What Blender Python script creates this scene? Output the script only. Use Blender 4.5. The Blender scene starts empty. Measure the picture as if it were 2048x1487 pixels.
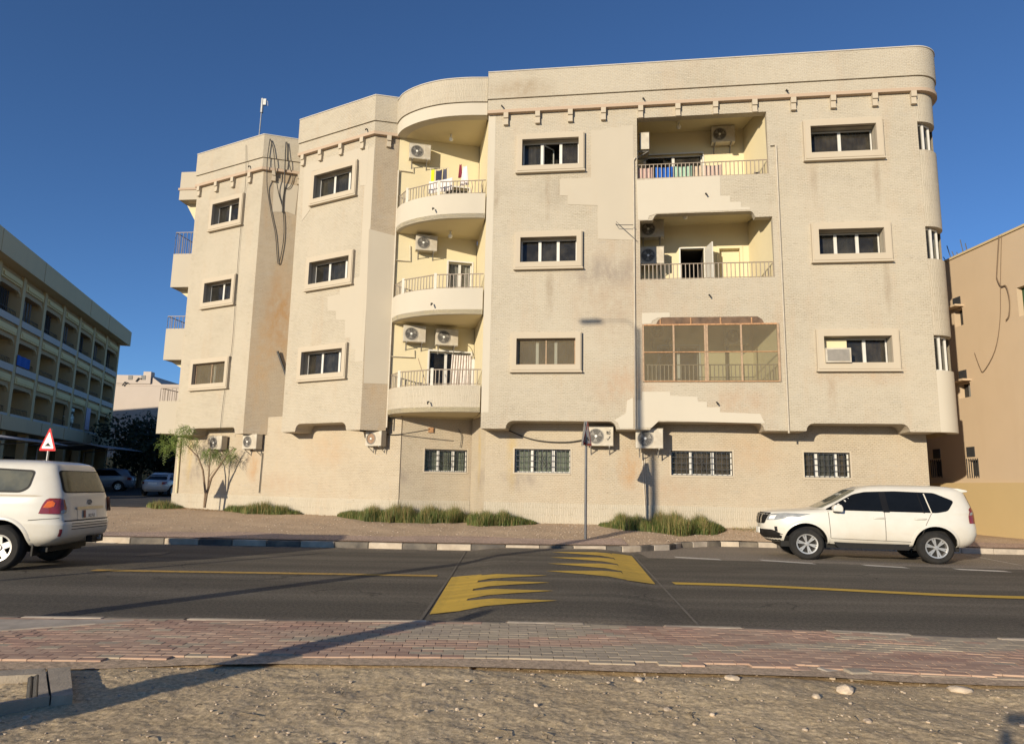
import bpy, bmesh, math, random
from mathutils import Vector, Matrix, noise
from mathutils.geometry import tessellate_polygon, delaunay_2d_cdt

R = math.radians
random.seed(7)
scene = bpy.context.scene
col = scene.collection

# ------------------------------------------------------------------ camera
CAM = Vector((0.0, 0.0, 1.65))
FPX = 1420.0                      # focal length in pixels of the 2048 px wide photograph
PITCH = R(9.16)
ROLL = 0.0193
_r0 = Vector((1, 0, 0)); _u0 = Vector((0, -math.sin(PITCH), math.cos(PITCH)))
FWD = Vector((0, math.cos(PITCH), math.sin(PITCH)))
RGT = math.cos(ROLL) * _r0 + math.sin(ROLL) * _u0
UPV = -math.sin(ROLL) * _r0 + math.cos(ROLL) * _u0
cd = bpy.data.cameras.new('camera')
cam = bpy.data.objects.new('camera', cd); col.objects.link(cam)
m3 = Matrix((RGT, UPV, -FWD)).transposed()
cam.matrix_world = Matrix.Translation(CAM) @ m3.to_4x4()
cd.sensor_width = 36.0; cd.lens = FPX / 2048 * 36.0
cd.clip_start = 0.05; cd.clip_end = 1500
scene.camera = cam

# ------------------------------------------------------------------ light
SUN_EL = R(13.4); SUN_AZ = R(34.0)        # light travels towards (+x, +y), 34 degrees right of +y
TRAVEL = Vector((math.sin(SUN_AZ) * math.cos(SUN_EL), math.cos(SUN_AZ) * math.cos(SUN_EL), -math.sin(SUN_EL)))
world = bpy.data.worlds.new('World'); scene.world = world; world.use_nodes = True
wn = world.node_tree; wn.nodes.clear()
sky = wn.nodes.new('ShaderNodeTexSky'); sky.sky_type = 'NISHITA'; sky.sun_disc = False
sky.sun_elevation = SUN_EL; sky.sun_rotation = R(180 + 34)
sky.air_density = 0.9; sky.dust_density = 0.12; sky.ozone_density = 5.2; sky.altitude = 2000
bg = wn.nodes.new('ShaderNodeBackground'); bg.inputs['Strength'].default_value = 0.084
wo = wn.nodes.new('ShaderNodeOutputWorld')
wn.links.new(sky.outputs[0], bg.inputs[0]); wn.links.new(bg.outputs[0], wo.inputs[0])
sd = bpy.data.lights.new('sun', 'SUN'); sd.energy = 3.6; sd.angle = R(0.55); sd.color = (1.0, 0.875, 0.675)
sun = bpy.data.objects.new('sun', sd); col.objects.link(sun)
sun.rotation_euler = TRAVEL.to_track_quat('-Z', 'Y').to_euler(); sun.location = (-20, -30, 20)
scene.render.engine = 'CYCLES'
scene.view_settings.view_transform = 'Standard'; scene.view_settings.look = 'None'
scene.view_settings.exposure = 0.70; scene.view_settings.gamma = 1.0
scene.view_settings.use_curve_mapping = False
scene.cycles.max_bounces = 8; scene.cycles.transparent_max_bounces = 12

# ------------------------------------------------------------------ measuring helpers
def ray(px, py):
    return FWD + RGT * ((px - 1024) / FPX) + UPV * ((743.5 - py) / FPX)
def on_ground(px, py, z=0.0):
    d = ray(px, py); t = (z - CAM.z) / d.z
    return CAM + d * t

class Frame:
    """A vertical wall plane: origin p (x, y), running along (cos a, -sin a); outward normal faces the street."""
    def __init__(s, p, deg):
        a = R(deg); s.p = Vector((p[0], p[1], 0)); s.d = Vector((math.cos(a), -math.sin(a), 0)); s.n = Vector((-math.sin(a), -math.cos(a), 0))
        s.deg = deg
    def pt(s, u, z, o=0.0):
        return s.p + s.d * u + s.n * o + Vector((0, 0, z))
    def px(s, x, y, o=0.0):
        d = ray(x, y); q = s.p + s.n * o
        t = (q - Vector((CAM.x, CAM.y, 0))).dot(s.n) / d.dot(s.n)
        w = CAM + d * t
        return ((w - s.p).dot(s.d), w.z)
    def off(s, o):
        f = Frame((0, 0), s.deg); f.p = s.p + s.n * o; return f

# ------------------------------------------------------------------ object helpers
def tag(o, label=None, cat=None, group=None, kind=None):
    if label: o['label'] = label
    if cat: o['category'] = cat
    if group: o['group'] = group
    if kind: o['kind'] = kind
    return o
def thing(name, label, cat, loc=(0, 0, 0), rotz=0.0, group=None):
    o = bpy.data.objects.new(name, None); col.objects.link(o)
    o.empty_display_size = 0.2
    o.location = loc; o.rotation_euler = (0, 0, rotz)
    return tag(o, label, cat, group)
def root_of(o):
    while o.parent: o = o.parent
    return o

class MB:
    def __init__(s):
        s.v = []; s.f = []; s.mi = []; s.uv = {}
    def add(s, vs, fs, mi=0, uvs=None):
        b = len(s.v); s.v += [Vector(v) for v in vs]
        for k, f in enumerate(fs):
            if uvs: s.uv[len(s.f)] = [uvs[i] for i in f]
            s.f.append([i + b for i in f]); s.mi.append(mi)
        return s
    def box(s, c, size, rot=None, mi=0):
        hx, hy, hz = size[0] / 2, size[1] / 2, size[2] / 2
        vs = [Vector((x, y, z)) for z in (-hz, hz) for y in (-hy, hy) for x in (-hx, hx)]
        if rot is not None: vs = [rot @ v for v in vs]
        c = Vector(c)
        return s.add([v + c for v in vs], [(0, 2, 3, 1), (4, 5, 7, 6), (0, 1, 5, 4), (2, 6, 7, 3), (0, 4, 6, 2), (1, 3, 7, 5)], mi)
    def slab(s, fr, u0, u1, z0, z1, o0, o1, mi=0):
        """box in a wall frame, o0 < o1 being outward offsets"""
        p = [fr.pt(u, z, o) for o in (o0, o1) for z in (z0, z1) for u in (u0, u1)]
        return s.add(p, [(0, 2, 3, 1), (4, 5, 7, 6), (0, 1, 5, 4), (2, 6, 7, 3), (0, 4, 6, 2), (1, 3, 7, 5)], mi,
                     uvs=[(u, z) for o in (o0, o1) for z in (z0, z1) for u in (u0, u1)])
    def tube(s, pts, r, n=8, mi=0, caps=True):
        pts = [Vector(p) for p in pts]; rs = r if isinstance(r, (list, tuple)) else [r] * len(pts)
        rings = []; prev = None
        for i, p in enumerate(pts):
            if i == 0: t = pts[1] - p
            elif i == len(pts) - 1: t = p - pts[i - 1]
            else: t = (pts[i + 1] - pts[i - 1])
            t.normalize()
            a = prev if prev is not None else (Vector((0, 0, 1)) if abs(t.z) < .9 else Vector((1, 0, 0)))
            x = a - t * a.dot(t)
            if x.length < 1e-4: x = Vector((0, 1, 0)) - t * t.y
            x.normalize(); y = t.cross(x); prev = x
            rings.append([p + (x * math.cos(k * 2 * math.pi / n) + y * math.sin(k * 2 * math.pi / n)) * rs[i] for k in range(n)])
        vs = [q for rg in rings for q in rg]; fs = []
        for i in range(len(rings) - 1):
            for k in range(n):
                a = i * n + k; b = i * n + (k + 1) % n
                fs.append((a, b, b + n, a + n))
        if caps:
            fs.append(tuple(range(n - 1, -1, -1))); fs.append(tuple(range(len(vs) - n, len(vs))))
        return s.add(vs, fs, mi)
    def lathe(s, prof, c=(0, 0, 0), axis='z', n=24, mi=0, rot=None):
        vs = []; fs = []
        for (r, h) in prof:
            for k in range(n):
                a = 2 * math.pi * k / n; x, y = r * math.cos(a), r * math.sin(a)
                v = Vector((x, y, h)) if axis == 'z' else (Vector((x, h, y)) if axis == 'y' else Vector((h, x, y)))
                if rot is not None: v = rot @ v
                vs.append(v + Vector(c))
        for i in range(len(prof) - 1):
            for k in range(n):
                a = i * n + k; b = i * n + (k + 1) % n
                fs.append((a, b, b + n, a + n))
        return s.add(vs, fs, mi)
    def poly(s, vs, mi=0, uvs=None):
        return s.add(vs, [tuple(range(len(vs)))], mi, uvs)
    def prism(s, base, vec, mi=0):
        n = len(base); vec = Vector(vec); b = [Vector(p) for p in base]
        return s.add(b + [p + vec for p in b], [tuple(range(n - 1, -1, -1)), tuple(range(n, 2 * n))] + [(i, (i + 1) % n, n + (i + 1) % n, n + i) for i in range(n)], mi)
    def build(s, name, mats, parent=None, smooth=0, world=False, label=None):
        """world=True: vertices are world coordinates and are made relative to the (unrotated) thing"""
        me = bpy.data.meshes.new(name)
        off = Vector((0, 0, 0))
        if parent is not None and world: off = Vector(root_of(parent).location)
        me.from_pydata([tuple(v - off) for v in s.v], [], s.f)
        if not isinstance(mats, (list, tuple)): mats = [mats]
        for m in mats: me.materials.append(m)
        me.polygons.foreach_set('material_index', s.mi)
        if s.uv:
            lay = me.uv_layers.new(name='UVMap')
            for p in me.polygons:
                u = s.uv.get(p.index)
                if u:
                    for k, li in enumerate(p.loop_indices): lay.data[li].uv = u[k]
        me.update()
        if smooth:
            me.polygons.foreach_set('use_smooth', [True] * len(me.polygons))
            me.set_sharp_from_angle(angle=R(smooth))
        o = bpy.data.objects.new(name, me); col.objects.link(o)
        if parent is not None: o.parent = parent
        if label: o['label'] = label
        return o

def fixnormals(o):
    bm = bmesh.new(); bm.from_mesh(o.data); bmesh.ops.recalc_face_normals(bm, faces=bm.faces); bm.to_mesh(o.data); bm.free()
    return o
def dup(root, loc=None, rotz=None, label=None):
    """a copy of a thing with copies of its parts and sub-parts (mesh data shared)"""
    r = root.copy(); col.objects.link(r)
    if loc is not None: r.location = loc
    if rotz is not None: r.rotation_euler = (0, 0, rotz)
    if label: r['label'] = label
    for ch in list(root.children):
        c = ch.copy(); col.objects.link(c); c.parent = r
        for g in list(ch.children):
            d = g.copy(); col.objects.link(d); d.parent = c
    return r
def text_verts(body, size):
    """outline text as flat triangles (x right, y up), centred"""
    cu = bpy.data.curves.new('lettering', 'FONT'); cu.body = body; cu.size = size; cu.align_x = 'CENTER'; cu.align_y = 'CENTER'; cu.resolution_u = 2
    ob = bpy.data.objects.new('lettering', cu); col.objects.link(ob)
    dg = bpy.context.evaluated_depsgraph_get(); me = bpy.data.meshes.new_from_object(ob.evaluated_get(dg))
    vs = [v.co.copy() for v in me.vertices]; fs = [tuple(p.vertices) for p in me.polygons]
    bpy.data.objects.remove(ob); bpy.data.curves.remove(cu); bpy.data.meshes.remove(me)
    return vs, fs

# ------------------------------------------------------------------ materials
def new_mat(name):
    m = bpy.data.materials.new(name); m.use_nodes = True
    n = m.node_tree.nodes; b = n['Principled BSDF']
    return m, m.node_tree, b
def mix(nt, fac, a, b, mode='MIX'):
    x = nt.nodes.new('ShaderNodeMix'); x.data_type = 'RGBA'; x.blend_type = mode
    for s, v in ((x.inputs[0], fac), (x.inputs[6], a), (x.inputs[7], b)):
        if hasattr(v, 'is_output'): nt.links.new(v, s)
        elif isinstance(v, (int, float)): s.default_value = v
        else: s.default_value = (*v, 1) if len(v) == 3 else v
    return x.outputs[2]
def nz(nt, vec, scale, detail=4, rough=.6, dist=0.0):
    t = nt.nodes.new('ShaderNodeTexNoise'); t.inputs['Scale'].default_value = scale; t.inputs['Detail'].default_value = detail
    t.inputs['Roughness'].default_value = rough; t.inputs['Distortion'].default_value = dist
    if vec is not None: nt.links.new(vec, t.inputs['Vector'])
    return t.outputs[0]
def ramp(nt, fac, a, b, c0=(0, 0, 0), c1=(1, 1, 1)):
    r = nt.nodes.new('ShaderNodeValToRGB'); r.color_ramp.elements[0].position = a; r.color_ramp.elements[1].position = b
    r.color_ramp.elements[0].color = (*c0, 1); r.color_ramp.elements[1].color = (*c1, 1)
    nt.links.new(fac, r.inputs[0]); return r.outputs[0]
def coords(nt, kind='Object', scale=None):
    t = nt.nodes.new('ShaderNodeTexCoord'); o = t.outputs[kind]
    if scale:
        mp = nt.nodes.new('ShaderNodeMapping'); mp.inputs['Scale'].default_value = scale; nt.links.new(o, mp.inputs[0]); o = mp.outputs[0]
    return o
def bump(nt, b, h, strength=.4, dist=.02):
    bp = nt.nodes.new('ShaderNodeBump'); bp.inputs['Strength'].default_value = strength; bp.inputs['Distance'].default_value = dist
    nt.links.new(h, bp.inputs['Height']); nt.links.new(bp.outputs[0], b.inputs['Normal'])
def simple(name, colr, rough=.6, metal=0.0, var=.12, vscale=6.0, spec=.5, coat=0.0, bumpv=0.0, dust=None):
    m, nt, b = new_mat(name)
    oc = coords(nt); n = nz(nt, oc, vscale)
    dark = tuple(c * (1 - var) for c in colr); lite = tuple(min(1, c * (1 + var)) for c in colr)
    c = mix(nt, ramp(nt, n, .3, .7), dark, lite)
    if dust:
        c = mix(nt, ramp(nt, nz(nt, oc, vscale * .4, 6), .42, .75), c, dust)
    nt.links.new(c, b.inputs['Base Color'])
    b.inputs['Roughness'].default_value = rough; b.inputs['Metallic'].default_value = metal
    b.inputs['Specular IOR Level'].default_value = spec
    if coat: b.inputs['Coat Weight'].default_value = coat; b.inputs['Coat Roughness'].default_value = .08
    if bumpv: bump(nt, b, nz(nt, oc, vscale * 8, 3), bumpv, .01)
    return m

def mosaic(name, base=(.455, .403, .314), bw=.125, bh=.058, stain=(.44, .31, .20), amount=.55, grey=.35, vertical=False, bstr=.5, spots=()):
    """small split-face wall tiles in running bond, with weathering"""
    m, nt, b = new_mat(name)
    uv = coords(nt, 'UV'); oc = coords(nt)
    nw = nt.nodes.new('ShaderNodeTexNoise'); nw.inputs['Scale'].default_value = 4.5; nw.inputs['Detail'].default_value = 2
    nt.links.new(uv, nw.inputs['Vector'])
    wob = nt.nodes.new('ShaderNodeVectorMath'); wob.operation = 'MULTIPLY_ADD'
    nt.links.new(nw.outputs[1], wob.inputs[0]); wob.inputs[1].default_value = (.10, .075, 0); nt.links.new(uv, wob.inputs[2])
    vec = wob.outputs[0]
    if vertical:
        mp = nt.nodes.new('ShaderNodeMapping'); mp.inputs['Rotation'].default_value = (0, 0, R(90)); nt.links.new(vec, mp.inputs[0]); vec = mp.outputs[0]
    br = nt.nodes.new('ShaderNodeTexBrick'); nt.links.new(vec, br.inputs['Vector'])
    br.inputs['Scale'].default_value = 1.0; br.inputs['Brick Width'].default_value = bw; br.inputs['Row Height'].default_value = bh
    br.inputs['Mortar Size'].default_value = .0075; br.inputs['Mortar Smooth'].default_value = .4
    l = tuple(min(1, c * 1.07) for c in base); d = tuple(c * .92 for c in base)
    br.inputs['Color1'].default_value = (*l, 1); br.inputs['Color2'].default_value = (*d, 1)
    br.inputs['Mortar'].default_value = (base[0] * .6, base[1] * .56, base[2] * .5, 1)
    c = mix(nt, ramp(nt, nz(nt, coords(nt, 'UV', (1, 1.5, 1)), 1.4, 5, .7), .36, .62, (.75, .75, .75), (.1, .1, .1)), br.outputs['Color'], base)
    # broad rain and dust staining, streaked downwards
    st = coords(nt, 'UV', (1.3, .22, 1)); n1 = nz(nt, st, 1.0, 6, .65)
    c = mix(nt, ramp(nt, n1, .52, .80, (0, 0, 0), (amount, amount, amount)), c, stain)
    n2 = nz(nt, coords(nt, 'UV', (.55, 1.6, 1)), 1.3, 7, .7)
    c = mix(nt, ramp(nt, n2, .55, .74, (0, 0, 0), (grey, grey, grey)), c, (.36, .335, .295))
    n3 = nz(nt, oc, .35, 3)
    c = mix(nt, ramp(nt, n3, .35, .65, (0, 0, 0), (.5, .5, .5)), c, tuple(min(1, x * 1.1) for x in base))
    # short dark chips along joints
    n4 = nz(nt, coords(nt, 'UV', (3, 16, 1)), 1.6, 5, .75)
    c = mix(nt, ramp(nt, n4, .59, .66, (0, 0, 0), (.7, .7, .7)), c, (.22, .18, .13))
    n5 = nz(nt, coords(nt, 'UV', (1.6, 6.5, 1)), 1.0, 6, .7)
    c = mix(nt, ramp(nt, n5, .60, .70, (0, 0, 0), (.5, .5, .5)), c, (.37, .35, .31))
    n6 = nz(nt, coords(nt, 'UV', (9, 9, 1)), 1.7, 6, .8)
    c = mix(nt, ramp(nt, n6, .30, .42, (.55, .55, .55), (0, 0, 0)), c, tuple(x * .62 for x in base))
    for (su, sz, ru, rz, scol, sst) in spots:       # stains that belong to one place of the wall
        mp = nt.nodes.new('ShaderNodeMapping'); mp.inputs['Location'].default_value = (-su / ru, -sz / rz, 0); mp.inputs['Scale'].default_value = (1 / ru, 1 / rz, 0); nt.links.new(uv, mp.inputs[0])
        gr = nt.nodes.new('ShaderNodeTexGradient'); gr.gradient_type = 'SPHERICAL'; nt.links.new(mp.outputs[0], gr.inputs[0])
        mm = nt.nodes.new('ShaderNodeMath'); mm.operation = 'MULTIPLY'; nt.links.new(ramp(nt, gr.outputs[1], 0, .7, (0, 0, 0), (sst, sst, sst)), mm.inputs[0]); nt.links.new(ramp(nt, nz(nt, coords(nt, 'UV', (1.8, .9, 1)), 1.6, 7, .72), .32, .62), mm.inputs[1])
        c = mix(nt, mm.outputs[0], c, scol)
    nt.links.new(c, b.inputs['Base Color']); b.inputs['Roughness'].default_value = .85
    b.inputs['Specular IOR Level'].default_value = .25
    h = nt.nodes.new('ShaderNodeMath'); h.operation = 'MULTIPLY_ADD'
    nt.links.new(nz(nt, uv, 22, 3), h.inputs[0]); h.inputs[1].default_value = .9
    inv = nt.nodes.new('ShaderNodeMath'); inv.operation = 'SUBTRACT'; inv.inputs[0].default_value = 1; nt.links.new(br.outputs['Fac'], inv.inputs[1])
    nt.links.new(inv.outputs[0], h.inputs[2])
    bump(nt, b, h.outputs[0], bstr, .02)
    return m
def plaster(name, base, rough=.9, var=.05, stain=.25, stcol=(.45, .36, .25)):
    m, nt, b = new_mat(name); oc = coords(nt)
    c = mix(nt, nz(nt, oc, .8, 5), tuple(x * (1 - var) for x in base), tuple(min(1, x * (1 + var)) for x in base))
    st = coords(nt, 'Object', (1.2, 1.2, .25))
    c = mix(nt, ramp(nt, nz(nt, st, 1.1, 6, .65), .5, .8, (0, 0, 0), (stain, stain, stain)), c, stcol)
    nt.links.new(c, b.inputs['Base Color']); b.inputs['Roughness'].default_value = rough; b.inputs['Specular IOR Level'].default_value = .2
    bump(nt, b, nz(nt, oc, 30, 4), .12, .01)
    return m
def glassy(name, tint=(.035, .033, .03), alpha=.45, rough=.04, spec=.5):
    """window pane: partly see-through, with a mirror-like surface"""
    m, nt, b = new_mat(name)
    oc = coords(nt)
    n = nz(nt, oc, 2.5, 5)
    b.inputs['Base Color'].default_value = (*tint, 1); b.inputs['Roughness'].default_value = rough
    c = mix(nt, ramp(nt, n, .45, .8, (0, 0, 0), (.5, .5, .5)), tint, (.16, .14, .11)); nt.links.new(c, b.inputs['Base Color'])
    b.inputs['Specular IOR Level'].default_value = spec
    tr = nt.nodes.new('ShaderNodeBsdfTransparent'); tr.inputs[0].default_value = (.93, .95, .93, 1)
    mx = nt.nodes.new('ShaderNodeMixShader'); mx.inputs[0].default_value = alpha
    nt.links.new(tr.outputs[0], mx.inputs[1]); nt.links.new(b.outputs[0], mx.inputs[2])
    nt.links.new(mx.outputs[0], nt.nodes['Material Output'].inputs['Surface'])
    return m

M = {}
M['tile'] = mosaic('wall_mosaic')
M['tile_right'] = mosaic('wall_mosaic_streaked', base=(.455, .405, .318), bw=.15, bh=.055, amount=.5, grey=.35, spots=[(4.8, 8.6, 2.4, 2.6, (.37, .28, .20), .6), (4.2, 9.0, 1.6, .7, (.25, .22, .19), .7), (4.9, 5.1, 1.6, 1.0, (.42, .28, .18), .6), (1.2, 15.9, 1.5, .5, (.32, .25, .17), .8), (2.6, 12.0, 1.2, .8, (.30, .26, .2), .5), (8.6, 4.5, 1.4, .7, (.42, .29, .19), .6), (12.2, 5.4, 2.0, .5, (.42, .29, .19), .5), (.35, 12.0, .16, 1.1, (.31, .25, .18), .75), (2.2, 11.9, .14, 1.2, (.31, .25, .18), .7), (.2, 8.5, .14, 1.1, (.31, .25, .18), .7), (2.3, 8.3, .2, 1.2, (.31, .25, .18), .7), (11.2, 12.1, .16, 1.1, (.31, .25, .18), .6), (13.2, 12.0, .14, 1.2, (.31, .25, .18), .7), (13.3, 8.4, .16, 1.3, (.31, .25, .18), .7), (11.4, 4.9, .2, 1.0, (.34, .25, .17), .7)])
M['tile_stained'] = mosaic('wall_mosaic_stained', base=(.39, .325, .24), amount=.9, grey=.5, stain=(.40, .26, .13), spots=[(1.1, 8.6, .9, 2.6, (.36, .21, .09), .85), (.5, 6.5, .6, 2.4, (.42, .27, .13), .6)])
M['tile_low'] = mosaic('wall_mosaic_ground_floor', base=(.445, .38, .285), amount=.55, grey=.3, spots=[(1.3, 1.9, .9, .5, (.24, .20, .17), .6), (.95, 2.6, .25, 1.3, (.46, .33, .12), .7), (5.0, 2.3, .5, .8, (.42, .25, .12), .8), (9.0, 2.9, 1.5, .8, (.44, .30, .18), .5), (6.5, 1.6, 2.0, .6, (.42, .30, .2), .5)])
M['tile_vert'] = mosaic('wall_mosaic_upright', bw=.5, bh=.06, vertical=True, amount=.4)
M['patch'] = plaster('repair_plaster', (.455, .403, .318), stain=.14)
M['patch_pale'] = plaster('pale_render', (.51, .462, .375), stain=.1)
M['trim'] = plaster('trim_plaster', (.47, .405, .31), stain=.3)
M['trim_pink'] = plaster('cornice_plaster', (.44, .335, .245), stain=.4)
M['cream'] = plaster('cream_paint', (.64, .555, .36), stain=.15, stcol=(.5, .4, .22))
M['coping'] = plaster('coping_white', (.50, .47, .42), stain=.2)
M['white_alu'] = simple('white_aluminium', (.60, .58, .53), .4, 0, .05)
M['rail'] = simple('rail_paint', (.27, .215, .16), .5, 0, .15)
M['rail_post'] = simple('rail_post_paint', (.60, .56, .47), .5, 0, .08)
M['glass'] = glassy('window_glass')
M['glass_clear'] = glassy('window_glass_clear', alpha=.2)
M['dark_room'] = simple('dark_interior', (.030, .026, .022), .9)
M['curtain_brown'] = simple('curtain_brown', (.14, .095, .06), .95, var=.3, vscale=9)
M['curtain_grey'] = simple('curtain_grey', (.13, .12, .11), .95, var=.3, vscale=9)
M['curtain_pale'] = simple('curtain_pale', (.60, .54, .50), .95, var=.15, vscale=9)
M['curtain_teal'] = simple('curtain_teal', (.36, .37, .29), .95, var=.2, vscale=9)
M['ac_white'] = simple('ac_casing', (.50, .455, .37), .5, 0, .08, dust=(.37, .31, .225))
M['ac_dark'] = simple('ac_fan_dark', (.05, .047, .042), .6)
M['ac_grey'] = simple('ac_grille', (.26, .24, .21), .5)
M['pole_grey'] = simple('pole_grey_paint', (.13, .13, .135), .5, .2, .15)
M['wire_brown'] = simple('weathered_wire', (.16, .11, .07), .8)
M['black_cable'] = simple('black_cable', (.022, .02, .018), .6)
M['grey_pipe'] = simple('pipe_plaster_coloured', (.52, .46, .365), .6)
M['rust'] = simple('rusty_steel', (.40, .22, .11), .85, 0, .35, 18)
M['steel'] = simple('galvanised_steel', (.34, .34, .33), .45, .5, .15)
M['dark_steel'] = simple('dark_steel', (.05, .05, .052), .5, .3, .2)
M['red_paint'] = simple('sign_red', (.60, .03, .03), .4, 0, .08)
M['sign_white'] = simple('sign_white', (.80, .78, .72), .4, 0, .04)
M['black'] = simple('black_print', (.015, .015, .015), .5)
M['bulb'] = simple('bulb_glass', (.85, .83, .76), .15, 0, .02)
# ================================================================== main building
BL = (0.0, 25.0, 0.0)
B = thing('apartment_building', 'cream four storey apartment block with stepped left wing, curved balconies and tiled facade', 'building', BL)

ZS, ZC, ZG, ZP = 3.58, 15.03, 15.54, 16.60      # soffit, cornice, groove line, parapet top
E0 = Vector((-14.75, 31.22)); E1 = Vector((-10.98, 29.16)); E2 = Vector((-9.35, 29.66))
F2L = Vector((-8.98, 27.83)); E3 = Vector((-5.48, 25.81)); E4 = Vector((-4.58, 26.01)); E5 = Vector((-1.03, 24.14))
def frame2(a, b):
    d = b - a; return Frame(a, -math.degrees(math.atan2(d.y, d.x))), d.length
F1, L1 = frame2(E0, E1); B1, LB1 = frame2(E1, E2); F2, L2 = frame2(F2L, E3); B2, LB2 = frame2(E3, E4)
FR = Frame(E5, 8.0); LR = 14.58
E6 = Vector(FR.pt(LR, 0).xy)
BK = Frame(E3, B2.deg)                              # the bay's back wall runs on in the plane of the splayed wall
GI = Vector((-1.45, 26.62))                         # inner corner of the bay
FG = FR.off(-1.0)                                   # ground floor wall on the right, set back under the overhang
G2 = Vector((-4.02, 26.10)); G0 = Vector((-15.05, 32.18))
FGL, LGL = frame2(G0, G2)
ZBASE = 0.15

def panel(name, fr, outer, holes, mat, bottom=1.0, other=.3, hole_depth=.3, parent=B, smooth=0):
    """flat wall with openings; its edges run back into the wall"""
    mb = MB(); loops = [outer] + holes
    flat = [p for l in loops for p in l]
    tris = tessellate_polygon([[Vector((p[0], p[1], 0)) for p in l] for l in loops])
    vs = [fr.pt(u, z) for u, z in flat]; fs = []
    for t in tris:
        a, b, c = (vs[i] for i in t)
        nn = (b - a).cross(c - a)
        if nn.length < 1e-9: continue
        fs.append(t if nn.dot(fr.n) > 0 else (t[0], t[2], t[1]))
    mb.add(vs, fs, 0, uvs=flat)
    for li, l in enumerate(loops):
        zmin = min(p[1] for p in l)
        for i in range(len(l)):
            a, b = l[i], l[(i + 1) % len(l)]
            if li == 0:
                dep = bottom if (min(a[1], b[1]) < zmin + .6 and abs(a[0] - b[0]) > 1e-4 or (a[1] < zmin + .4 and b[1] < zmin + .4)) else other
            else: dep = hole_depth
            q = [fr.pt(*a), fr.pt(*b), fr.pt(*b, -dep), fr.pt(*a, -dep)]
            L = math.hypot(a[0] - b[0], a[1] - b[1])
            mb.add(q, [(0, 1, 2, 3)], 0, uvs=[(a[0], a[1]), (a[0] + L, a[1]), (a[0] + L, a[1] + dep), (a[0], a[1] + dep)])
    o = mb.build(name, mat, parent, world=True)
    bm = bmesh.new(); bm.from_mesh(o.data); bmesh.ops.remove_doubles(bm, verts=bm.verts, dist=.0005); bmesh.ops.recalc_face_normals(bm, faces=bm.faces)
    bm.to_mesh(o.data); bm.free()
    return o
def rect(u0, u1, z0, z1): return [(u0, z0), (u1, z0), (u1, z1), (u0, z1)]
def notch(u0, u1, zl, zh, r=.24):
    """bottom edge running right with a raised round-cornered slot"""
    out = [(u0, zl)]
    for k in range(0, 5):
        a = math.pi - k * math.pi / 8
        out.append((u0 + r + r * math.cos(a) + .02, zh - r + r * math.sin(a)))
    for k in range(0, 5):
        a = math.pi / 2 - k * math.pi / 8
        out.append((u1 - r + r * math.cos(a) - .02, zh - r + r * math.sin(a)))
    out.append((u1, zl))
    return out

# ---- windows with a raised plaster surround
def window(fr, u0, u1, z0, z1, lites, trim=.2, depth=.3, open_leaf=None, screen=False, trim_mat='trim', label=None):
    """lites: list of (width share, curtain material or None); returns the opening"""
    a0, a1, c0, c1 = u0 + trim, u1 - trim, z0 + trim + .02, z1 - trim - .01
    mb = MB()
    def ring(i0, i1, j0, j1, k0, k1, l0, l1, o0, o1):
        mb.slab(fr, i0, k0, j0, j1, o0, o1); mb.slab(fr, k1, i1, j0, j1, o0, o1)
        mb.slab(fr, k0, k1, l1, j1, o0, o1); mb.slab(fr, k0, k1, j0, l0, o0, o1)
    ring(u0, u1, z0, z1, a0, a1, c0, c1, -.05, .13)
    ring(u0 + .035, u1 - .035, z0 + .035, z1 - .035, a0 + .001, a1 - .001, c0 + .001, c1 - .001, .13, .15)
    mb.slab(fr, u0 - .03, u1 + .03, z0 - .045, z0 - .002, -.05, .16)
    w = mb.build('window', M[trim_mat], B, world=True, label=label)
    fill_window(fr, w, a0, a1, c0, c1, lites, depth - .08, open_leaf, screen)
    return rect(a0, a1, c0, c1)
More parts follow.
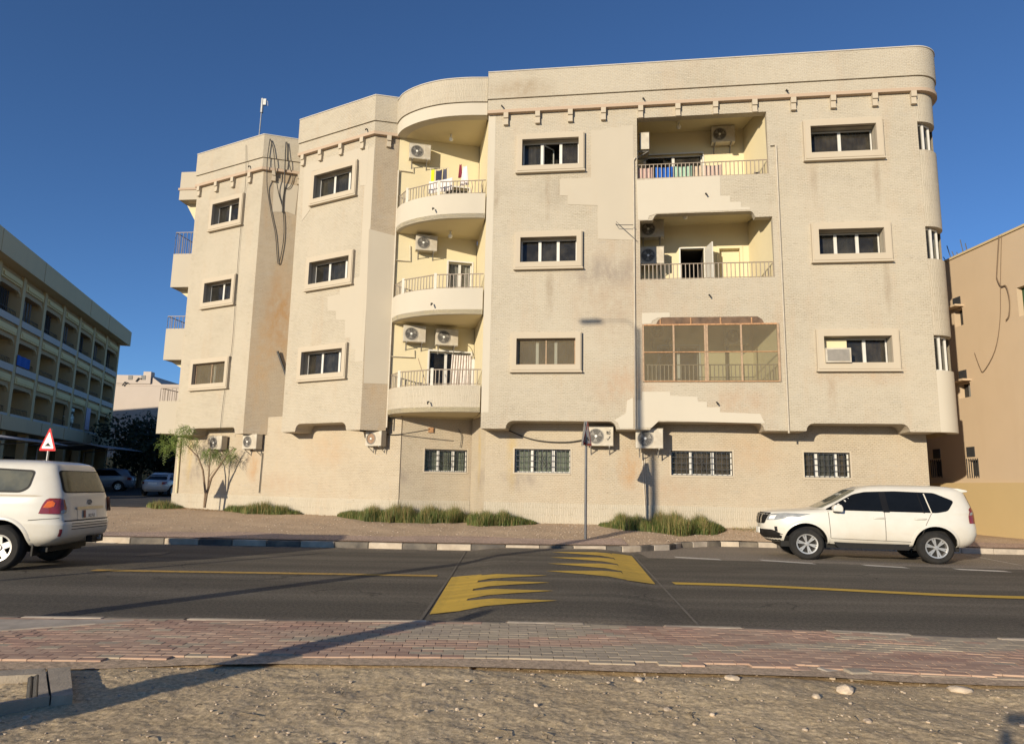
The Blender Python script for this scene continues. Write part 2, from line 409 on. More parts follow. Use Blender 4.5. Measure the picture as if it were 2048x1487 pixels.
def fill_window(fr, w, a0, a1, c0, c1, lites, d, open_leaf=None, screen=False, grille=False, alu='white_alu', glass='glass'):
    fw = .045
    sash = MB()
    sash.slab(fr, a0, a1, c0, c0 + fw, -d - .05, -d); sash.slab(fr, a0, a1, c1 - fw, c1, -d - .05, -d)
    sash.slab(fr, a0, a0 + fw, c0 + fw, c1 - fw, -d - .05, -d); sash.slab(fr, a1 - fw, a1, c0 + fw, c1 - fw, -d - .05, -d)
    tot = sum(l[0] for l in lites); u = a0 + fw; W = a1 - a0 - 2 * fw
    spans = []
    for i, (s, cm) in enumerate(lites):
        un = u + W * s / tot
        spans.append((u, un, cm)); 
        if i < len(lites) - 1: sash.slab(fr, un - .05, un + .05, c0 + fw, c1 - fw, -d - .045, -d + .012)
        u = un
    sash.build('sash', M[alu], w, world=True)
    for i, (s0, s1, cm) in enumerate(spans):
        p = MB(); q0, q1 = s0 + (.05 if i else 0), s1 - (.05 if i < len(spans) - 1 else 0)
        if open_leaf == i:
            lf = MB(); f2 = Frame(fr.pt(q0, 0, -d).xy, fr.deg - 52)
            Lw = (q1 - q0)
            for (x0, x1, y0, y1) in ((0, Lw, c0 + fw, c0 + fw + .045), (0, Lw, c1 - fw - .045, c1 - fw), (0, .045, c0 + fw + .045, c1 - fw - .045), (Lw - .045, Lw, c0 + fw + .045, c1 - fw - .045)):
                lf.slab(f2, x0, x1, y0, y1, -.03, 0)
            lf.build('sash', M[alu], w, world=True)
            p.slab(f2, .045, Lw - .045, c0 + fw + .05, c1 - fw - .05, -.018, -.012); p.build('pane', M['glass_clear'], w, world=True)
        else:
            p.slab(fr, q0, q1, c0 + fw, c1 - fw, -d - .032, -d - .026); p.build('pane', M[glass], w, world=True)
        if cm:
            c = MB(); n = max(6, int((q1 - q0) / .045)); pts = []
            for k in range(n + 1):
                uu = q0 + (q1 - q0) * k / n; pts.append((uu, -d - .14 - .025 * math.sin(k * 1.9 + i) - .012 * math.sin(k * .7)))
            vs = [fr.pt(uu, z, o) for z in (c0 + .02, c1 - .02) for uu, o in pts]
            c.add(vs, [(k, k + 1, n + 2 + k, n + 1 + k) for k in range(n)]); c.build('curtain', M[cm], w, world=True, smooth=60)
    if screen:
        s = MB(); s.slab(fr, a0, a1, c0, c1, -.062, -.058); s.build('insect_screen', M['screen'], w, world=True)
        s = MB()
        for (x0, x1, y0, y1) in ((a0, a1, c0, c0 + .04), (a0, a1, c1 - .04, c1), (a0, a0 + .04, c0 + .04, c1 - .04), (a1 - .04, a1, c0 + .04, c1 - .04), ((a0 + a1) / 2 - .02, (a0 + a1) / 2 + .02, c0 + .04, c1 - .04)):
            s.slab(fr, x0, x1, y0, y1, -.075, -.04)
        s.build('screen_frame', M['rust_pale'], w, world=True)
    rb = MB(); D = d + .75     # room behind, its lack of light put into near-black walls
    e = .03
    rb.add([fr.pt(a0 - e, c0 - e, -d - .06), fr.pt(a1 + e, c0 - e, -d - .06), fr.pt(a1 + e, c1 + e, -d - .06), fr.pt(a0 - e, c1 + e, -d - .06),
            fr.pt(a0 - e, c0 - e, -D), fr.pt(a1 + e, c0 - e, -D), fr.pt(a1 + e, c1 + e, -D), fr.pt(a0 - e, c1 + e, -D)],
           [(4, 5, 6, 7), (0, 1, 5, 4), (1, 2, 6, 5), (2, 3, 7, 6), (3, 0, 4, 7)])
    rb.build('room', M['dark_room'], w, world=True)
    if grille:
        g = MB()
        nu = max(5, int((a1 - a0) / .16)); nzv = 4
        for k in range(nu + 1):
            uu = a0 + .01 + (a1 - a0 - .02) * k / nu; g.slab(fr, uu - .008, uu + .008, c0, c1, -.085, -.07)
        for k in range(nzv + 1):
            z = c0 + .01 + (c1 - c0 - .02) * k / nzv; g.slab(fr, a0, a1, z - .009, z + .009, -.1, -.085)
        cu = (a0 + a1) / 2; cz = (c0 + c1) / 2
        for s in (-1, 0, 1):                         # scroll in the middle of the grille
            pts = [fr.pt(cu + s * .09 + .05 * math.sin(t * 2 * math.pi / 10), cz - .2 + .04 * t, -.06) for t in range(11)]
            g.tube(pts, .009, 5)
        g.build('grille', M['dark_steel'], w, world=True)

M['screen'] = glassy('insect_screen', tint=(.30, .24, .16), alpha=.24, rough=.9, spec=.05)
M['rust_pale'] = simple('faded_brown_steel', (.36, .25, .16), .8, 0, .25, 14)

ZW = ((12.72, 14.15), (9.15, 10.48), (5.53, 6.87))
def ucol(fr, pairs, ys):
    return [(fr.px(a, y)[0], fr.px(b, y)[0]) for (a, b), y in zip(pairs, ys)]
# left face
h1 = []
sp1 = [[(.8, 'curtain_grey'), (1, None), (.05, None)], [(1, None), (1, 'curtain_grey')], [(1, 'curtain_brown'), (1, 'curtain_brown')]]
for i, (a, b) in enumerate(ucol(F1, [(423, 488), (407, 473), (384, 460)], (430, 585, 747))):
    h1.append(window(F1, a, b, *ZW[i], [s for s in sp1[i] if s[0] > .1], screen=(i == 2)))
h2 = []
sp2 = [[(1, 'curtain_pale_dim'), (1, 'curtain_grey'), (.5, 'curtain_brown')], [(1.2, None), (1.4, 'curtain_grey'), (.6, None)], [(1.2, 'curtain_brown'), (1.4, 'curtain_grey'), (.6, None)]]
M['curtain_pale_dim'] = simple('curtain_fawn', (.24, .20, .14), .95, var=.2, vscale=9)
for i, (a, b) in enumerate(ucol(F2, [(626, 716), (616, 709), (600, 696)], (365, 540, 722))):
    h2.append(window(F2, a, b, *ZW[i], sp2[i]))
hr = []
spl = [[(1, 'curtain_grey'), (1.05, None), (.95, 'curtain_brown')], [(1, None), (1.05, 'curtain_grey'), (1, None)], [(1, 'curtain_grey'), (1, None), (1, 'curtain_grey')]]
for i, (a, b) in enumerate(ucol(FR, [(1034, 1169), (1030, 1165), (1022, 1163)], (307, 500, 704))):
    hr.append(window(FR, a, b, *ZW[i], spl[i], open_leaf=1 if i == 0 else None, screen=(i == 2)))
spr = [[(1, 'curtain_brown'), (1, 'curtain_brown')], [(1, 'curtain_grey'), (1.15, 'curtain_grey'), (1.1, None)], [(1.1, None), (1, None), (1.05, 'curtain_brown')]]
for i, (a, b) in enumerate(ucol(FR, [(1606, 1765), (1622, 1781), (1632, 1797)], (281, 484, 699))):
    hr.append(window(FR, a, b, *ZW[i], spr[i], trim=.22, depth=.42))

# ---- recessed balconies on the right: openings
RB = [dict(u0=5.33, u1=9.74, z0=12.33, zt=14.61, zl=None), dict(u0=5.40, u1=9.80, z0=8.69, zt=11.02, zl=10.80), dict(u0=5.47, u1=9.83, z0=5.20, zt=7.32, zl=7.09)]
bo = []
for b in RB:
    if b['zl'] is None: bo.append(rect(b['u0'], b['u1'], b['z0'], b['zt']))
    else:
        zl, zt, u0, u1 = b['zl'], b['zt'], b['u0'], b['u1']
        top = [(u1, zl), (u1 - .55, zl)] + [(u1 - .57 - .16 * (1 - math.cos(k * math.pi / 8)), zl + (zt - zl) * math.sin(k * math.pi / 8)) for k in range(1, 5)] + \
              [(u0 + .62 - .16 * math.cos(k * math.pi / 8) , zl + (zt - zl) * math.sin(k * math.pi / 8)) for k in range(4, 0, -1)] + [(u0 + .42, zl), (u0, zl)]
        bo.append([(u0, b['z0']), (u1, b['z0'])] + top)

lowR = [(0, ZS)] + notch(.84, 4.58, ZS, 3.85) + notch(5.66, 9.30, ZS, 3.85) + notch(10.56, 13.70, ZS, 3.83) + [(LR, ZS)]
panel('wall', FR, lowR + [(LR, ZC), (0, ZC)], hr + bo, M['tile_right'], other=.02)
n1a, n1b = F1.px(386, 860)[0], F1.px(470, 860)[0]
panel('wall', F1, [(0, ZS)] + notch(n1a, n1b, ZS, 3.86, .15) + [(L1, ZS), (L1, ZC), (0, ZC)], h1, M['tile'], bottom=.9, other=.02)
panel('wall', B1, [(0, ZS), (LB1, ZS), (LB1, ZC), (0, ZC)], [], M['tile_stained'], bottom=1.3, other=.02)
n2a, n2b = F2.px(590, 855)[0], F2.px(693, 850)[0]
panel('wall', F2, [(0, ZS)] + notch(n2a, n2b, ZS, 3.88) + [(L2, ZS), (L2, ZC), (0, ZC)], h2, M['tile'], bottom=1.0, other=.02)
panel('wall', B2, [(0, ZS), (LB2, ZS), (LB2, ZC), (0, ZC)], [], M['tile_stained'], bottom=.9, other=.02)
# hidden returns and back walls keep the block solid (they throw the shadow on the neighbour)
BACK = 12.5
inn = Vector((math.sin(R(8)), math.cos(R(8))))
mb = MB()
def vwall(mb, a, b, z0, z1):
    L = (b - a).length
    mb.add([(a.x, a.y, z0), (b.x, b.y, z0), (b.x, b.y, z1), (a.x, a.y, z1)], [(0, 1, 2, 3)], 0, uvs=[(0, z0), (L, z0), (L, z1), (0, z1)])
vwall(mb, Vector((-8.5, 31.6)), F2L, ZS, ZP); vwall(mb, E2, Vector((-8.8, 31.0)), ZS, ZC)
CR = .8
CC = E6 + inn * CR                                    # centre of the rounded right corner
SR0 = CC + Vector((math.cos(R(8)), -math.sin(R(8)))) * CR
SR1 = SR0 + inn * BACK
SL1 = E0 + Vector((.25, 1)) * 9
vwall(mb, SR0, SR1, ZS, ZC); vwall(mb, SR1, SL1, .1, ZC); vwall(mb, SL1, E0, ZS, ZC)
mb.build('wall', M['tile'], B, world=True)

# ---- rounded right corner with a strip of curved windows on each floor
def arcpts(r, n=10, z=0):
    return [Vector((CC.x - inn.x * r * math.cos(t) + math.cos(R(8)) * r * math.sin(t), CC.y - inn.y * r * math.cos(t) - math.sin(R(8)) * r * math.sin(t), z)) for t in [math.pi / 2 * k / n for k in range(n + 1)]]
def ribbon(pts, z0, z1, back, flip=False):
    """curved wall of given thickness; back: matching inner points"""
    mb = MB(); n = len(pts); s = 0; us = [0]
    for i in range(1, n): s += (pts[i] - pts[i - 1]).length; us.append(s)
    P = lambda q, z: Vector((q.x, q.y, z))
    vs = [P(p, z0) for p in pts] + [P(p, z1) for p in pts] + [P(p, z1) for p in back] + [P(p, z0) for p in back]
    uv = [(u, z0) for u in us] + [(u, z1) for u in us] + [(u, z1 + .2) for u in us] + [(u, z0 - .2) for u in us]
    fs = []
    for i in range(n - 1):
        for k in range(4):
            a = k * n + i; b = ((k + 1) % 4) * n + i
            fs.append((a, a + 1, b + 1, b))
    fs += [(0, n, 2 * n, 3 * n), (n - 1, 4 * n - 1, 3 * n - 1, 2 * n - 1)]
    mb.add(vs, fs, 0, uv)
    return mb
CZ = [(5.53, 6.67), (9.20, 10.30), (12.97, 13.97)]
zz = [ZS] + [z for c in CZ for z in c] + [ZC]
for k in range(0, len(zz), 2):
    o = ribbon(arcpts(CR), zz[k], zz[k + 1], arcpts(CR - .3)).build('corner_wall', M['patch_pale'] if k == 0 else M['tile_vert'], B, smooth=35, world=True)
    fixnormals(o)
    if k == 0: o['label'] = 'smooth rendered lower corner'
for (z0, z1) in CZ:
    mb = MB(); a = arcpts(CR - .2, 8)
    for i in (0, 2, 5, 8): mb.box((a[i].x, a[i].y, (z0 + z1) / 2), (.07, .07, z1 - z0))
    for i in range(8):
        for z in (z0 + .03, z1 - .03):
            mb.tube([(a[i].x, a[i].y, z), (a[i + 1].x, a[i + 1].y, z)], .03, 4)
    w = mb.build('corner_window', M['white_alu'], B, world=True)
    g = MB(); a = arcpts(CR - .215, 8)
    for i in range(8): g.add([(a[i].x, a[i].y, z0), (a[i + 1].x, a[i + 1].y, z0), (a[i + 1].x, a[i + 1].y, z1), (a[i].x, a[i].y, z1)], [(0, 1, 2, 3)])
    g.build('pane', M['glass'], w, world=True)
    g = MB(); a = arcpts(CR - .45, 8)
    for i in range(8): g.add([(a[i].x, a[i].y, z0), (a[i + 1].x, a[i + 1].y, z0), (a[i + 1].x, a[i + 1].y, z1), (a[i].x, a[i].y, z1)], [(0, 1, 2, 3)])
    g.build('room', M['dark_room'], w, world=True)

# ---- cornice, corbels, stepped parapet and coping, run along the outline
ARC = [Vector(p) for p in ((-4.56, 25.98), (-4.42, 25.66), (-4.2, 25.33), (-3.8, 24.98), (-3.3, 24.68), (-2.65, 24.43), (-1.85, 24.29), (-1.08, 24.25))]
def smooth_curve(pts, k=4):
    out = []
    for i in range(len(pts) - 1):
        p0 = pts[max(0, i - 1)]; p1 = pts[i]; p2 = pts[i + 1]; p3 = pts[min(len(pts) - 1, i + 2)]
        for j in range(k):
            t = j / k
            out.append(.5 * ((2 * p1) + (p2 - p0) * t + (2 * p0 - 5 * p1 + 4 * p2 - p3) * t * t + (3 * p1 - p0 - 3 * p2 + p3) * t ** 3))
    return out + [pts[-1]]
ARCS = smooth_curve(ARC)
def offset_path(pts, d):
    """offset to the street side of a path that runs left to right"""
    out = []
    for i, p in enumerate(pts):
        t0 = (p - pts[i - 1]).normalized() if i else None
        t1 = (pts[i + 1] - p).normalized() if i < len(pts) - 1 else None
        n0 = Vector((t0.y, -t0.x)) if t0 else None; n1 = Vector((t1.y, -t1.x)) if t1 else None
        if n0 is None: n = n1; k = 1
        elif n1 is None: n = n0; k = 1
        else: n = (n0 + n1).normalized(); k = min(2.0, 1 / max(.3, n.dot(n0)))
        out.append(p + n * d * k)
    return out
def run(name, pts, z0, z1, d0, d1, mat, smooth=30):
    o = ribbon(offset_path(pts, d1), z0, z1, offset_path(pts, d0)).build(name, M[mat], B, smooth=smooth, world=True)
    return fixnormals(o)
CARC = [Vector((p.x, p.y)) for p in arcpts(CR)]
SIDE = [SR0 + inn * 3]
PA = [E0, E1, E2 + Vector((.5, .15))]
PB = [F2L + Vector((-.02, .01)), E3, E4]
PD = [E5 + Vector((-.02, 0)), E6] + CARC[1:] + SIDE
for k, (pth, zp) in enumerate(((PA, ZP), (PB, ZP), (ARCS, ZP - .14), (PD, ZP))):
    if k != 2:
        run('cornice', pth, ZC - .02, ZC + .10, -.2, .16, 'trim_pink')
    dz = .0 if k != 2 else -.03
    tm = 'tile_vert' if k == 2 else ('tile_right' if k == 3 else 'tile')
    run('parapet', pth, ZC + (.10 if k != 2 else 0), ZG + dz, -.25, .12, 'patch_pale' if k == 2 else tm)
    run('parapet', pth, ZG + .025 + dz, zp, -.25, .165, tm)
    run('groove', pth, ZG + dz - .001, ZG + .026 + dz, -.25, .10, 'curtain_brown')
    run('coping', pth, zp + .001, zp + .035, -.28, .19, 'coping')
# return that closes the taller wing's parapet on its left end
mb = MB(); mb.box((F2L.x + .12, F2L.y + 1.2, (ZC + ZP) / 2), (.25, 2.3, ZP - ZC)); mb.build('parapet', M['tile'], B, world=True)
# corbels
cb = MB()
def corbel(fr, u):
    m = MB()
    m.slab(fr, u - .085, u + .085, ZC - .22, ZC - .021, 0, .16); m.slab(fr, u - .08, u + .08, ZC - .42, ZC - .22, 0, .11)
    m.slab(fr, u - .085, u + .085, ZC - .47, ZC - .42, 0, .13)
    return m.build('corbel', M['trim'], B, world=True)
for x, y in [(1013, 235), (1076, 232), (1141, 228), (1207, 224), (1281, 216), (1355, 213), (1430, 209), (1508, 205), (1585, 200), (1664, 195), (1747, 189), (1824, 186)]:
    corbel(FR, FR.px(x, y)[0])
for x, y in [(401, 385), (436, 372), (469, 362), (503, 352)]: corbel(F1, F1.px(x, y)[0])
for x, y in [(548, 350), (599, 358)]: corbel(B1, B1.px(x, y)[0])
for x, y in [(609, 325), (644, 310), (685, 296), (728, 282)]: corbel(F2, F2.px(x, y)[0])
corbel(B2, B2.px(778, 282)[0])

# ---- roof
mb = MB(); rp = [E0, E1, E2, F2L, E3, E4] + ARCS[1:-1] + [E5, E6] + CARC[1:] + [SR1, SL1]
tr = tessellate_polygon([[Vector((p.x, p.y, 0)) for p in rp]])
mb.add([(p.x, p.y, ZG - .1) for p in rp], [tuple(t) for t in tr]); mb.build('roof', M['coping'], B, world=True)

# ---- the bay with round balconies: back wall, return, floors
bt = MB()
uI = (GI - E3).dot(Vector(BK.d.xy))
bay_doors = {}
BKH = []
d3 = (BK.px(897, 530)[0], BK.px(944, 530)[0]); BKH.append(rect(d3[0], d3[1], 7.75, BK.px(920, 525)[1]))
d1_ = (BK.px(858, 730)[0], BK.px(941, 730)[0]); BKH.append(rect(d1_[0], d1_[1], 4.3, BK.px(900, 704)[1]))
d4 = (BK.px(890, 380)[0], BK.px(938, 380)[0]); BKH.append(rect(d4[0], d4[1], 11.3, 13.25))
panel('bay_wall', BK, [(LB2 + .01, 4.1), (uI, 4.1), (uI, ZC + .3), (LB2 + .01, ZC + .3)], BKH, M['cream'], bottom=.05, other=.05, hole_depth=.25)
FV, LV = frame2(GI, E5 + Vector((.02, .1)))            # the return on the right of the bay
mb = MB(); mb.slab(FV, 0, LV, 4.1, ZC + .3, -.15, 0); mb.build('bay_wall', M['cream'], B, world=True)
mb = MB(); mb.slab(FR, 0, .26, ZS + .55, ZC, -.14, .004); mb.build('pilaster', M['patch_pale'], B, world=True)
def bay_plate(name, z, mat, th):
    mb = MB(); pts = [Vector((E4.x, E4.y + .05))] + ARCS[1:] + [GI + Vector((.1, .2)), Vector((-4.4, 26.5))]
    tr = tessellate_polygon([[Vector((p.x, p.y, 0)) for p in pts]]); n = len(pts)
    mb.add([(p.x, p.y, z) for p in pts] + [(p.x, p.y, z + th) for p in pts], [tuple(t) for t in tr] + [tuple(i + n for i in t) for t in tr] + [(i, (i + 1) % n, n + (i + 1) % n, n + i) for i in range(n)])
    o = mb.build(name, M[mat], B, world=True); return fixnormals(o)
bay_plate('bay_ceiling', ZC + .02, 'cream', .2)
BZ = [(11.14, 12.06, 12.60), (7.60, 8.54, 9.08), (4.15, 5.08, 5.64)]
for k, (z0, z1, zr) in enumerate(BZ):
    bay_plate('balcony_slab', z0 + .004, 'cream', .16)
    o = ribbon(offset_path(ARCS, .0), z0, z1, offset_path(ARCS, -.16)).build('balcony_parapet', M['tile_vert' if k == 2 else 'patch_pale'], B, smooth=40, world=True); fixnormals(o)
    # railing: three straight bays between posts
    arc = offset_path(ARCS, -.08); idx = [0, 9, 19, len(arc) - 1]
    bars = MB(); posts = MB(); rail = MB(); bar_w = MB()
    P = [arc[i] for i in idx]
    for a, b in zip(P[:-1], P[1:]):
        rail.tube([(a.x, a.y, zr), (b.x, b.y, zr)], .022, 6); rail.tube([(a.x, a.y, z1 + .06), (b.x, b.y, z1 + .06)], .014, 5)
        n = max(4, int((b - a).length / .125))
        for j in range(1, n):
            q = a.lerp(b, j / n); w = .04 * math.sin(j * 5.1 + k) if k == 0 and j % 3 == 0 else 0
            bars.tube([(q.x, q.y, z1 + .02), (q.x + w, q.y, z1 + .3), (q.x, q.y, zr)], .018, 5)
    r_ = rail.build('railing', M['rail'], B, world=True); bars.build('baluster', M['rail'], r_, world=True)['kind'] = 'stuff'
    for q in P[1:3]:
        m = MB(); m.box((q.x, q.y, (z1 + zr) / 2 + .02), (.10, .06, zr - z1 + .06)); m.build('post', M['rail_post'], r_, world=True)
# bay doors
def door(fr, u0, u1, z0, z1, lites, d=.15, glass='glass', alu='white_alu'):
    m = MB(); m.slab(fr, u0 - .05, u1 + .05, z1, z1 + .06, -.03, .02); m.slab(fr, u0 - .06, u0, z0, z1, -.03, .02); m.slab(fr, u1, u1 + .06, z0, z1, -.03, .02)
    w = m.build('balcony_door', M['trim' if alu != 'white_alu' else 'white_alu'], B, world=True)
    fill_window(fr, w, u0, u1, z0, z1, lites, d, alu=alu, glass=glass)
    return w
door(BK, d3[0], d3[1], 7.75, BK.px(920, 525)[1], [(1, 'curtain_pale'), (1, 'curtain_pale')], glass='glass_clear')
door(BK, d1_[0], d1_[1], 4.3, BK.px(900, 704)[1], [(1.2, None), (1.8, None)], glass='glass_clear')
door(BK, d4[0], d4[1], 11.3, 13.25, [(1, 'curtain_pale')], glass='glass_clear')
cl = MB(); u0, u1 = d1_; n = 40; pts = []
for k in range(n + 1):
    t = k / n; pts.append(t)
vs = [BK.pt(u0 + (u1 - u0) * (.48 + .34 * t * (1 - .0 * zt) + (.06 if zt else 0)) , 4.4 + (BK.px(900, 704)[1] - 4.5) * zt, .03 + .03 * math.sin(t * 34)) for zt in (0, 1) for t in pts]
cl.add(vs, [(k, k + 1, n + 2 + k, n + 1 + k) for k in range(n)])
vs = [BK.pt(u0 + (u1 - u0) * (.86 + .16 * t), 4.4 + (BK.px(900, 704)[1] - 4.5) * zt, .05 + .03 * math.sin(t * 18)) for zt in (0, 1) for t in [k / 16 for k in range(17)]]
cl.add(vs, [(k, k + 1, 18 + k, 17 + k) for k in range(16)])
tag(cl.build('door_curtain', M['curtain_pale'], None, smooth=70), 'pale striped curtain blowing out of the lowest round balcony doorway', 'curtain')
leaf = MB(); LF = Frame(BK.pt(u1 + .03, 0, .02).xy, BK.deg + 70)
leaf.slab(LF, 0, .62, 4.35, 6.4, -.04, 0); B_leaf = leaf.build('door_leaf', M['white_alu'], B, world=True)

# ---- recessed balconies on the right
REC = 2.0
for k, b in enumerate(RB):
    u0, u1, z0, zt = b['u0'], b['u1'], b['z0'], b['zt']; zf = z0 - 1.0; ct = zt + .42
    x1 = u1 - .42                                           # the right cheek is splayed
    m = MB()
    m.add([FR.pt(u0, zf, -.28), FR.pt(u1, zf, -.28), FR.pt(x1, zf, -REC), FR.pt(u0, zf, -REC), FR.pt(u0, ct, -.28), FR.pt(u1, ct, -.28), FR.pt(x1, ct, -REC), FR.pt(u0, ct, -REC)],
          [(0, 1, 2, 3), (4, 7, 6, 5), (0, 3, 7, 4)])
    # lintel and dwarf wall inner faces
    m.add([FR.pt(u0, zt, -.301), FR.pt(u1, zt, -.301), FR.pt(u1, ct, -.301), FR.pt(u0, ct, -.301)], [(0, 1, 2, 3)])
    m.add([FR.pt(u0, zf, -.15), FR.pt(u1, zf, -.15), FR.pt(u1, z0 - .01, -.15), FR.pt(u0, z0 - .01, -.15)], [(0, 1, 2, 3)])
    m.build('balcony_recess', M['cream'], B, world=True)
    ck = MB(); ck.add([FR.pt(u1 + .001, zf, -.02), FR.pt(x1, zf, -REC), FR.pt(x1, ct, -REC), FR.pt(u1 + .001, ct, -.302)], [(0, 1, 2, 3)])
    ck.build('balcony_cheek', M['cream'], B, world=True)
    bk = FR.off(-REC)
    # openings in the back wall
    if k == 0: ops = [(bk.px(1290, 330)[0], bk.px(1405, 330)[0], 11.45, bk.px(1345, 309)[1])]
    elif k == 1: ops = [(bk.px(1361, 520)[0], bk.px(1408, 520)[0], 7.72, bk.px(1385, 497)[1]), (bk.px(1439, 520)[0], bk.px(1480, 520)[0], 7.72, bk.px(1460, 497)[1])]
    else: ops = [(bk.px(1318, 720)[0], bk.px(1398, 720)[0], 4.25, bk.px(1360, 692)[1])]
    panel('balcony_back_wall', bk, rect(u0 - .02, x1 + .02, zf, ct), [rect(*o) for o in ops], M['cream'], bottom=.05, other=.05, hole_depth=.22)
    if k == 0: door(bk, *ops[0], [(1, None), (1, None)])
    if k == 1:
        m = MB(); o = ops[0]
        m = MB(); m.slab(bk, o[0] - .05, o[0], o[2], o[3], -.1, .02); m.slab(bk, o[1], o[1] + .05, o[2], o[3], -.1, .02); m.slab(bk, o[0] - .05, o[1] + .05, o[3], o[3] + .05, -.1, .02)
        w = m.build('doorway', M['white_alu'], B, world=True)
        rb = MB(); rb.add([bk.pt(o[0], o[2], -.2), bk.pt(o[1], o[2], -.2), bk.pt(o[1], o[3], -.2), bk.pt(o[0], o[3], -.2), bk.pt(o[0], o[2], -1.6), bk.pt(o[1], o[2], -1.6), bk.pt(o[1], o[3], -1.6), bk.pt(o[0], o[3], -1.6)],
                          [(4, 5, 6, 7), (0, 1, 5, 4), (1, 2, 6, 5), (2, 3, 7, 6), (3, 0, 4, 7)]); rb.build('room', M['brown_room'] if 'brown_room' in M else M['dark_room'], w, world=True)
        lf = MB(); f2 = Frame(bk.pt(o[1] + .02, 0, .02).xy, bk.deg + 78); lf.slab(f2, 0, .78, o[2] + .02, o[3] - .02, -.04, 0); lf.build('door_leaf', M['white_alu'], w, world=True)
        o = ops[1]; m = MB(); m.slab(bk, o[0], o[1], o[2], o[3], -.24, -.2); m.build('closed_door', M['cream'], B, world=True)
        m = MB(); m.slab(bk, o[0] - .1, o[0] - .001, o[2], o[3] + .1, -.02, .03); m.slab(bk, o[1] + .001, o[1] + .1, o[2], o[3] + .1, -.02, .03); m.slab(bk, o[0] - .001, o[1] + .001, o[3], o[3] + .1, -.02, .03); m.build('door_surround', M['cream'], B, world=True)
    if k == 2: door(bk, *ops[0], [(1, 'curtain_grey'), (1, None)])
    # railing along the front edge
    zr = z0 + .555
    rail = MB(); bars = MB(); fo = -.10
    rail.tube([FR.pt(u0, zr, fo), FR.pt(u1, zr, fo)], .02, 6); rail.tube([FR.pt(u0, z0 + .05, fo), FR.pt(u1, z0 + .05, fo)], .012, 5)
    n = int((u1 - u0) / .135)
    for j in range(n + 1):
        u = u0 + .02 + (u1 - u0 - .04) * j / n; bars.tube([FR.pt(u, z0 - .01, fo), FR.pt(u, zr, fo)], .017, 5)
    r_ = rail.build('railing', M['rail'], B, world=True); bars.build('baluster', M['rail'], r_, world=True)['kind'] = 'stuff'
# light bulbs on the ceilings
def bulb(p, name='ceiling_lamp'):
    m = MB(); m.lathe([(0, 0), (.04, 0), (.04, -.06), (.02, -.09)], p, n=10); o = m.build(name, M['white_alu'], B, world=True)
    m = MB(); m.lathe([(.02, -.09), (.075, -.14), (.085, -.20), (.06, -.26), (0, -.28)], p, n=12); m.build('bulb', M['bulb'], o, world=True, smooth=60)
p = BK.pt(BK.px(898, 272)[0], 0, .75); bulb((p.x, p.y, ZC + .02))
p = BK.pt(BK.px(897, 448)[0], 0, .75); bulb((p.x, p.y, BZ[0][0]))
p = FR.pt(7.0, 0, -.6); bulb((p.x, p.y, 11.3)); p = FR.pt(6.9, 0, -1.2); bulb((p.x, p.y, 15.03))

M['valance'] = simple('dark_rusty_sheet', (.115, .075, .05), .9, 0, .4, 5, dust=(.2, .12, .07))
# ---- rusty framed screen that closes the lowest right balcony
b = RB[2]; EN = thing('screen_enclosure', 'rust brown framed mesh screen closing in a right hand balcony', 'screen', FR.pt(7.65, 5.2, .03))
for (a0, a1, b0, b1) in [(5.44, 5.50, 5.17, 7.12), (6.44, 6.50, 5.2, 7.07), (7.46, 7.52, 5.2, 7.07), (7.525, 7.585, 5.2, 7.07), (8.62, 8.68, 5.2, 7.07), (9.79, 9.86, 5.17, 7.12), (5.5, 9.79, 7.07, 7.12), (5.5, 9.79, 5.17, 5.2), (5.5, 9.79, 6.15, 6.18),
                         (6.02, 6.06, 7.12, 7.30), (7.02, 7.06, 7.12, 7.33), (7.98, 8.03, 7.12, 7.33), (8.98, 9.02, 7.12, 7.31)]:
    m = MB(); m.slab(FR, a0, a1, b0, b1, .01, .05); m.build('frame_bar', M['rust_pale' if a1 - a0 < .2 and b1 - b0 > 1 else 'rust'], EN, world=True)
for (a0, a1) in ((5.5, 6.44), (6.5, 7.46), (7.585, 8.62), (8.68, 9.79)):
    m = MB(); m.slab(FR, a0, a1, 5.2, 7.07, .022, .026); m.build('mesh_panel', M['screen'], EN, world=True)
m = MB(); pp = [(5.9, 7.12), (9.4, 7.12), (9.34, 7.25), (9.2, 7.35), (6.1, 7.36), (5.97, 7.26)]
m.prism([FR.pt(u, z, .006) for u, z in pp], FR.n * .012); m.build('valance', M['valance'], EN, world=True)

# ---- repair patches of smooth plaster, a few millimetres proud of the tiles
def patch(fr, pxs, mat='patch', th=.012):
    pts = [fr.px(x, y) for x, y in pxs]
    m = MB(); tr = tessellate_polygon([[Vector((u, z, 0)) for u, z in pts]]); n = len(pts)
    m.add([fr.pt(u, z, th) for u, z in pts] + [fr.pt(u, z, -.01) for u, z in pts], [tuple(t) for t in tr] + [(i, (i + 1) % n, n + (i + 1) % n, n + i) for i in range(n)])
    o = m.build('plaster_patch', M[mat], B, world=True); return fixnormals(o)
patch(FR, [(1182, 262), (1267, 250), (1268, 480), (1196, 478), (1196, 411), (1136, 409), (1136, 392), (1120, 391), (1120, 358), (1182, 355)])
patch(FR, [(1273, 361), (1440, 351), (1441, 392), (1460, 392), (1460, 404), (1482, 404), (1482, 414), (1500, 414), (1500, 419), (1314, 427), (1298, 432), (1296, 440), (1276, 440)], 'patch_pale')
patch(FR, [(1274, 800), (1284, 800), (1284, 783), (1340, 783), (1341, 791), (1395, 793), (1396, 803), (1414, 803), (1414, 814), (1440, 814), (1440, 824), (1520, 827), (1530, 846), (1520, 846), (1318, 841), (1303, 855), (1274, 855)], 'patch_pale')
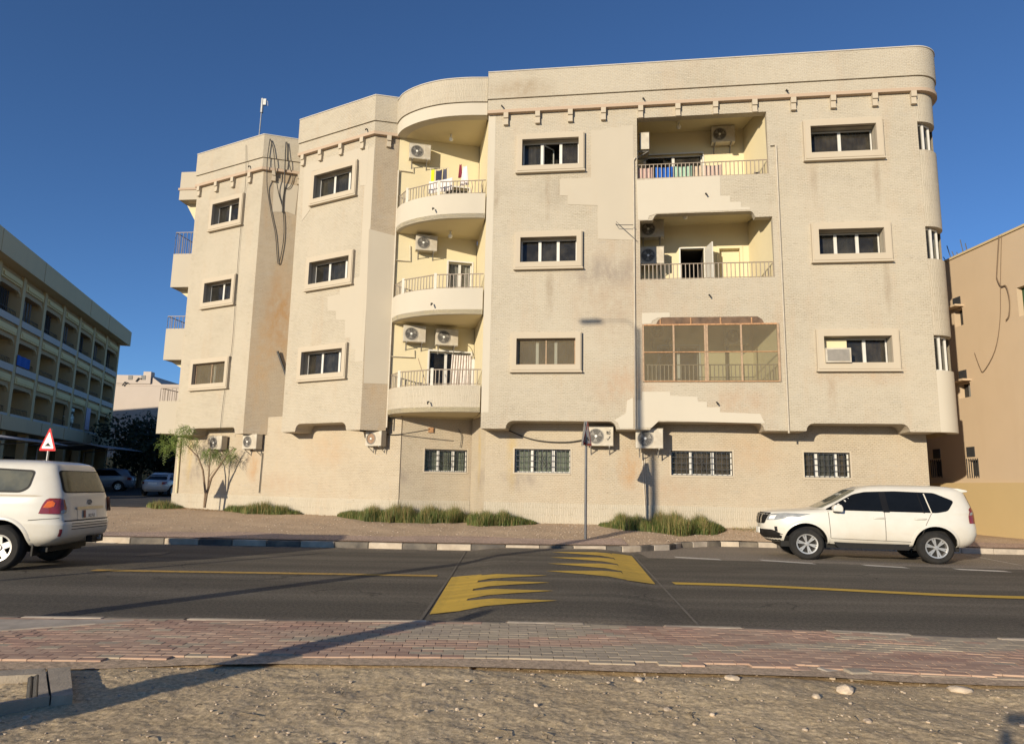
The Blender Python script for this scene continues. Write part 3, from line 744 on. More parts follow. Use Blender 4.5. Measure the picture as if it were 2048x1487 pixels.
patch(FR, [(1284, 626), (1339, 625), (1340, 634), (1316, 635), (1305, 641), (1302, 647), (1284, 648)], 'patch_pale')
patch(FR, [(1228, 840), (1252, 826), (1254, 801), (1266, 795), (1267, 856), (1240, 857), (1236, 845)], 'patch_pale')
patch(F2, [(655, 592), (680, 590), (680, 576), (700, 574), (700, 560), (732, 548), (722, 722), (712, 722), (712, 700), (701, 700), (701, 676), (690, 676), (690, 640), (672, 640), (672, 622), (656, 622)])
patch(F2, [(609, 331), (738, 290), (733, 370), (720, 372), (718, 318), (625, 343), (620, 420), (604, 442)])
patch(B2, [(738, 458), (791, 472), (782, 768), (727, 766)])
patch(B1, [(548, 362), (597, 372), (590, 430), (575, 424), (545, 424)])
mb = MB(); mb.slab(F2, L2 - .42, L2 - .005, 6.1, ZC - .5, -.01, .010); mb.build('plaster_patch', M['patch'], B, world=True)

# ---- ground floor, set back under the overhang
gw = []; gf = []
for a, b_ in [(1029, 1141), (1342, 1465), (1608, 1700)]:
    gf.append((FG.px(a, 920)[0], FG.px(b_, 920)[0]))
gh = [rect(a, b_, 2.14, 2.96) for a, b_ in gf]
LG = 14.55
panel('wall', FG, [(0, ZBASE), (LG, ZBASE), (LG, 4.3), (0, 4.3)], gh, M['tile_low'], bottom=.2, other=.2, hole_depth=.26)
gb = (BK.px(849, 918)[0], BK.px(934, 918)[0])
uG2 = (G2 - E3).dot(Vector(BK.d.xy))
panel('wall', BK, [(uG2 + .0, ZBASE), (uI + .1, ZBASE), (uI + .1, 4.095), (uG2 + .0, 4.095)], [rect(gb[0], gb[1], 2.14, 2.96)], M['tile_low'], bottom=.2, other=.02, hole_depth=.26)
panel('wall', FGL, [(0, ZBASE), (LGL, ZBASE), (LGL, 4.3), (0, 4.3)], [], M['tile_low'], bottom=.2, other=.4)
GE = Vector(FG.pt(0, 0).xy)
FW, LW = frame2(GI, GE)
m = MB(); m.slab(FW, 0, LW, ZBASE, 4.09, -.2, 0); m.build('wall', M['tile_low'], B, world=True)
m = MB(); ge = Vector(FG.pt(LG, 0).xy); vwall(m, ge, ge + inn * 11, ZBASE, 4.3); vwall(m, Vector((-14.6, 41)), G0, ZBASE, 4.3); m.build('wall', M['tile_low'], B, world=True)
specs = [[(1, 'curtain_teal'), (1.3, 'curtain_teal'), (1, 'curtain_teal')], [(1.05, 'curtain_brown'), (1.2, 'curtain_brown'), (1, 'curtain_brown')], [(.9, 'curtain_brown'), (1.5, 'curtain_grey'), (.9, 'curtain_brown')]]
for (a, b_), s in zip(gf, specs):
    m = MB(); m.slab(FG, a - .05, a, 2.1, 3.0, -.1, .012); m.slab(FG, b_, b_ + .05, 2.1, 3.0, -.1, .012); m.slab(FG, a, b_, 2.96, 3.0, -.1, .012); m.slab(FG, a, b_, 2.08, 2.14, -.1, .03)
    w = m.build('window', M['trim'], B, world=True); fill_window(FG, w, a, b_, 2.14, 2.96, s, .17, grille=True, glass='glass_clear')
m = MB(); m.slab(BK, gb[0] - .05, gb[0], 2.1, 3.0, -.1, .012); m.slab(BK, gb[1], gb[1] + .05, 2.1, 3.0, -.1, .012); m.slab(BK, gb[0], gb[1], 2.08, 2.14, -.1, .03)
w = m.build('window', M['trim'], B, world=True); fill_window(BK, w, gb[0], gb[1], 2.14, 2.96, [(1, 'curtain_teal'), (1.2, 'curtain_teal'), (1, 'curtain_teal')], .17, grille=True, glass='glass_clear')
# upright-tiled plinth
m = MB(); m.slab(FG, 0, LG, ZBASE - .1, 1.12, 0, .03); m.slab(BK, uG2, uI, ZBASE - .1, 1.1, 0, .03); m.slab(FGL, 0, LGL, ZBASE - .1, 1.08, 0, .03)
m.build('plinth', M['tile_vert'], B, world=True)
# soffits over the ground floor
m = MB(); sp = [E0, E1, E2, F2L, E3, E4, Vector((-4.3, 26.4)), Vector((-8, 31)), Vector((-14.4, 34))]
tr = tessellate_polygon([[Vector((p.x, p.y, 0)) for p in sp]]); m.add([(p.x, p.y, 3.9) for p in sp], [tuple(t) for t in tr])
sp = [E5, E6] + CARC[1:] + [SR0 + inn * 9, Vector(FG.pt(0, 0, -.3).xy)]
tr = tessellate_polygon([[Vector((p.x, p.y, 0)) for p in sp]]); m.add([(p.x, p.y, 3.9) for p in sp], [tuple(t) for t in tr])
m.build('soffit', M['cream'], B, world=True)

# ---- down pipes and spouts
def pipe(name, fr, pxs, r=.03, o=.05, mat='grey_pipe', parent=B):
    m = MB(); m.tube([fr.pt(*fr.px(x, y), o) for x, y in pxs], r, 6); return m.build(name, M[mat], parent, world=True, smooth=60)
pipe('drain_pipe', FR, [(1271, 316), (1267, 322), (1271, 857)])
pipe('drain_pipe', FR, [(1540, 292), (1551, 292), (1557, 420), (1577, 866)])
pipe('drain_pipe', BK, [(797, 342), (790, 500), (773, 855)], .035, .07)
pipe('drain_pipe', BK, [(826, 335), (826, 346), (799, 342)], .018, .05); pipe('drain_pipe', BK, [(820, 492), (820, 523), (790, 521)], .018, .05); pipe('drain_pipe', BK, [(828, 700), (828, 715), (782, 713)], .018, .05)
pipe('drain_pipe', FGL, [(527, 905), (520, 985)], .02, .05, 'black_cable')
pipe('drain_pipe', FG, [(1284, 902), (1290, 1015)], .014, .04); pipe('drain_pipe', FG, [(1288, 905), (1294, 1018)], .014, .04)
pipe('drain_pipe', FGL, [(363, 880), (355, 985)], .05, .06, 'cream')
def spout(fr, x, y, o=0.0, L=.14):
    u, z = fr.px(x, y, o); m = MB(); m.tube([fr.pt(u, z, o), fr.pt(u, z - .01, o + L * .6), fr.pt(u + .03, z - .09, o + L)], .026, 6); m.build('drain_spout', M['black_cable'], B, world=True)
for x, y in [(1004, 213), (1286, 198), (1572, 182)]: spout(FR, x, y, .12)
for x, y in [(1418, 590), (1433, 804), (1411, 388)]: spout(FR, x, y, 0)
spout(F2, 735, 259, .12); spout(F1, 501, 333, .12)
AF = Frame((-3.3, 24.6), 24)
for x, y in [(868, 417), (865, 607), (858, 803)]: spout(AF, x, y, 0)

# ---- balconies on the far left flank, seen end-on
SF = Frame((-15.35, 32.0), 0)
out = Vector((-1, .12, 0)).normalized(); along = Vector((.12, 1, 0)).normalized()
def flank(name, base, prof, L, mat):
    m = MB(); m.prism([Vector((base.x, base.y, 0)) + out * w + Vector((0, 0, z)) for w, z in prof], along * L); o = m.build(name, M[mat], B, world=True); fixnormals(o); return o
fb = Vector((-14.78, 31.55))
zq = lambda y, x=345: SF.px(x, y)[1]
flank('roof_overhang', fb, [(0, zq(405)), (1.02, zq(405)), (1.02, zq(350)), (0, zq(350))], 3.2, 'patch')
flank('roof_overhang', fb + along.xy * .55, [(0, zq(470)), (.95, zq(405) - .01), (0, zq(405) - .01)], 2.6, 'cream')
flank('cornice', fb + along.xy * -.04, [(0, zq(386)), (1.08, zq(386)), (1.08, zq(382)), (0, zq(382))], 3.28, 'trim_pink')
for (yt, yb, yi, yr) in [(512, 578, 606, 470), (660, 722, 745, 636), (803, 868, 872, 778)]:
    flank('flank_balcony', fb, [(0, zq(yb)), (1.02, zq(yb)), (1.02, zq(yt)), (0, zq(yt))], 3.2, 'patch')
    flank('flank_balcony', fb + along.xy * .55, [(0, zq(yi)), (.95, zq(yb) - .01), (0, zq(yb) - .01)], 2.6, 'cream')
    bars = MB(); zt_, zr_ = zq(yt), zq(yr); P = [Vector((fb.x, fb.y, 0)) + out * .05, Vector((fb.x, fb.y, 0)) + out * .98, Vector((fb.x, fb.y, 0)) + out * .98 + along * 3]
    for a, b_ in zip(P[:-1], P[1:]):
        bars.tube([a + Vector((0, 0, zr_)), b_ + Vector((0, 0, zr_))], .02, 6); n = max(4, int((b_ - a).length / .17))
        for j in range(n + 1):
            q = a.lerp(b_, j / n); bars.tube([q + Vector((0, 0, zt_ - .02)), q + Vector((0, 0, zr_))], .012, 5)
    bars.build('railing', M['rail'], B, world=True)
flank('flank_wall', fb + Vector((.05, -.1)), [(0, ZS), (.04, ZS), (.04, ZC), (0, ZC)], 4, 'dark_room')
# ================================================================== things fixed to the building
def make_ac(label):
    """outdoor condenser 0.86 wide, 0.32 deep, 0.62 high; origin at the wall, bottom centre; faces local -y"""
    t = thing('ac_unit', label, 'air conditioner', (0, 0, 0), 0, 'outdoor air conditioner units on the apartment block')
    m = MB(); w, d, h = .86, .32, .62; y0, y1 = -.42, -.10
    m.box((0, (y0 + y1) / 2, h / 2 + .0), (w, y1 - y0, h)); m.box((0, (y0 + y1) / 2, h + .008), (w + .02, y1 - y0 + .02, .016))
    m.box((.29, y0 - .006, h / 2), (.26, .012, h - .03))
    c = m.build('casing', M['ac_white'], t)
    bv = c.modifiers.new('bevel', 'BEVEL'); bv.width = .012; bv.segments = 2
    m = MB(); m.lathe([(0, y0 - .004), (.235, y0 - .004)], (-.13, 0, h / 2), 'y', 28); m.build('fan_opening', M['ac_dark'], t)
    g = MB()
    for r in (.06, .10, .14, .18, .215): g.lathe([(r - .004, y0 - .018), (r + .004, y0 - .018), (r + .004, y0 - .012), (r - .004, y0 - .012)], (-.13, 0, h / 2), 'y', 24)
    for k in range(12):
        a = k * math.pi / 6; g.tube([(-.13, y0 - .014, h / 2), (-.13 + .23 * math.cos(a), y0 - .014, h / 2 + .23 * math.sin(a))], .004, 4)
    g.lathe([(.228, y0), (.228, y0 - .02), (.25, y0 - .02), (.25, y0)], (-.13, 0, h / 2), 'y', 28)
    g.build('grille', M['ac_grey'], t)
    f = MB()
    for k in range(3):
        a = k * 2 * math.pi / 3 + .4
        f.add([(-.13 + .03 * math.cos(a), y0 - .006, h / 2 + .03 * math.sin(a)), (-.13 + .2 * math.cos(a - .35), y0 - .008, h / 2 + .2 * math.sin(a - .35)), (-.13 + .2 * math.cos(a + .4), y0 - .006, h / 2 + .2 * math.sin(a + .4))], [(0, 1, 2)])
    f.build('fan', M['ac_grey'], t)
    hb = MB(); hb.lathe([(0, y0 - .026), (.04, y0 - .024), (.045, y0 - .012)], (-.13, 0, h / 2), 'y', 14); hb.build('hub', M['bulb'], t)
    b = MB()
    for x in (-.3, .3):
        b.box((x, -.2, -.02), (.04, .44, .04)); b.tube([(x, -.38, -.03), (x, .0, -.26)], .016, 5); b.box((x, -.005, -.14), (.04, .02, .3))
    b.build('bracket', M['ac_grey'], t)
    return t
ac0 = None
def ac(fr, x, y, wpx, label, o=0.0, rot=0.0, scale=None):
    """bottom centre of the casing at pixel (x, y) of the photograph, measured on the wall frame"""
    global ac0
    front = fr.off(o + .42); u, z = front.px(x, y); p = fr.pt(u, z, o)
    if scale is None:
        a = front.px(x - wpx / 2, y)[0]; b = front.px(x + wpx / 2, y)[0]; scale = (b - a) / .88
    if ac0 is None: ac0 = make_ac(label); t = ac0
    else: t = dup(ac0, label=label)
    t.location = p; t.rotation_euler = (0, 0, -R(fr.deg) + rot); t.scale = (scale,) * 3
    return t, scale
BKR = [FR.off(-REC)] * 3
ac_list = []
ac_list.append(ac(BK, 840, 317, 44, 'air conditioner high on the wall of the top round balcony'))
ac_list.append(ac(BK, 853, 500, 44, 'air conditioner with square black grille on the wall of the middle round balcony'))
ac_list.append(ac(BK, 829, 683, 46, 'left one of two air conditioners in the lowest round balcony'))
ac_list.append(ac(BK, 894, 690, 46, 'right one of two air conditioners in the lowest round balcony above the curtained door'))
ac_list.append(ac(FR.off(-REC), 1447, 283, 48, 'air conditioner near the ceiling of the right hand top floor balcony'))
# the unit on the hidden left cheek faces sideways
t, s = ac(FR.off(-REC), 1290, 290, 48, 'air conditioner seen from its finned side in the top floor recessed balcony', scale=1.0)
t.location = FR.pt(RB[0]['u0'] + .02, FR.px(1285, 290)[1], -.75); t.rotation_euler = (0, 0, -R(8) + math.pi / 2)
ac_list.append(ac(FR.off(-REC), 1304, 474, 50, 'upper of two stacked air conditioners in the second floor recessed balcony', .25))
ac_list.append(ac(FR.off(-REC), 1304, 527, 50, 'lower of two stacked air conditioners in the second floor recessed balcony', .25))
ac_list.append(ac(FR.off(-REC), 1474, 688, 50, 'air conditioner behind the right half of the rusty screen'))
ac_list.append(ac(FR.off(-REC), 1322, 678, 46, 'air conditioner in the shade behind the left end of the rusty screen'))
def acg(fr, x, y, w, label, o=0.0): ac_list.append(ac(fr, x, y, 40, label, o, scale=w)); return ac_list[-1][0]
acg(FGL, 428, 898, .9, 'smaller ground floor air conditioner just right of the leaning tree crown')
acg(FGL, 497, 897, .95, 'ground floor air conditioner under the splayed left corner above the tree shadow')
a13 = acg(FGL, 744, 891, .86, 'ground floor air conditioner with rusty brown fan under the splayed wall', .1)
a14 = acg(FG, 1200, 891, 1.05, 'ground floor air conditioner with black handwriting right of the sign pole', .0)
acg(FG, 1299, 896, 1.04, 'ground floor air conditioner half shaded under the down pipe', .3)
rf = MB(); rf.lathe([(0, -.428), (.2, -.428)], (-.13, 0, .31), 'y', 24); rf.build('fan_rust', M['rust'], a13)
# handwriting in black marker on one casing: a scrawled word and a tick
w = MB()
for st in ([(.21, .44), (.23, .47), (.25, .45), (.23, .43), (.22, .40)], [(.26, .40), (.27, .46), (.29, .42), (.31, .46), (.33, .41)], [(.33, .50), (.34, .51)], [(.30, .49), (.31, .495)], [(.22, .38), (.25, .395), (.28, .38), (.33, .385)],
           [(.22, .24), (.25, .18), (.29, .24), (.33, .31)]):
    w.tube([(x, -.434, z) for x, z in st], .013, 5)
w.build('handwriting', M['black'], a14)

# window air conditioner in the lowest right window
u0, z0 = FR.px(1648, 727); u1, z1 = FR.px(1697, 698)
WA = thing('window_ac', 'boxy window air conditioner set in the lowest right window', 'air conditioner', FR.pt((u0 + u1) / 2, z0, 0))
m = MB(); m.slab(FR, u0, u1, z0, z1, -.4, .24); o = m.build('casing', M['ac_white'], WA, world=True)
m = MB(); m.slab(FR, u0 + .05, u1 - .05, z0 + .05, z1 - .05, .24, .244); m.build('coil', M['ac_grey'], WA, world=True)
m = MB()
for k in range(22):
    u = u0 + .06 + (u1 - u0 - .12) * k / 21; m.slab(FR, u - .004, u + .004, z0 + .05, z1 - .05, .244, .254)
m.build('grille', M['ac_grey'], WA, world=True)
m = MB(); m.slab(FR, u0, u1 + .02, z1 + .002, z1 + .36, -.25, -.22); m.build('filler_board', M['cream'], WA, world=True)

# ---- laundry and bits on the balconies
def cloth(fr, u0, u1, z0, z1, o, colr, label, name='towel', cat='laundry', fold=.02, sag=.03, taper=0.0, world_mat=None):
    m = MB(); nx, nzv = 10, 6; vs = []
    for j in range(nzv + 1):
        t = j / nzv
        for i in range(nx + 1):
            s = i / nx; k = 1 - taper * t
            uu = (u0 + u1) / 2 + (s - .5) * (u1 - u0) * k
            z = z0 + (z1 - z0) * t - sag * math.sin(math.pi * s) * t
            vs.append(fr.pt(uu, z, o + fold * math.sin(s * 11 + u0 * 3) * (1.2 - t)))
    fs = [(j * (nx + 1) + i, j * (nx + 1) + i + 1, (j + 1) * (nx + 1) + i + 1, (j + 1) * (nx + 1) + i) for j in range(nzv) for i in range(nx)]
    m.add(vs, fs)
    o_ = m.build(name, simple('cloth', colr, .95, 0, .1), None, smooth=80)
    sm = o_.modifiers.new('thickness', 'SOLIDIFY'); sm.thickness = .012
    return tag(o_, label, cat, 'laundry hung on the balconies')
b = RB[0]; fo = -.2
def ux(x, y=340): return FR.px(x, y, fo)[0]
for a, c, colr, lab in [(1277, 1305, (.52, .36, .31), 'pink towel at the left end of the top right balcony railing'), (1311, 1346, (.02, .12, .48), 'bright blue towel hung on the top right balcony railing'),
                        (1348, 1384, (.34, .50, .37), 'mint green towel beside the blue one on the balcony railing'), (1386, 1402, (.54, .43, .31), 'narrow tan towel right of the mint green one'),
                        (1407, 1443, (.54, .40, .33), 'wide dusty pink towel right of the tan one on the railing')]:
    cloth(FR, ux(a), ux(c), b['z0'] - .12, b['z0'] + .50, fo, colr, lab)
ub = FR.px(1515, 340)[0]
cloth(FR, ub - .12, ub + .14, b['z0'] - .3, b['z0'] + .2, -.25, (.02, .02, .025), 'small black bundle at the right end of the top balcony', 'bundle', 'bundle', .06, .02, .5)
BF = Frame(ARCS[8], 24)
def bx(x, y, o=-.35): return BF.px(x, y, o)
def lc(xa, xb, ya, yb, colr, lab, name, taper=0.0, o=-.35):
    cloth(BF, bx(xa, ya, o)[0], bx(xb, ya, o)[0], bx(xa, yb, o)[1], bx(xa, ya, o)[1], o, colr, lab, name, 'laundry', taper=taper)
lc(863, 869, 339, 366, (.55, .60, .02), 'lime yellow garment drying on the top round balcony', 'garment')
lc(872, 884, 341, 368, (.03, .03, .06), 'dark navy garment beside the lime one on the rack', 'garment', 0, -.42)
lc(885, 895, 338, 364, (.07, .07, .10), 'charcoal garment at the right end of the drying rack', 'garment', .3, -.5)
lc(917, 925, 329, 356, (.20, .02, .04), 'maroon garment hung on the top round balcony', 'garment', .5)
lc(922, 938, 333, 372, (.70, .62, .60), 'pale pink shirt hanging in front of the maroon garment', 'garment', .5, -.28)
lc(858, 905, 363, 388, (.66, .62, .60), 'white sheet spread inside the top round balcony railing', 'sheet', 0, -.22)
# airer under the garments
m = MB(); A = [BF.pt(*bx(x, y, -.45), -.45) for x, y in ((861, 336), (897, 336), (897, 392), (861, 392))]
m.tube([A[3], A[0], A[1], A[2]], .012, 5); 
tag(m.build('clothes_airer', M['white_alu'], None), 'thin white clothes airer on the top round balcony', 'airer')
# white plastic chair behind the rusty screen
c = thing('plastic_chair', 'white plastic chair behind the left part of the rusty screen', 'chair', FR.pt(6.0, 4.2, -1.0), -R(8))
M['plastic'] = simple('white_plastic', (.62, .64, .68), .4)
m = MB(); m.box((0, 0, .43), (.46, .44, .03)); m.build('seat', M['plastic'], c)
m = MB()
for k in range(7):
    x = -.2 + .4 * k / 6; m.box((x, .22 + .03 * math.cos(k), .68), (.04, .02, .46 + .1 * math.sin(math.pi * k / 6)), Matrix.Rotation(.12, 3, 'X'))
m.box((0, .23, .92), (.46, .03, .06)); m.build('backrest', M['plastic'], c)
for sx in (-1, 1):
    m = MB(); m.tube([(sx * .22, -.2, .64), (sx * .24, .2, .66)], .02, 6); m.build('armrest', M['plastic'], c)
    for sy in (-1, 1):
        m = MB(); m.tube([(sx * .2, sy * .19, .43), (sx * .23, sy * .23, 0)], .018, 6); m.build('leg', M['plastic'], c)
# mop handle and bars on the lowest round balcony
m = MB(); m.tube([BF.pt(*bx(836, 716, -.3), -.3), BF.pt(*bx(853, 770, -.3), -.3)], .014, 5); tag(m.build('broom_handle', M['rust_pale']), 'thin broom handle leaning in the lowest round balcony', 'broom')

# ---- cables on the facade
def cable(fr, pxs, label, r=.02, o=.06, group='loose black cables on the walls', mat='black_cable'):
    P = [fr.pt(*fr.px(x, y, oo), oo) for x, y, oo in [(q[0], q[1], q[2] if len(q) > 2 else o) for q in pxs]]
    sm = []
    for i in range(len(P) - 1):
        p0 = P[max(0, i - 1)]; p1 = P[i]; p2 = P[i + 1]; p3 = P[min(len(P) - 1, i + 2)]
        for j in range(4):
            t = j / 4; sm.append(.5 * ((2 * p1) + (p2 - p0) * t + (2 * p0 - 5 * p1 + 4 * p2 - p3) * t * t + (3 * p1 - p0 - 3 * p2 + p3) * t ** 3))
    sm.append(P[-1]); m = MB(); m.tube(sm, r, 5)
    return tag(m.build('cable', M[mat], None, smooth=60), label, 'cable', group)
T = .24
cable(B1, [(540, 278, T), (535, 315, T), (534, 345, T), (535, 380), (543, 430), (551, 470), (556, 528), (564, 500), (568, 465), (566, 420), (557, 385), (551, 345, T), (547, 300, T), (541, 279, T)], 'long black cable looping down from the roof of the left wing', .018)
cable(B1, [(572, 284, T), (570, 330, T), (569, 375), (566, 400), (565, 425)], 'thick black cable hanging right of the long loop', .026)
cable(B1, [(574, 284, T), (579, 330, T), (586, 355), (581, 372), (574, 377), (569, 375)], 'short black cable curling to the second corbel', .016)
cable(F1, [(492, 290, .22), (492, 340, .22), (490, 380), (484, 430), (476, 520), (470, 610), (463, 700), (448, 790), (440, 862)], 'thin wire running down the left end wall', .009)
cable(FGL, [(770, 868), (790, 869), (815, 866), (845, 861), (860, 858)], 'black cable between the rusty junction box and the drain pipe', .018)
cable(FG, [(1012, 858), (1050, 874), (1085, 882), (1130, 884), (1162, 880), (1180, 872)], 'black cable sagging under the overhang left of the sign', .022)
cable(BK, [(917, 858), (923, 872), (920, 894)], 'short bent wire above the first barred window', .012)
cable(BK, [(935, 690), (944, 700), (955, 740), (958, 770)], 'thin cable curving down beside the lowest round balcony door', .012, .3)
u, z = BK.px(862, 859); m = MB(); m.slab(BK, u - .1, u + .08, z - .1, z + .08, 0, .07)
tag(m.build('junction_box', M['rust']), 'small rusty junction box above the first barred window', 'junction box')
m = MB(); m.tube([B1.pt(*B1.px(555, 702, .12), .12), B1.pt(*B1.px(575, 758, .05), .05)], .05, 6)
tag(m.build('metal_bar', M['dark_steel']), 'dark bar hanging askew on the splayed left wall', 'bar')
m = MB(); m.tube([FR.pt(*FR.px(1232, 447), .0), FR.pt(*FR.px(1232, 455), .25), FR.pt(*FR.px(1266, 455), .25)], .012, 5); m.tube([FR.pt(*FR.px(1232, 447), .2), FR.pt(*FR.px(1274, 484), .1)], .008, 5)
tag(m.build('wire_bracket', M['dark_steel']), 'thin bent wire bracket on the smooth patch left of the balcony', 'bracket')
# antenna mast on the left wing
p = F1.pt(*F1.px(515, 300, -1.0), -1.0); AM = thing('antenna_mast', 'slim steel mast with small antenna on the left wing roof', 'antenna', (p.x, p.y, ZG))
zt = F1.px(519, 205, -1.0)[1]; h = zt - ZG
m = MB(); m.tube([(0, 0, -.1), (.05, 0, h)], .028, 8); m.build('pole', M['steel'], AM)
m = MB(); m.tube([(.05, 0, h - .55), (.05, 0, h + .15)], .07, 10); m.box((.15, 0, h - .02), (.16, .1, .3)); m.tube([(.05, 0, h + .1), (.3, 0, h + .02), (.32, 0, h - .2)], .015, 5); m.build('antenna_head', M['steel'], AM)

# ================================================================== ground, road, pavements
def terrain(name, x0, x1, y0, y1, step, fz, mat, keep=None, kind='structure', ystep=None):
    nx = int((x1 - x0) / step); ny = int((y1 - y0) / (ystep or step)); vs = []; fs = []
    for j in range(ny + 1):
        for i in range(nx + 1):
            x = x0 + (x1 - x0) * i / nx; y = y0 + (y1 - y0) * j / ny; q = fz(x, y)
            vs.append(q if not isinstance(q, float) else (x, y, q))
    for j in range(ny):
        for i in range(nx):
            a = j * (nx + 1) + i; fs.append((a, a + 1, a + nx + 2, a + nx + 1))
    m = MB(); m.add(vs, fs); o = m.build(name, mat, None, smooth=180); o['kind'] = kind; return o
def interp(tab, x):
    if x <= tab[0][0]: return tab[0][1]
    for (a, b), (c, d) in zip(tab[:-1], tab[1:]):
        if x <= c:
            t = (x - a) / (c - a); t = t * t * (3 - 2 * t); return b + (d - b) * t
    return tab[-1][1]
NEAR = [(-60, 6.5), (-14, 8.0), (-6, 8.3), (-3.0, 8.42), (0, 8.58), (2.4, 8.52), (6, 8.15), (10, 7.6), (30, 4.8), (60, .6)]      # near road edge y(x)
FAR = [(-60, 18.9), (-10, 19.0), (-5, 18.95), (-2, 18.85), (1, 18.95), (3, 19.2), (4.2, 19.9), (5.2, 21.2), (6.4, 21.75), (9, 21.6), (14, 20.9), (24, 19.5), (60, 14.4)]
MID = [(-60, 13.2), (-7.5, 13.36), (-1, 13.49), (1, 13.45), (3.3, 13.05), (8.5, 12.13), (20, 10.4), (60, 4.8)]
PAVB = [(-60, 4.6), (-12, 5.4), (-6, 6.05), (-4, 6.35), (-2, 6.68), (0, 6.72), (2, 6.62), (4.7, 6.4), (8, 6.0), (30, 3.4), (60, -.5)]  # back edge of near pavement
def hump(x, y):
    xl = -1.05; xr = 2.3 + (y - 9) * .085
    w = .9
    a = min(1, max(0, (x - xl) / w)); b = min(1, max(0, (xr - x) / w)); k = min(a, b)
    return .085 * k * k * (3 - 2 * k)
def roadz(x, y): return hump(x, y)
def gravelly(name, c1, c2, c3, scale=1.0, bs=.5, tracks=False):
    m, nt, b = new_mat(name); oc = coords(nt)
    big = nz(nt, oc, .5 * scale, 5, .6); fine = nz(nt, oc, 26 * scale, 6, .75); mid = nz(nt, oc, 4 * scale, 5, .65)
    c = mix(nt, ramp(nt, mid, .35, .68), c1, c2); c = mix(nt, ramp(nt, big, .4, .7, (0, 0, 0), (.7, .7, .7)), c, c3)
    sp = ramp(nt, fine, .35, .7, (.55, .55, .55), (1.3, 1.3, 1.3)); c = mix(nt, 1.0, c, sp, 'MULTIPLY')
    vo = nt.nodes.new('ShaderNodeTexVoronoi'); vo.inputs['Scale'].default_value = 38 * scale; nt.links.new(oc, vo.inputs['Vector'])
    c = mix(nt, ramp(nt, vo.outputs['Distance'], .10, .16, (.55, .55, .55), (0, 0, 0)), c, tuple(min(1, x * 1.7) for x in c2))
    nt.links.new(c, b.inputs['Base Color']); b.inputs['Roughness'].default_value = .95; b.inputs['Specular IOR Level'].default_value = .1
    ad = nt.nodes.new('ShaderNodeMath'); ad.operation = 'MULTIPLY_ADD'; nt.links.new(mid, ad.inputs[0]); ad.inputs[1].default_value = 2.0; nt.links.new(fine, ad.inputs[2])
    bump(nt, b, ad.outputs[0], bs, .03); return m
M['sand'] = gravelly('sandy_soil', (.62, .475, .285), (.69, .54, .345), (.52, .385, .23), 1.0, .3)
M['verge'] = gravelly('dusty_verge', (.58, .43, .29), (.62, .475, .33), (.50, .365, .245), .8, .28)
M['far_ground'] = gravelly('far_ground', (.40, .31, .22), (.44, .35, .26), (.32, .25, .18), .2, .2)
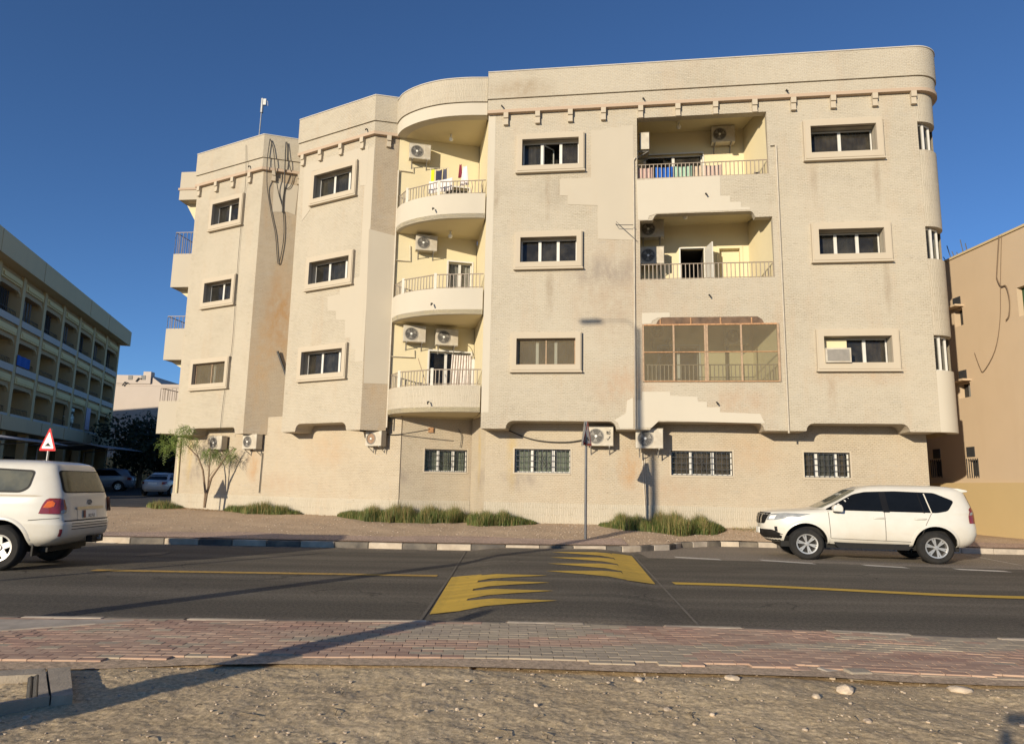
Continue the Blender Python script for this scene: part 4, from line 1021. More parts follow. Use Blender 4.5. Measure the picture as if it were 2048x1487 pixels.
def asphalt(name, base, worn, streak=(0.05, 1.2, 1), dust=(.20, .17, .13), tracks=False):
    m, nt, b = new_mat(name); oc = coords(nt)
    f = nz(nt, oc, 24, 6, .85); st = nz(nt, coords(nt, 'Object', streak), 1.6, 5, .6); pa = nz(nt, oc, .7, 5, .6)
    c = mix(nt, ramp(nt, st, .4, .66), base, worn)
    c = mix(nt, ramp(nt, pa, .5, .8, (0, 0, 0), (.35, .35, .35)), c, dust)
    if tracks:
        sx = nt.nodes.new('ShaderNodeSeparateXYZ'); nt.links.new(coords(nt, 'UV'), sx.inputs[0]); v_ = sx.outputs[1]
        wob = nt.nodes.new('ShaderNodeMath'); wob.operation = 'MULTIPLY_ADD'; nt.links.new(nz(nt, coords(nt, 'Object', (.12, .5, 1)), 1.0, 4), wob.inputs[0]); wob.inputs[1].default_value = .05; nt.links.new(v_, wob.inputs[2])
        rp = nt.nodes.new('ShaderNodeValToRGB'); el = rp.color_ramp.elements; el[0].position = .03; el[0].color = (0, 0, 0, 1); el[1].position = .97; el[1].color = (0, 0, 0, 1)
        for p_, g_ in ((.10, .1), (.15, .75), (.22, .1), (.29, .1), (.35, .8), (.42, .05), (.55, .05), (.62, .7), (.68, .1), (.78, .1), (.84, .7), (.90, .1)): e_ = el.new(p_); e_.color = (g_, g_, g_, 1)
        nt.links.new(wob.outputs[0], rp.inputs[0]); c = mix(nt, rp.outputs[0], c, tuple(x * .82 for x in base))
        ed = nt.nodes.new('ShaderNodeValToRGB'); el = ed.color_ramp.elements; el[0].position = .0; el[0].color = (.8, .8, .8, 1); el[1].position = 1.0; el[1].color = (.9, .9, .9, 1)
        for p_, g_ in ((.05, .0), (.93, .0)): e_ = el.new(p_); e_.color = (g_, g_, g_, 1)
        nt.links.new(v_, ed.inputs[0]); dm = nt.nodes.new('ShaderNodeMath'); dm.operation = 'MULTIPLY'; nt.links.new(ed.outputs[0], dm.inputs[0]); nt.links.new(ramp(nt, nz(nt, oc, 2.2, 6, .7), .38, .62), dm.inputs[1])
        c = mix(nt, dm.outputs[0], c, (.34, .27, .19))
        vo = nt.nodes.new('ShaderNodeTexVoronoi'); vo.feature = 'DISTANCE_TO_EDGE'; vo.inputs['Scale'].default_value = .45; wv = nt.nodes.new('ShaderNodeVectorMath'); wv.operation = 'MULTIPLY_ADD'
        nn_ = nt.nodes.new('ShaderNodeTexNoise'); nn_.inputs['Scale'].default_value = 1.4; nn_.inputs['Detail'].default_value = 6; nt.links.new(oc, nn_.inputs['Vector']); nt.links.new(nn_.outputs[1], wv.inputs[0]); wv.inputs[1].default_value = (1.1, 1.1, 0); nt.links.new(oc, wv.inputs[2]); nt.links.new(wv.outputs[0], vo.inputs['Vector'])
        ck = nt.nodes.new('ShaderNodeMath'); ck.operation = 'MULTIPLY'; nt.links.new(ramp(nt, vo.outputs['Distance'], .003, .009, (1, 1, 1), (0, 0, 0)), ck.inputs[0]); nt.links.new(ramp(nt, nz(nt, oc, .5, 2), .5, .6, (0, 0, 0), (.7, .7, .7)), ck.inputs[1])
        c = mix(nt, ck.outputs[0], c, (.022, .02, .018))
    c = mix(nt, 1.0, c, ramp(nt, f, .40, .62, (.55, .55, .55), (1.75, 1.75, 1.75)), 'MULTIPLY')
    nt.links.new(c, b.inputs['Base Color']); b.inputs['Roughness'].default_value = .8; b.inputs['Specular IOR Level'].default_value = .3
    bump(nt, b, f, .7, .02); return m
M['asphalt'] = asphalt('asphalt', (.085, .075, .060), (.145, .126, .098), tracks=True)
M['asphalt_bay'] = asphalt('asphalt_dusty', (.21, .176, .138), (.25, .21, .165))
M['asphalt_street'] = asphalt('asphalt_side_street', (.05, .048, .046), (.07, .066, .06))

# the big ground sheet
m = MB(); m.add([(-500, -300, -.25), (500, -300, -.25), (500, 700, -.25), (-500, 700, -.25)], [(0, 1, 2, 3)]); g = m.build('ground', M['far_ground']); g['kind'] = 'structure'

# road surface: a strip between the two edges, with the raised hump
def strip(name, xa, xb, ya, yb, nx, ny, zf, mat):
    m = MB(); vs = []; fs = []
    for j in range(ny + 1):
        for i in range(nx + 1):
            x = xa + (xb - xa) * i / nx; y = ya(x) + (yb(x) - ya(x)) * j / ny; vs.append((x, y, zf(x, y)))
    for j in range(ny):
        for i in range(nx):
            a = j * (nx + 1) + i; fs.append((a, a + 1, a + nx + 2, a + nx + 1))
    m.add(vs, fs, uvs=[(v[0], (k // (nx + 1)) / ny) for k, v in enumerate(vs)]); o = m.build(name, mat, None, smooth=180); o['kind'] = 'structure'; return o
near = lambda x: interp(NEAR, x); far = lambda x: interp(FAR, x); mid = lambda x: interp(MID, x); pavb = lambda x: interp(PAVB, x)
strip('road', -60, 60, lambda x: near(x) - .02, lambda x: far(x) + .03, 600, 24, roadz, M['asphalt'])
# dusty parking bay where the kerb swings in, laid over the road
strip('parking_bay', 3.4, 40, lambda x: max(min(far(x), 17.75 - .135 * (x - 3.4)), 9), lambda x: far(x) + .02, 80, 4, lambda x, y: .004 + roadz(x, y), M['asphalt_bay'])

# painted markings, 4 mm over the surface
def worn_paint(name, c, wear=.45, under=(.09, .08, .065)):
    m, nt, b = new_mat(name); oc = coords(nt)
    k = ramp(nt, nz(nt, oc, 9, 8, .8), .42 + .18 * (1 - wear), .62 + .2 * (1 - wear)); k2 = nz(nt, coords(nt, 'Object', (.3, 2, 1)), 2, 4)
    cc = mix(nt, ramp(nt, k2, .3, .7), tuple(x * .72 for x in c), c); cc = mix(nt, k, cc, under)
    nt.links.new(cc, b.inputs['Base Color']); b.inputs['Roughness'].default_value = .75; return m
M['yellow'] = worn_paint('yellow_road_paint', (.66, .42, .045), .3)
M['orange'] = worn_paint('faded_yellow_line', (.55, .33, .06), .6)
M['white_line'] = worn_paint('white_road_paint', (.66, .61, .53), .45)
def marking(name, polys, mat):
    m = MB()
    for pts in polys:
        # densify so that the paint follows the hump
        fl = [Vector((p[0], p[1])) for p in pts]; ed = []; P = []
        for i in range(len(fl)):
            a, b_ = fl[i], fl[(i + 1) % len(fl)]; n = max(1, int((b_ - a).length / .35))
            for k in range(n): P.append(a.lerp(b_, k / n))
        base = len(P); inner = []
        xs = [p.x for p in P]; ys = [p.y for p in P]
        r = delaunay_2d_cdt(P + [Vector((x, y)) for x in frange(min(xs), max(xs), .3) for y in frange(min(ys), max(ys), .3)], [], [list(range(base))], 1, 1e-5)
        m.add([(v.x, v.y, roadz(v.x, v.y) + .009) for v in r[0]], [tuple(f) for f in r[2]])
    o = m.build(name, mat); o['kind'] = 'structure'; fixnormals(o); return o
def frange(a, b, s):
    out_ = []; x = a + s / 2
    while x < b: out_.append(x); x += s
    return out_
def line(xa, xb, yf, w):
    n = max(1, int((xb - xa) / .5)); xs = [xa + (xb - xa) * k / n for k in range(n + 1)]
    return [(x, yf(x) - w / 2) for x in xs] + [(x, yf(x) + w / 2) for x in reversed(xs)]
marking('center_line', [line(-7.55, -1.3, mid, .24)], M['orange']); marking('center_line', [line(2.95, 9, mid, .30), line(9, 18, mid, .30)], M['yellow'])
G = lambda x, y, z=.05: (on_ground(x, y, z).x, on_ground(x, y, z).y)
# saw-tooth hump warning, near lane and far lane
tn = [G(903, 1151, .03), G(859, 1224, .03)]
teeth = [[tn[0], G(888, 1168), G(1108, 1153)], [G(888, 1168), G(880, 1186), G(1108, 1168)], [G(880, 1186), G(868, 1204), G(1106, 1185)], [G(868, 1204), tn[1], G(1112, 1205)]]
marking('hump_marking', [[tn[0], (tn[0][0] + .55, tn[0][1] + .0), (tn[0][0] + .42, tn[1][1] + .05), (tn[1][0] + .0, tn[1][1])]], M['yellow'])
def tooth(a, b_, c): return [a, b_, c]
xr0 = tn[0][0] + .38
yy = [tn[0][1] + (tn[1][1] - tn[0][1]) * k / 4 for k in range(5)]
marking('hump_marking', [tooth((xr0, yy[k] - .05), (xr0, yy[k + 1] + .05), (xr0 + 1.35, (yy[k] + yy[k + 1]) / 2 + .3)) for k in range(4)], M['yellow'])
fr0 = G(1263, 1108, .04); fr1 = G(1311, 1165, .03)
marking('hump_marking', [[(fr0[0] - .5, fr0[1]), fr0, fr1, (fr1[0] - .5, fr1[1] + .05)]], M['yellow'])
def ft(k, n=4):
    ya = fr0[1] + (fr1[1] - fr0[1]) * k / n; yb = fr0[1] + (fr1[1] - fr0[1]) * (k + 1) / n; xa = fr0[0] + (fr1[0] - fr0[0]) * (k + .5) / n
    return [(xa - .48, ya - .1), (xa - 1.95, (ya + yb) / 2 + .3), (xa - .48, yb + .1)]
marking('hump_marking', [ft(k) for k in range(4)], M['yellow'])
# short white dashes along the parking bay, and the bay's slanting line
for (xa, ya, xb, yb) in [(1350, 1114, 1441, 1119), (1522, 1120, 1628, 1127), (1727, 1130, 1813, 1135), (1911, 1138, 2017, 1143), (1925, 1108, 2040, 1130), (180, 1084, 232, 1086)]:
    a = G(xa, ya, .0); b_ = G(xb, yb, .0); marking('white_dash', [[(a[0], a[1] - .15), (b_[0], b_[1] - .15), (b_[0], b_[1] + .15), (a[0], a[1] + .15)]], M['white_line'])
M['dusty_cover'] = simple('dusty_iron', (.20, .16, .11), .9)
a = [G(x, y, 0) for x, y in ((262, 1112), (318, 1110), (343, 1104), (300, 1105))]; marking('manhole_patch', [a], M['dusty_cover'])
# lighter seam lines at the two ends of the raised hump
marking('hump_edge', [[(-1.09, 8.7), (-1.05, 8.7), (-1.04, 13.2), (-1.07, 18.6), (-1.1, 18.6), (-1.08, 13.2)]], worn_paint('dust_seam', (.15, .13, .105), .9))
marking('hump_edge', [[(2.31, 8.75), (2.345, 8.75), (3.18, 18.7), (3.14, 18.7)]], worn_paint('dust_seam', (.20, .175, .14), .9))

# kerbs: separate stones, painted in turn
M['kerb_white'] = simple('kerb_white_paint', (.50, .42, .32), .8, 0, .2, 4, dust=(.36, .28, .2))
M['kerb_black'] = simple('kerb_black_paint', (.095, .083, .07), .8, 0, .3, 4, dust=(.24, .20, .15))
M['kerb_plain'] = simple('kerb_concrete', (.42, .36, .29), .85, 0, .2, 4)
KB = thing('kerb', 'far kerb of black and white painted stones along the verge', 'kerb', (0, 19, 0)); KB['kind'] = 'structure'
del KB['category']
def kerb(parent, yf, xa, xb, L, top, deep, mats, front, gap=.012):
    x = xa; k = 0
    while x < xb:
        dx = .02; y0 = yf(x); sl = (yf(x + .05) - y0) / .05; step = L / math.sqrt(1 + sl * sl); x1 = min(xb, x + step)
        a = Vector((x, yf(x), 0)); b_ = Vector((x1, yf(x1), 0)); d = (b_ - a); ln = d.length - gap; d.normalize(); nrm = Vector((-d.y, d.x, 0)) * front
        ce = (a + b_) / 2 + nrm * deep / 2 + Vector((0, 0, top / 2 - .1))
        rot = Matrix(((d.x, -d.y, 0), (d.y, d.x, 0), (0, 0, 1)))
        m = MB(); m.box(ce, (ln, deep, top + .2 + random.uniform(-.006, .006)), rot); o = m.build('kerb_stone', M[mats[k % len(mats)]], parent, world=True)
        bv = o.modifiers.new('bevel', 'BEVEL'); bv.width = .015; bv.segments = 1
        x = x1; k += 1
x0k = G(465, 1090, 0)[0]
kerb(KB, far, x0k - 2 * .88 * 16 * .0 - 20 * .89, 3.0, .89, .15, .18, ['kerb_white', 'kerb_black'], 1)
kerb(KB, far, 3.0, 9.5, .55, .15, .18, ['kerb_white', 'kerb_black', 'kerb_plain', 'kerb_black'], 1)
kerb(KB, far, 9.5, 30, .9, .15, .18, ['kerb_plain', 'kerb_plain'], 1)
KN = thing('kerb', 'near kerb of pale flush stones along the brick pavement', 'kerb', (0, 8.5, 0)); KN['kind'] = 'structure'; del KN['category']
kerb(KN, lambda x: near(x) - .12, -9, 12, .9, .118, .11, ['kerb_white', 'kerb_black'], 1)

# far verge rising gently to the wall
def wall_y(x):
    if x < -4: return 26.1 + (-4.02 - x) * .554
    if x < -1.4: return 26.3
    return 25.1 - .1405 * (x + 1.27)
def vergez(x, y):
    t = (y - far(x)) / max(.5, wall_y(x) - far(x)); t = max(0.0, min(1.4, t))
    z = .145 + .29 * min(1.1, t)
    if x > 13.5: z = .145 + .1 * t
    return z + .03 * noise.noise((x * 1.1, y * 1.1, 0)) * min(1, t * 6)
m = MB(); nx, ny = 420, 40; vs = []; fs = []
for j in range(ny + 1):
    for i in range(nx + 1):
        x = -32 + 74 * i / nx; y0 = far(x) + .17; y1 = max(wall_y(x) + .5, y0 + 1) if x < 13.4 else 42
        y = y0 + (y1 - y0) * j / ny; vs.append((x, y, vergez(x, y)))
for j in range(ny):
    for i in range(nx): a = j * (nx + 1) + i; fs.append((a, a + 1, a + nx + 2, a + nx + 1))
m.add(vs, fs); v = m.build('verge', M['verge'], smooth=180); v['kind'] = 'structure'
# strip of brick paving just behind the far kerb, in dull red
M['far_pavers'] = asphalt('far_pavers', (.40, .285, .22), (.46, .34, .265))
strip('far_pavement', -30, 3.2, lambda x: far(x) + .18, lambda x: far(x) + 1.5 - .25 * math.sin(x), 120, 3, lambda x, y: vergez(x, y) + .02, M['far_pavers'])
strip('far_pavement', 8.0, 40, lambda x: far(x) + .18, lambda x: far(x) + 1.4, 60, 3, lambda x, y: vergez(x, y) + .02, M['far_pavers'])
# side street climbing away between the buildings
strip('side_street', -40, -14.5, lambda x: 33.0 - .25 * (x + 24) * .3, lambda x: 110.0, 20, 40, lambda x, y: .44 + (y - 33) * .018, M['asphalt_street'])

# near brick pavement: every paver a block of its own
PV = thing('pavement', 'red and grey brick pavement', 'pavement', (0, 7.5, 0)); PV['kind'] = 'structure'; del PV['category']
pm = [simple('paver_red_a', (.40, .245, .175), .9, 0, .2, 3, dust=(.42, .31, .22)), simple('paver_red_b', (.45, .29, .205), .9, 0, .2, 3, dust=(.44, .33, .235)), simple('paver_red_c', (.35, .21, .155), .9, 0, .2, 3, dust=(.40, .29, .20)),
      simple('paver_grey_a', (.41, .335, .235), .9, 0, .2, 3, dust=(.36, .29, .22)), simple('paver_grey_b', (.36, .295, .21), .9, 0, .2, 3, dust=(.36, .29, .22))]
cells = []
BW, BH = .205, .105
nrow = 26
def slope(f, x): return (f(x + .1) - f(x - .1)) / .2
for r_ in range(nrow):
    x = -9.0 + (r_ % 2) * BW / 2
    while x < 10.5:
        yb = pavb(x) ; yt = near(x) - .135; y = yt - BH * (r_ + .5)
        if y > yb + .03 + .09 * noise.noise((x * 1.7, 3.1, 0)):
            cells.append((x, y, slope(near, x), r_))
        x += BW
def paver_mat(x, y, r_):
    n_ = noise.noise((x * .8, y * 2.2, 5)); zig = math.sin(x * 1.35 + 1.2 * math.sin(y * 5.5) + r_ * .5)
    if x < -2.2: base = 'r' if random.random() < .9 else 'g'
    else: base = 'g' if zig + random.uniform(-.55, .55) > .1 else 'r'
    if base == 'r': return random.choice((0, 1, 1, 2))
    return random.choice((3, 3, 4))
meshes = {}
def paver_mesh(k):
    if k not in meshes:
        m = MB(); hx, hy, c_ = BW / 2 - .0025, BH / 2 - .0025, .002
        vs = [(-hx, -hy, -.06), (hx, -hy, -.06), (hx, hy, -.06), (-hx, hy, -.06), (-hx, -hy, -c_), (hx, -hy, -c_), (hx, hy, -c_), (-hx, hy, -c_), (-hx + .002, -hy + .002, 0), (hx - .002, -hy + .002, 0), (hx - .002, hy - .002, 0), (-hx + .002, hy - .002, 0)]
        m.add(vs, [(0, 1, 5, 4), (1, 2, 6, 5), (2, 3, 7, 6), (3, 0, 4, 7), (4, 5, 9, 8), (5, 6, 10, 9), (6, 7, 11, 10), (7, 4, 8, 11), (8, 9, 10, 11)])
        me = bpy.data.meshes.new('brick'); me.from_pydata([tuple(v) for v in m.v], [], m.f); me.materials.append(pm[k]); meshes[k] = (me, m)
    return meshes[k]
cells.sort(key=lambda c: c[0] ** 2 * .6 + c[1] ** 2)
rest = [MB() for _ in pm]
for i, (x, y, sl, r_) in enumerate(cells):
    k = paver_mat(x, y, r_); me, proto = paver_mesh(k)
    z = .12 + .012 * noise.noise((x, y * 1.3, 0)) + random.uniform(-.0015, .0015); a = math.atan(sl) + random.uniform(-.02, .02)
    if i < 300:
        o = bpy.data.objects.new('brick', me); col.objects.link(o); o.parent = PV; o.location = Vector((x, y, z)) - PV.location; o.rotation_euler = (random.uniform(-.006, .006), random.uniform(-.006, .006), a)
    else:
        rm = Matrix.Rotation(a, 3, 'Z'); rest[k].add([rm @ v + Vector((x, y, z)) for v in proto.v], proto.f)
for k, rb in enumerate(rest):
    if rb.v: o = rb.build('bricks', pm[k], PV, world=True); o['kind'] = 'stuff'
strip('paving_bed', -40, 40, lambda x: pavb(x) - .25, lambda x: near(x) - .01, 120, 4, lambda x, y: .108 + .012 * noise.noise((x, y * 1.3, 0)), M['verge'])

M['edging'] = simple('buff_edging', (.50, .385, .26), .9, 0, .2, 6, bumpv=.4, dust=(.42, .32, .22))
x = 1.2
while x < 11:
    L_ = random.uniform(.45, .75); a_ = Vector((x, pavb(x) + .02, 0)); b_ = Vector((x + L_, pavb(x + L_) + .02, 0)); d_ = b_ - a_; ang = math.atan2(d_.y, d_.x)
    if random.random() > .3:
        m = MB(); m.box((a_ + b_) / 2 + Vector((0, -.035 + random.uniform(-.03, .02), .058)), (d_.length - random.uniform(.01, .05), .07, .10 + random.uniform(-.015, .015)), Matrix.Rotation(ang + random.uniform(-.03, .03), 3, 'Z')); o = m.build('edging_stone', M['edging'], PV, world=True)
        bv = o.modifiers.new('bevel', 'BEVEL'); bv.width = .018; bv.segments = 2
    x += L_
# sandy ground in the foreground, uneven
def sandz(x, y):
    n = noise.noise((x * .7, y * .7, 1)) * .04 + noise.noise((x * 2.3, y * 2.3, 4)) * .014 + noise.noise((x * 7, y * 7, 9)) * .009 + abs(noise.noise((x * 17, y * 17, 2))) * .010 + noise.noise((x * 34, y * 34, 6)) * .004
    e = pavb(x) - y
    rut = -.035 * math.exp(-((y - (4.55 - .12 * x)) / .16) ** 2) if x > 1.5 else 0.0
    return .085 + n * min(1, max(.15, e * 1.5 + .3)) + rut - (0 if e > 0 else .015) - (.03 * max(0, 1 - abs(e) / .45) if x > -.3 else 0)
strip('sand', -6.5, 6.5, lambda x: 2.7, lambda x: pavb(x) + .06, 760, 230, sandz, M['sand'])
strip('sand', -40, 40, lambda x: -25.0, lambda x: 2.72, 60, 30, lambda x, y: .085 + .02 * noise.noise((x, y, 0)), M['sand'])
strip('sand', -40, -6.5, lambda x: 2.7, lambda x: pavb(x) + .06, 60, 20, lambda x, y: .09, M['sand']); strip('sand', 6.5, 40, lambda x: 2.7, lambda x: pavb(x) + .06, 60, 20, lambda x, y: .09, M['sand'])
# concrete apron wedge at the far left of the pavement
a = [G(x, y, .12) for x, y in ((-160, 1240), (0, 1240), (268, 1240), (190, 1248), (0, 1262), (-160, 1280))]
m = MB(); m.prism([(x, y, .06) for x, y in a], (0, 0, .072)); o = m.build('ramp_slab', M['kerb_plain']); o['kind'] = 'structure'; fixnormals(o)
# cracked concrete frame with a sunken iron cover
CF = thing('manhole', 'cracked concrete manhole frame with sunken rusty cover at lower left', 'manhole', (*G(60, 1390, .14), .1))
c1, c2, c3, c4 = [Vector((*G(x, y, .15), .15)) for x, y in ((-120, 1345), (140, 1332), (146, 1388), (-120, 1428))]
i1, i2, i3, i4 = [Vector((*G(x, y, .15), .15)) for x, y in ((-120, 1357), (78, 1347), (76, 1392), (-120, 1420))]
M['concrete'] = simple('old_concrete', (.34, .285, .215), .9, 0, .2, 7, bumpv=.5, dust=(.30, .25, .19))
ck1, ck2 = [Vector((*G(x, y, .15), .15)) for x, y in ((92, 1335), (100, 1390))]
dn = Vector((0, 0, -.16))
for nm, q in (('frame_side', [c1, ck1, i2, i1]), ('frame_side', [ck1 + Vector((.012, 0, -.004)), c2, c3, ck2 + Vector((.012, 0, -.004))]), ('frame_side', [i2, ck1 + Vector((-.008, 0, 0)), ck2 + Vector((-.008, 0, 0)), i3]), ('frame_side', [i4, i3, ck2, c4])):
    m = MB(); m.prism(q, dn); o = m.build(nm, M['concrete'], CF, world=True); fixnormals(o)
m = MB(); m.add([p + Vector((0, 0, -.07)) for p in (i1, i2, i3, i4)], [(0, 1, 2, 3)]); m.build('cover', simple('rusty_cover', (.22, .13, .06), .9, 0, .4, 9), CF, world=True)
m = MB(); m.tube([i2 + Vector((-.06, 0, -.03)), i3 + Vector((-.06, 0, -.03))], .02, 5); m.tube([i2 + Vector((-.015, 0, -.02)), i3 + Vector((-.015, 0, -.02))], .02, 5); m.build('iron_rim', M['dark_steel'], CF, world=True)

# rocks and rubble on the sand
M['rock'] = simple('pale_rock', (.52, .42, .31), .9, 0, .2, 12, bumpv=.5); M['rock_grey'] = simple('grey_rock', (.40, .32, .24), .9, 0, .2, 12, bumpv=.5)
def rock_mesh(seed, sx, sy, sz, sub=2):
    bm = bmesh.new(); bmesh.ops.create_icosphere(bm, subdivisions=sub, radius=1)
    for v in bm.verts:
        n = noise.noise(v.co * 1.3 + Vector((seed * 7.1, seed, 0))); v.co *= 1 + .38 * n + .12 * noise.noise(v.co * 4 + Vector((seed, 0, 0)))
        v.co.x *= sx; v.co.y *= sy; v.co.z *= sz
    me = bpy.data.meshes.new('rock'); bm.to_mesh(me); bm.free(); return me
for i, (x, y, wpx, hgt, lab, mk) in enumerate([(1691, 1383, 40, .6, 'largest buff boulder right of centre on the sand', 'rock'), (1633, 1400, 24, .5, 'flat pale stone left of the largest boulder', 'rock'), (848, 1371, 12, .8, 'small white stone alone left of centre on the sand', 'rock'),
        (915, 1418, 11, .8, 'pale pebble below and right of the small white stone', 'rock'), (1072, 1408, 14, .7, 'pale stone in the middle of the sand', 'rock'), (1425, 1430, 13, .7, 'light stone below the shattered kerb pieces', 'rock'), (1735, 1446, 24, .5, 'wedge shaped stone below the largest boulder', 'rock_grey'),
        (1920, 1378, 48, .35, 'wide flat pale slab at the far right of the sand', 'rock'), (1335, 1415, 22, .5, 'double lump of grey rubble at centre right', 'rock_grey'), (1610, 1460, 14, .6, 'small stone low down right of centre', 'rock_grey'), (2045, 1449, 16, .6, 'stone near the shadow at the right edge', 'rock'),
        (1278, 1355, 26, .5, 'chalky lump near the pavement edge right of the sign', 'rock'), (1467, 1358, 36, .35, 'pale rubble heap close under the pavement edge', 'rock'), (55, 1430, 20, .5, 'stone below the concrete frame', 'rock'), (425, 1338, 12, .6, 'lone stone lying in the broad shadow band', 'rock_grey'), (1665, 1352, 16, .6, 'small stone beside the loose kerb fragments', 'rock')]):
    z = .09; p = on_ground(x, y, z); p.z = sandz(p.x, p.y); s = wpx / FPX * p.y / 2 * .85
    o = bpy.data.objects.new('rock', rock_mesh(i + 1, s, s * .75, s * hgt)); col.objects.link(o); o.data.materials.append(M[mk]); o.location = (p.x, p.y, p.z + s * hgt * .35); o.rotation_euler = (0, 0, i * 1.3)
    for pl in o.data.polygons: pl.use_smooth = i % 3 != 0
    tag(o, lab, 'rock', 'stones lying on the sand')
# broken kerb fragments along the pavement edge
for i, (x, y, w_, lab, mk) in enumerate([(1600, 1337, 40, 'reddish broken brick lump at the pavement edge', pm[1]), (1715, 1343, 48, 'long grey concrete fragment at the pavement edge', M['concrete']), (1655, 1338, 34, 'buff broken kerb piece between two fragments', M['kerb_plain'])]):
    p = on_ground(x, y, .11); s = w_ / FPX * p.y; m = MB(); m.box((0, 0, .03), (s, .12, .09), Matrix.Rotation(.1, 3, 'Z')); o = m.build('kerb_fragment', mk); o.location = (p.x, p.y, sandz(p.x, p.y)); o.rotation_euler = (.08, .05, -.1 + .2 * i)
    tag(o, lab, 'rubble', 'broken pieces along the pavement edge'); bv = o.modifiers.new('b', 'BEVEL'); bv.width = .015; bv.segments = 2
# loose gravel
gm = MB(); gm2 = MB(); proto = rock_mesh(40, 1, .8, .6, 1); pv = [v.co.copy() for v in proto.vertices]; pf = [tuple(p.vertices) for p in proto.polygons]
for i in range(3000):
    x = random.uniform(-5.6, 5.6); y = 2.9 + (pavb(x) - 2.9) * random.random() ** .8
    if noise.noise((x * .9, y * .9, 7)) < -.12 and random.random() < .75: continue
    s = .004 + .011 * random.random() ** 3 + (.012 if random.random() < .012 else 0); a = random.uniform(0, 6.28); ca, sa = math.cos(a), math.sin(a); z = sandz(x, y)
    (gm if random.random() < .25 else gm2).add([(x + s * (v.x * ca - v.y * sa), y + s * (v.x * sa + v.y * ca), z + s * (v.z + .3)) for v in pv], pf)
o = gm.build('gravel', M['rock']); o['kind'] = 'stuff'; o['label'] = 'pale loose gravel scattered over the sand'
o = gm2.build('gravel', M['rock_grey']); o['kind'] = 'stuff'; o['label'] = 'darker loose gravel scattered over the sand'
gm = MB()
for i in range(3600):
    x = random.uniform(-15, 13); w_ = wall_y(x) - far(x) - .3; y = far(x) + .25 + w_ * random.random(); s = .010 + .02 * random.random() ** 3; a = random.uniform(0, 6.28); ca, sa = math.cos(a), math.sin(a); z = vergez(x, y)
    gm.add([(x + s * (v.x * ca - v.y * sa), y + s * (v.x * sa + v.y * ca), z + s * (v.z + .3)) for v in pv], pf)
o = gm.build('gravel', M['rock_grey']); o['kind'] = 'stuff'; o['label'] = 'fine gravel scattered over the far verge'
# dry twigs
tw = MB()
for i in range(90):
    x = random.uniform(-4, 4.6); y = random.uniform(3.2, 6.2); L = random.uniform(.04, .16); a = random.uniform(0, 6.28); z = sandz(x, y)
    tw.tube([(x, y, z + .01), (x + L * .5 * math.cos(a), y + L * .5 * math.sin(a), z + .02), (x + L * math.cos(a + .3), y + L * math.sin(a + .3), z + .012)], .003, 4)
o = tw.build('twigs', simple('dry_twig', (.20, .15, .09), .9)); o['kind'] = 'stuff'; o['label'] = 'dry twigs strewn over the sand'
# ================================================================== neighbouring buildings
# left block: bays of balconies between fins, receding in shade
M['lb_wall'] = plaster('left_block_cream', (.64, .50, .27), stain=.3); M['lb_fin'] = plaster('left_block_fin', (.62, .49, .27), stain=.3); M['lb_band'] = plaster('left_block_band', (.50, .37, .21), stain=.3)
M['lb_panel'] = plaster('left_block_panel', (.82, .66, .33), stain=.2); M['lb_roof'] = plaster('left_block_fascia', (.68, .54, .32), stain=.2); M['lb_sill'] = plaster('left_block_sill', (.56, .53, .47), stain=.2)
LP = Vector((-30.13, 39.86)); LD = Vector((-.2612, .9653))
FL = Frame(LP, -math.degrees(math.atan2(LD.y, LD.x)))       # outward normal faces the side street
if FL.n.x < 0: FL.n = -FL.n
LBt = thing('balcony_block', 'shaded cream block of recessed balconies in bays along the side street', 'building', (LP.x, LP.y, 0))
UA, UB = -7.0, 27.5
PITCHB = 3.77; cols = [UA + .1 + PITCHB * k for k in range(10) if UA + .1 + PITCHB * k < UB + .1]
cols[-1] = UB - .25
def lslab(name, u0, u1, z0, z1, o0, o1, mat, parent=LBt):
    m = MB(); m.slab(FL, u0, u1, z0, z1, o0, o1); o = m.build(name, M[mat], parent, world=True); fixnormals(o); return o
lslab('wall', UA, UB, 4.4, 14.2, -32, -1.5, 'lb_wall')  # unseen depth extended so the block's shadow reaches the villa
lslab('wall', UA, UB, .1, 4.4, -32, -3.0, 'lb_wall')
lslab('wall', UB - .3, UB, .1, 4.4, -2.99, -.1, 'lb_fin')
lslab('wall', UB - .3, UB, 4.4, 14.2, -1.5, -.05, 'lb_fin')
for u in cols: lslab('column', u - .22, u + .22, 4.5, 14.24, -1.5, 0, 'lb_fin')
lslab('fascia', UA - .5, UB + .5, 14.25, 15.6, -32, .75, 'lb_roof')
for u in (-1.5, 5.2, 15.2, 20.4): lslab('joint', u, u + .05, 14.26, 15.6, .75, .765, 'lb_band')
for (z0, z1) in ((13.2, 14.24), (10.12, 11.5), (7.2, 8.55), (4.5, 5.55)): lslab('floor_band', UA, UB, z0, z1, -1.5, -.14, 'lb_band')
rows = [(11.5, 13.2), (8.55, 10.12), (5.55, 7.2)]
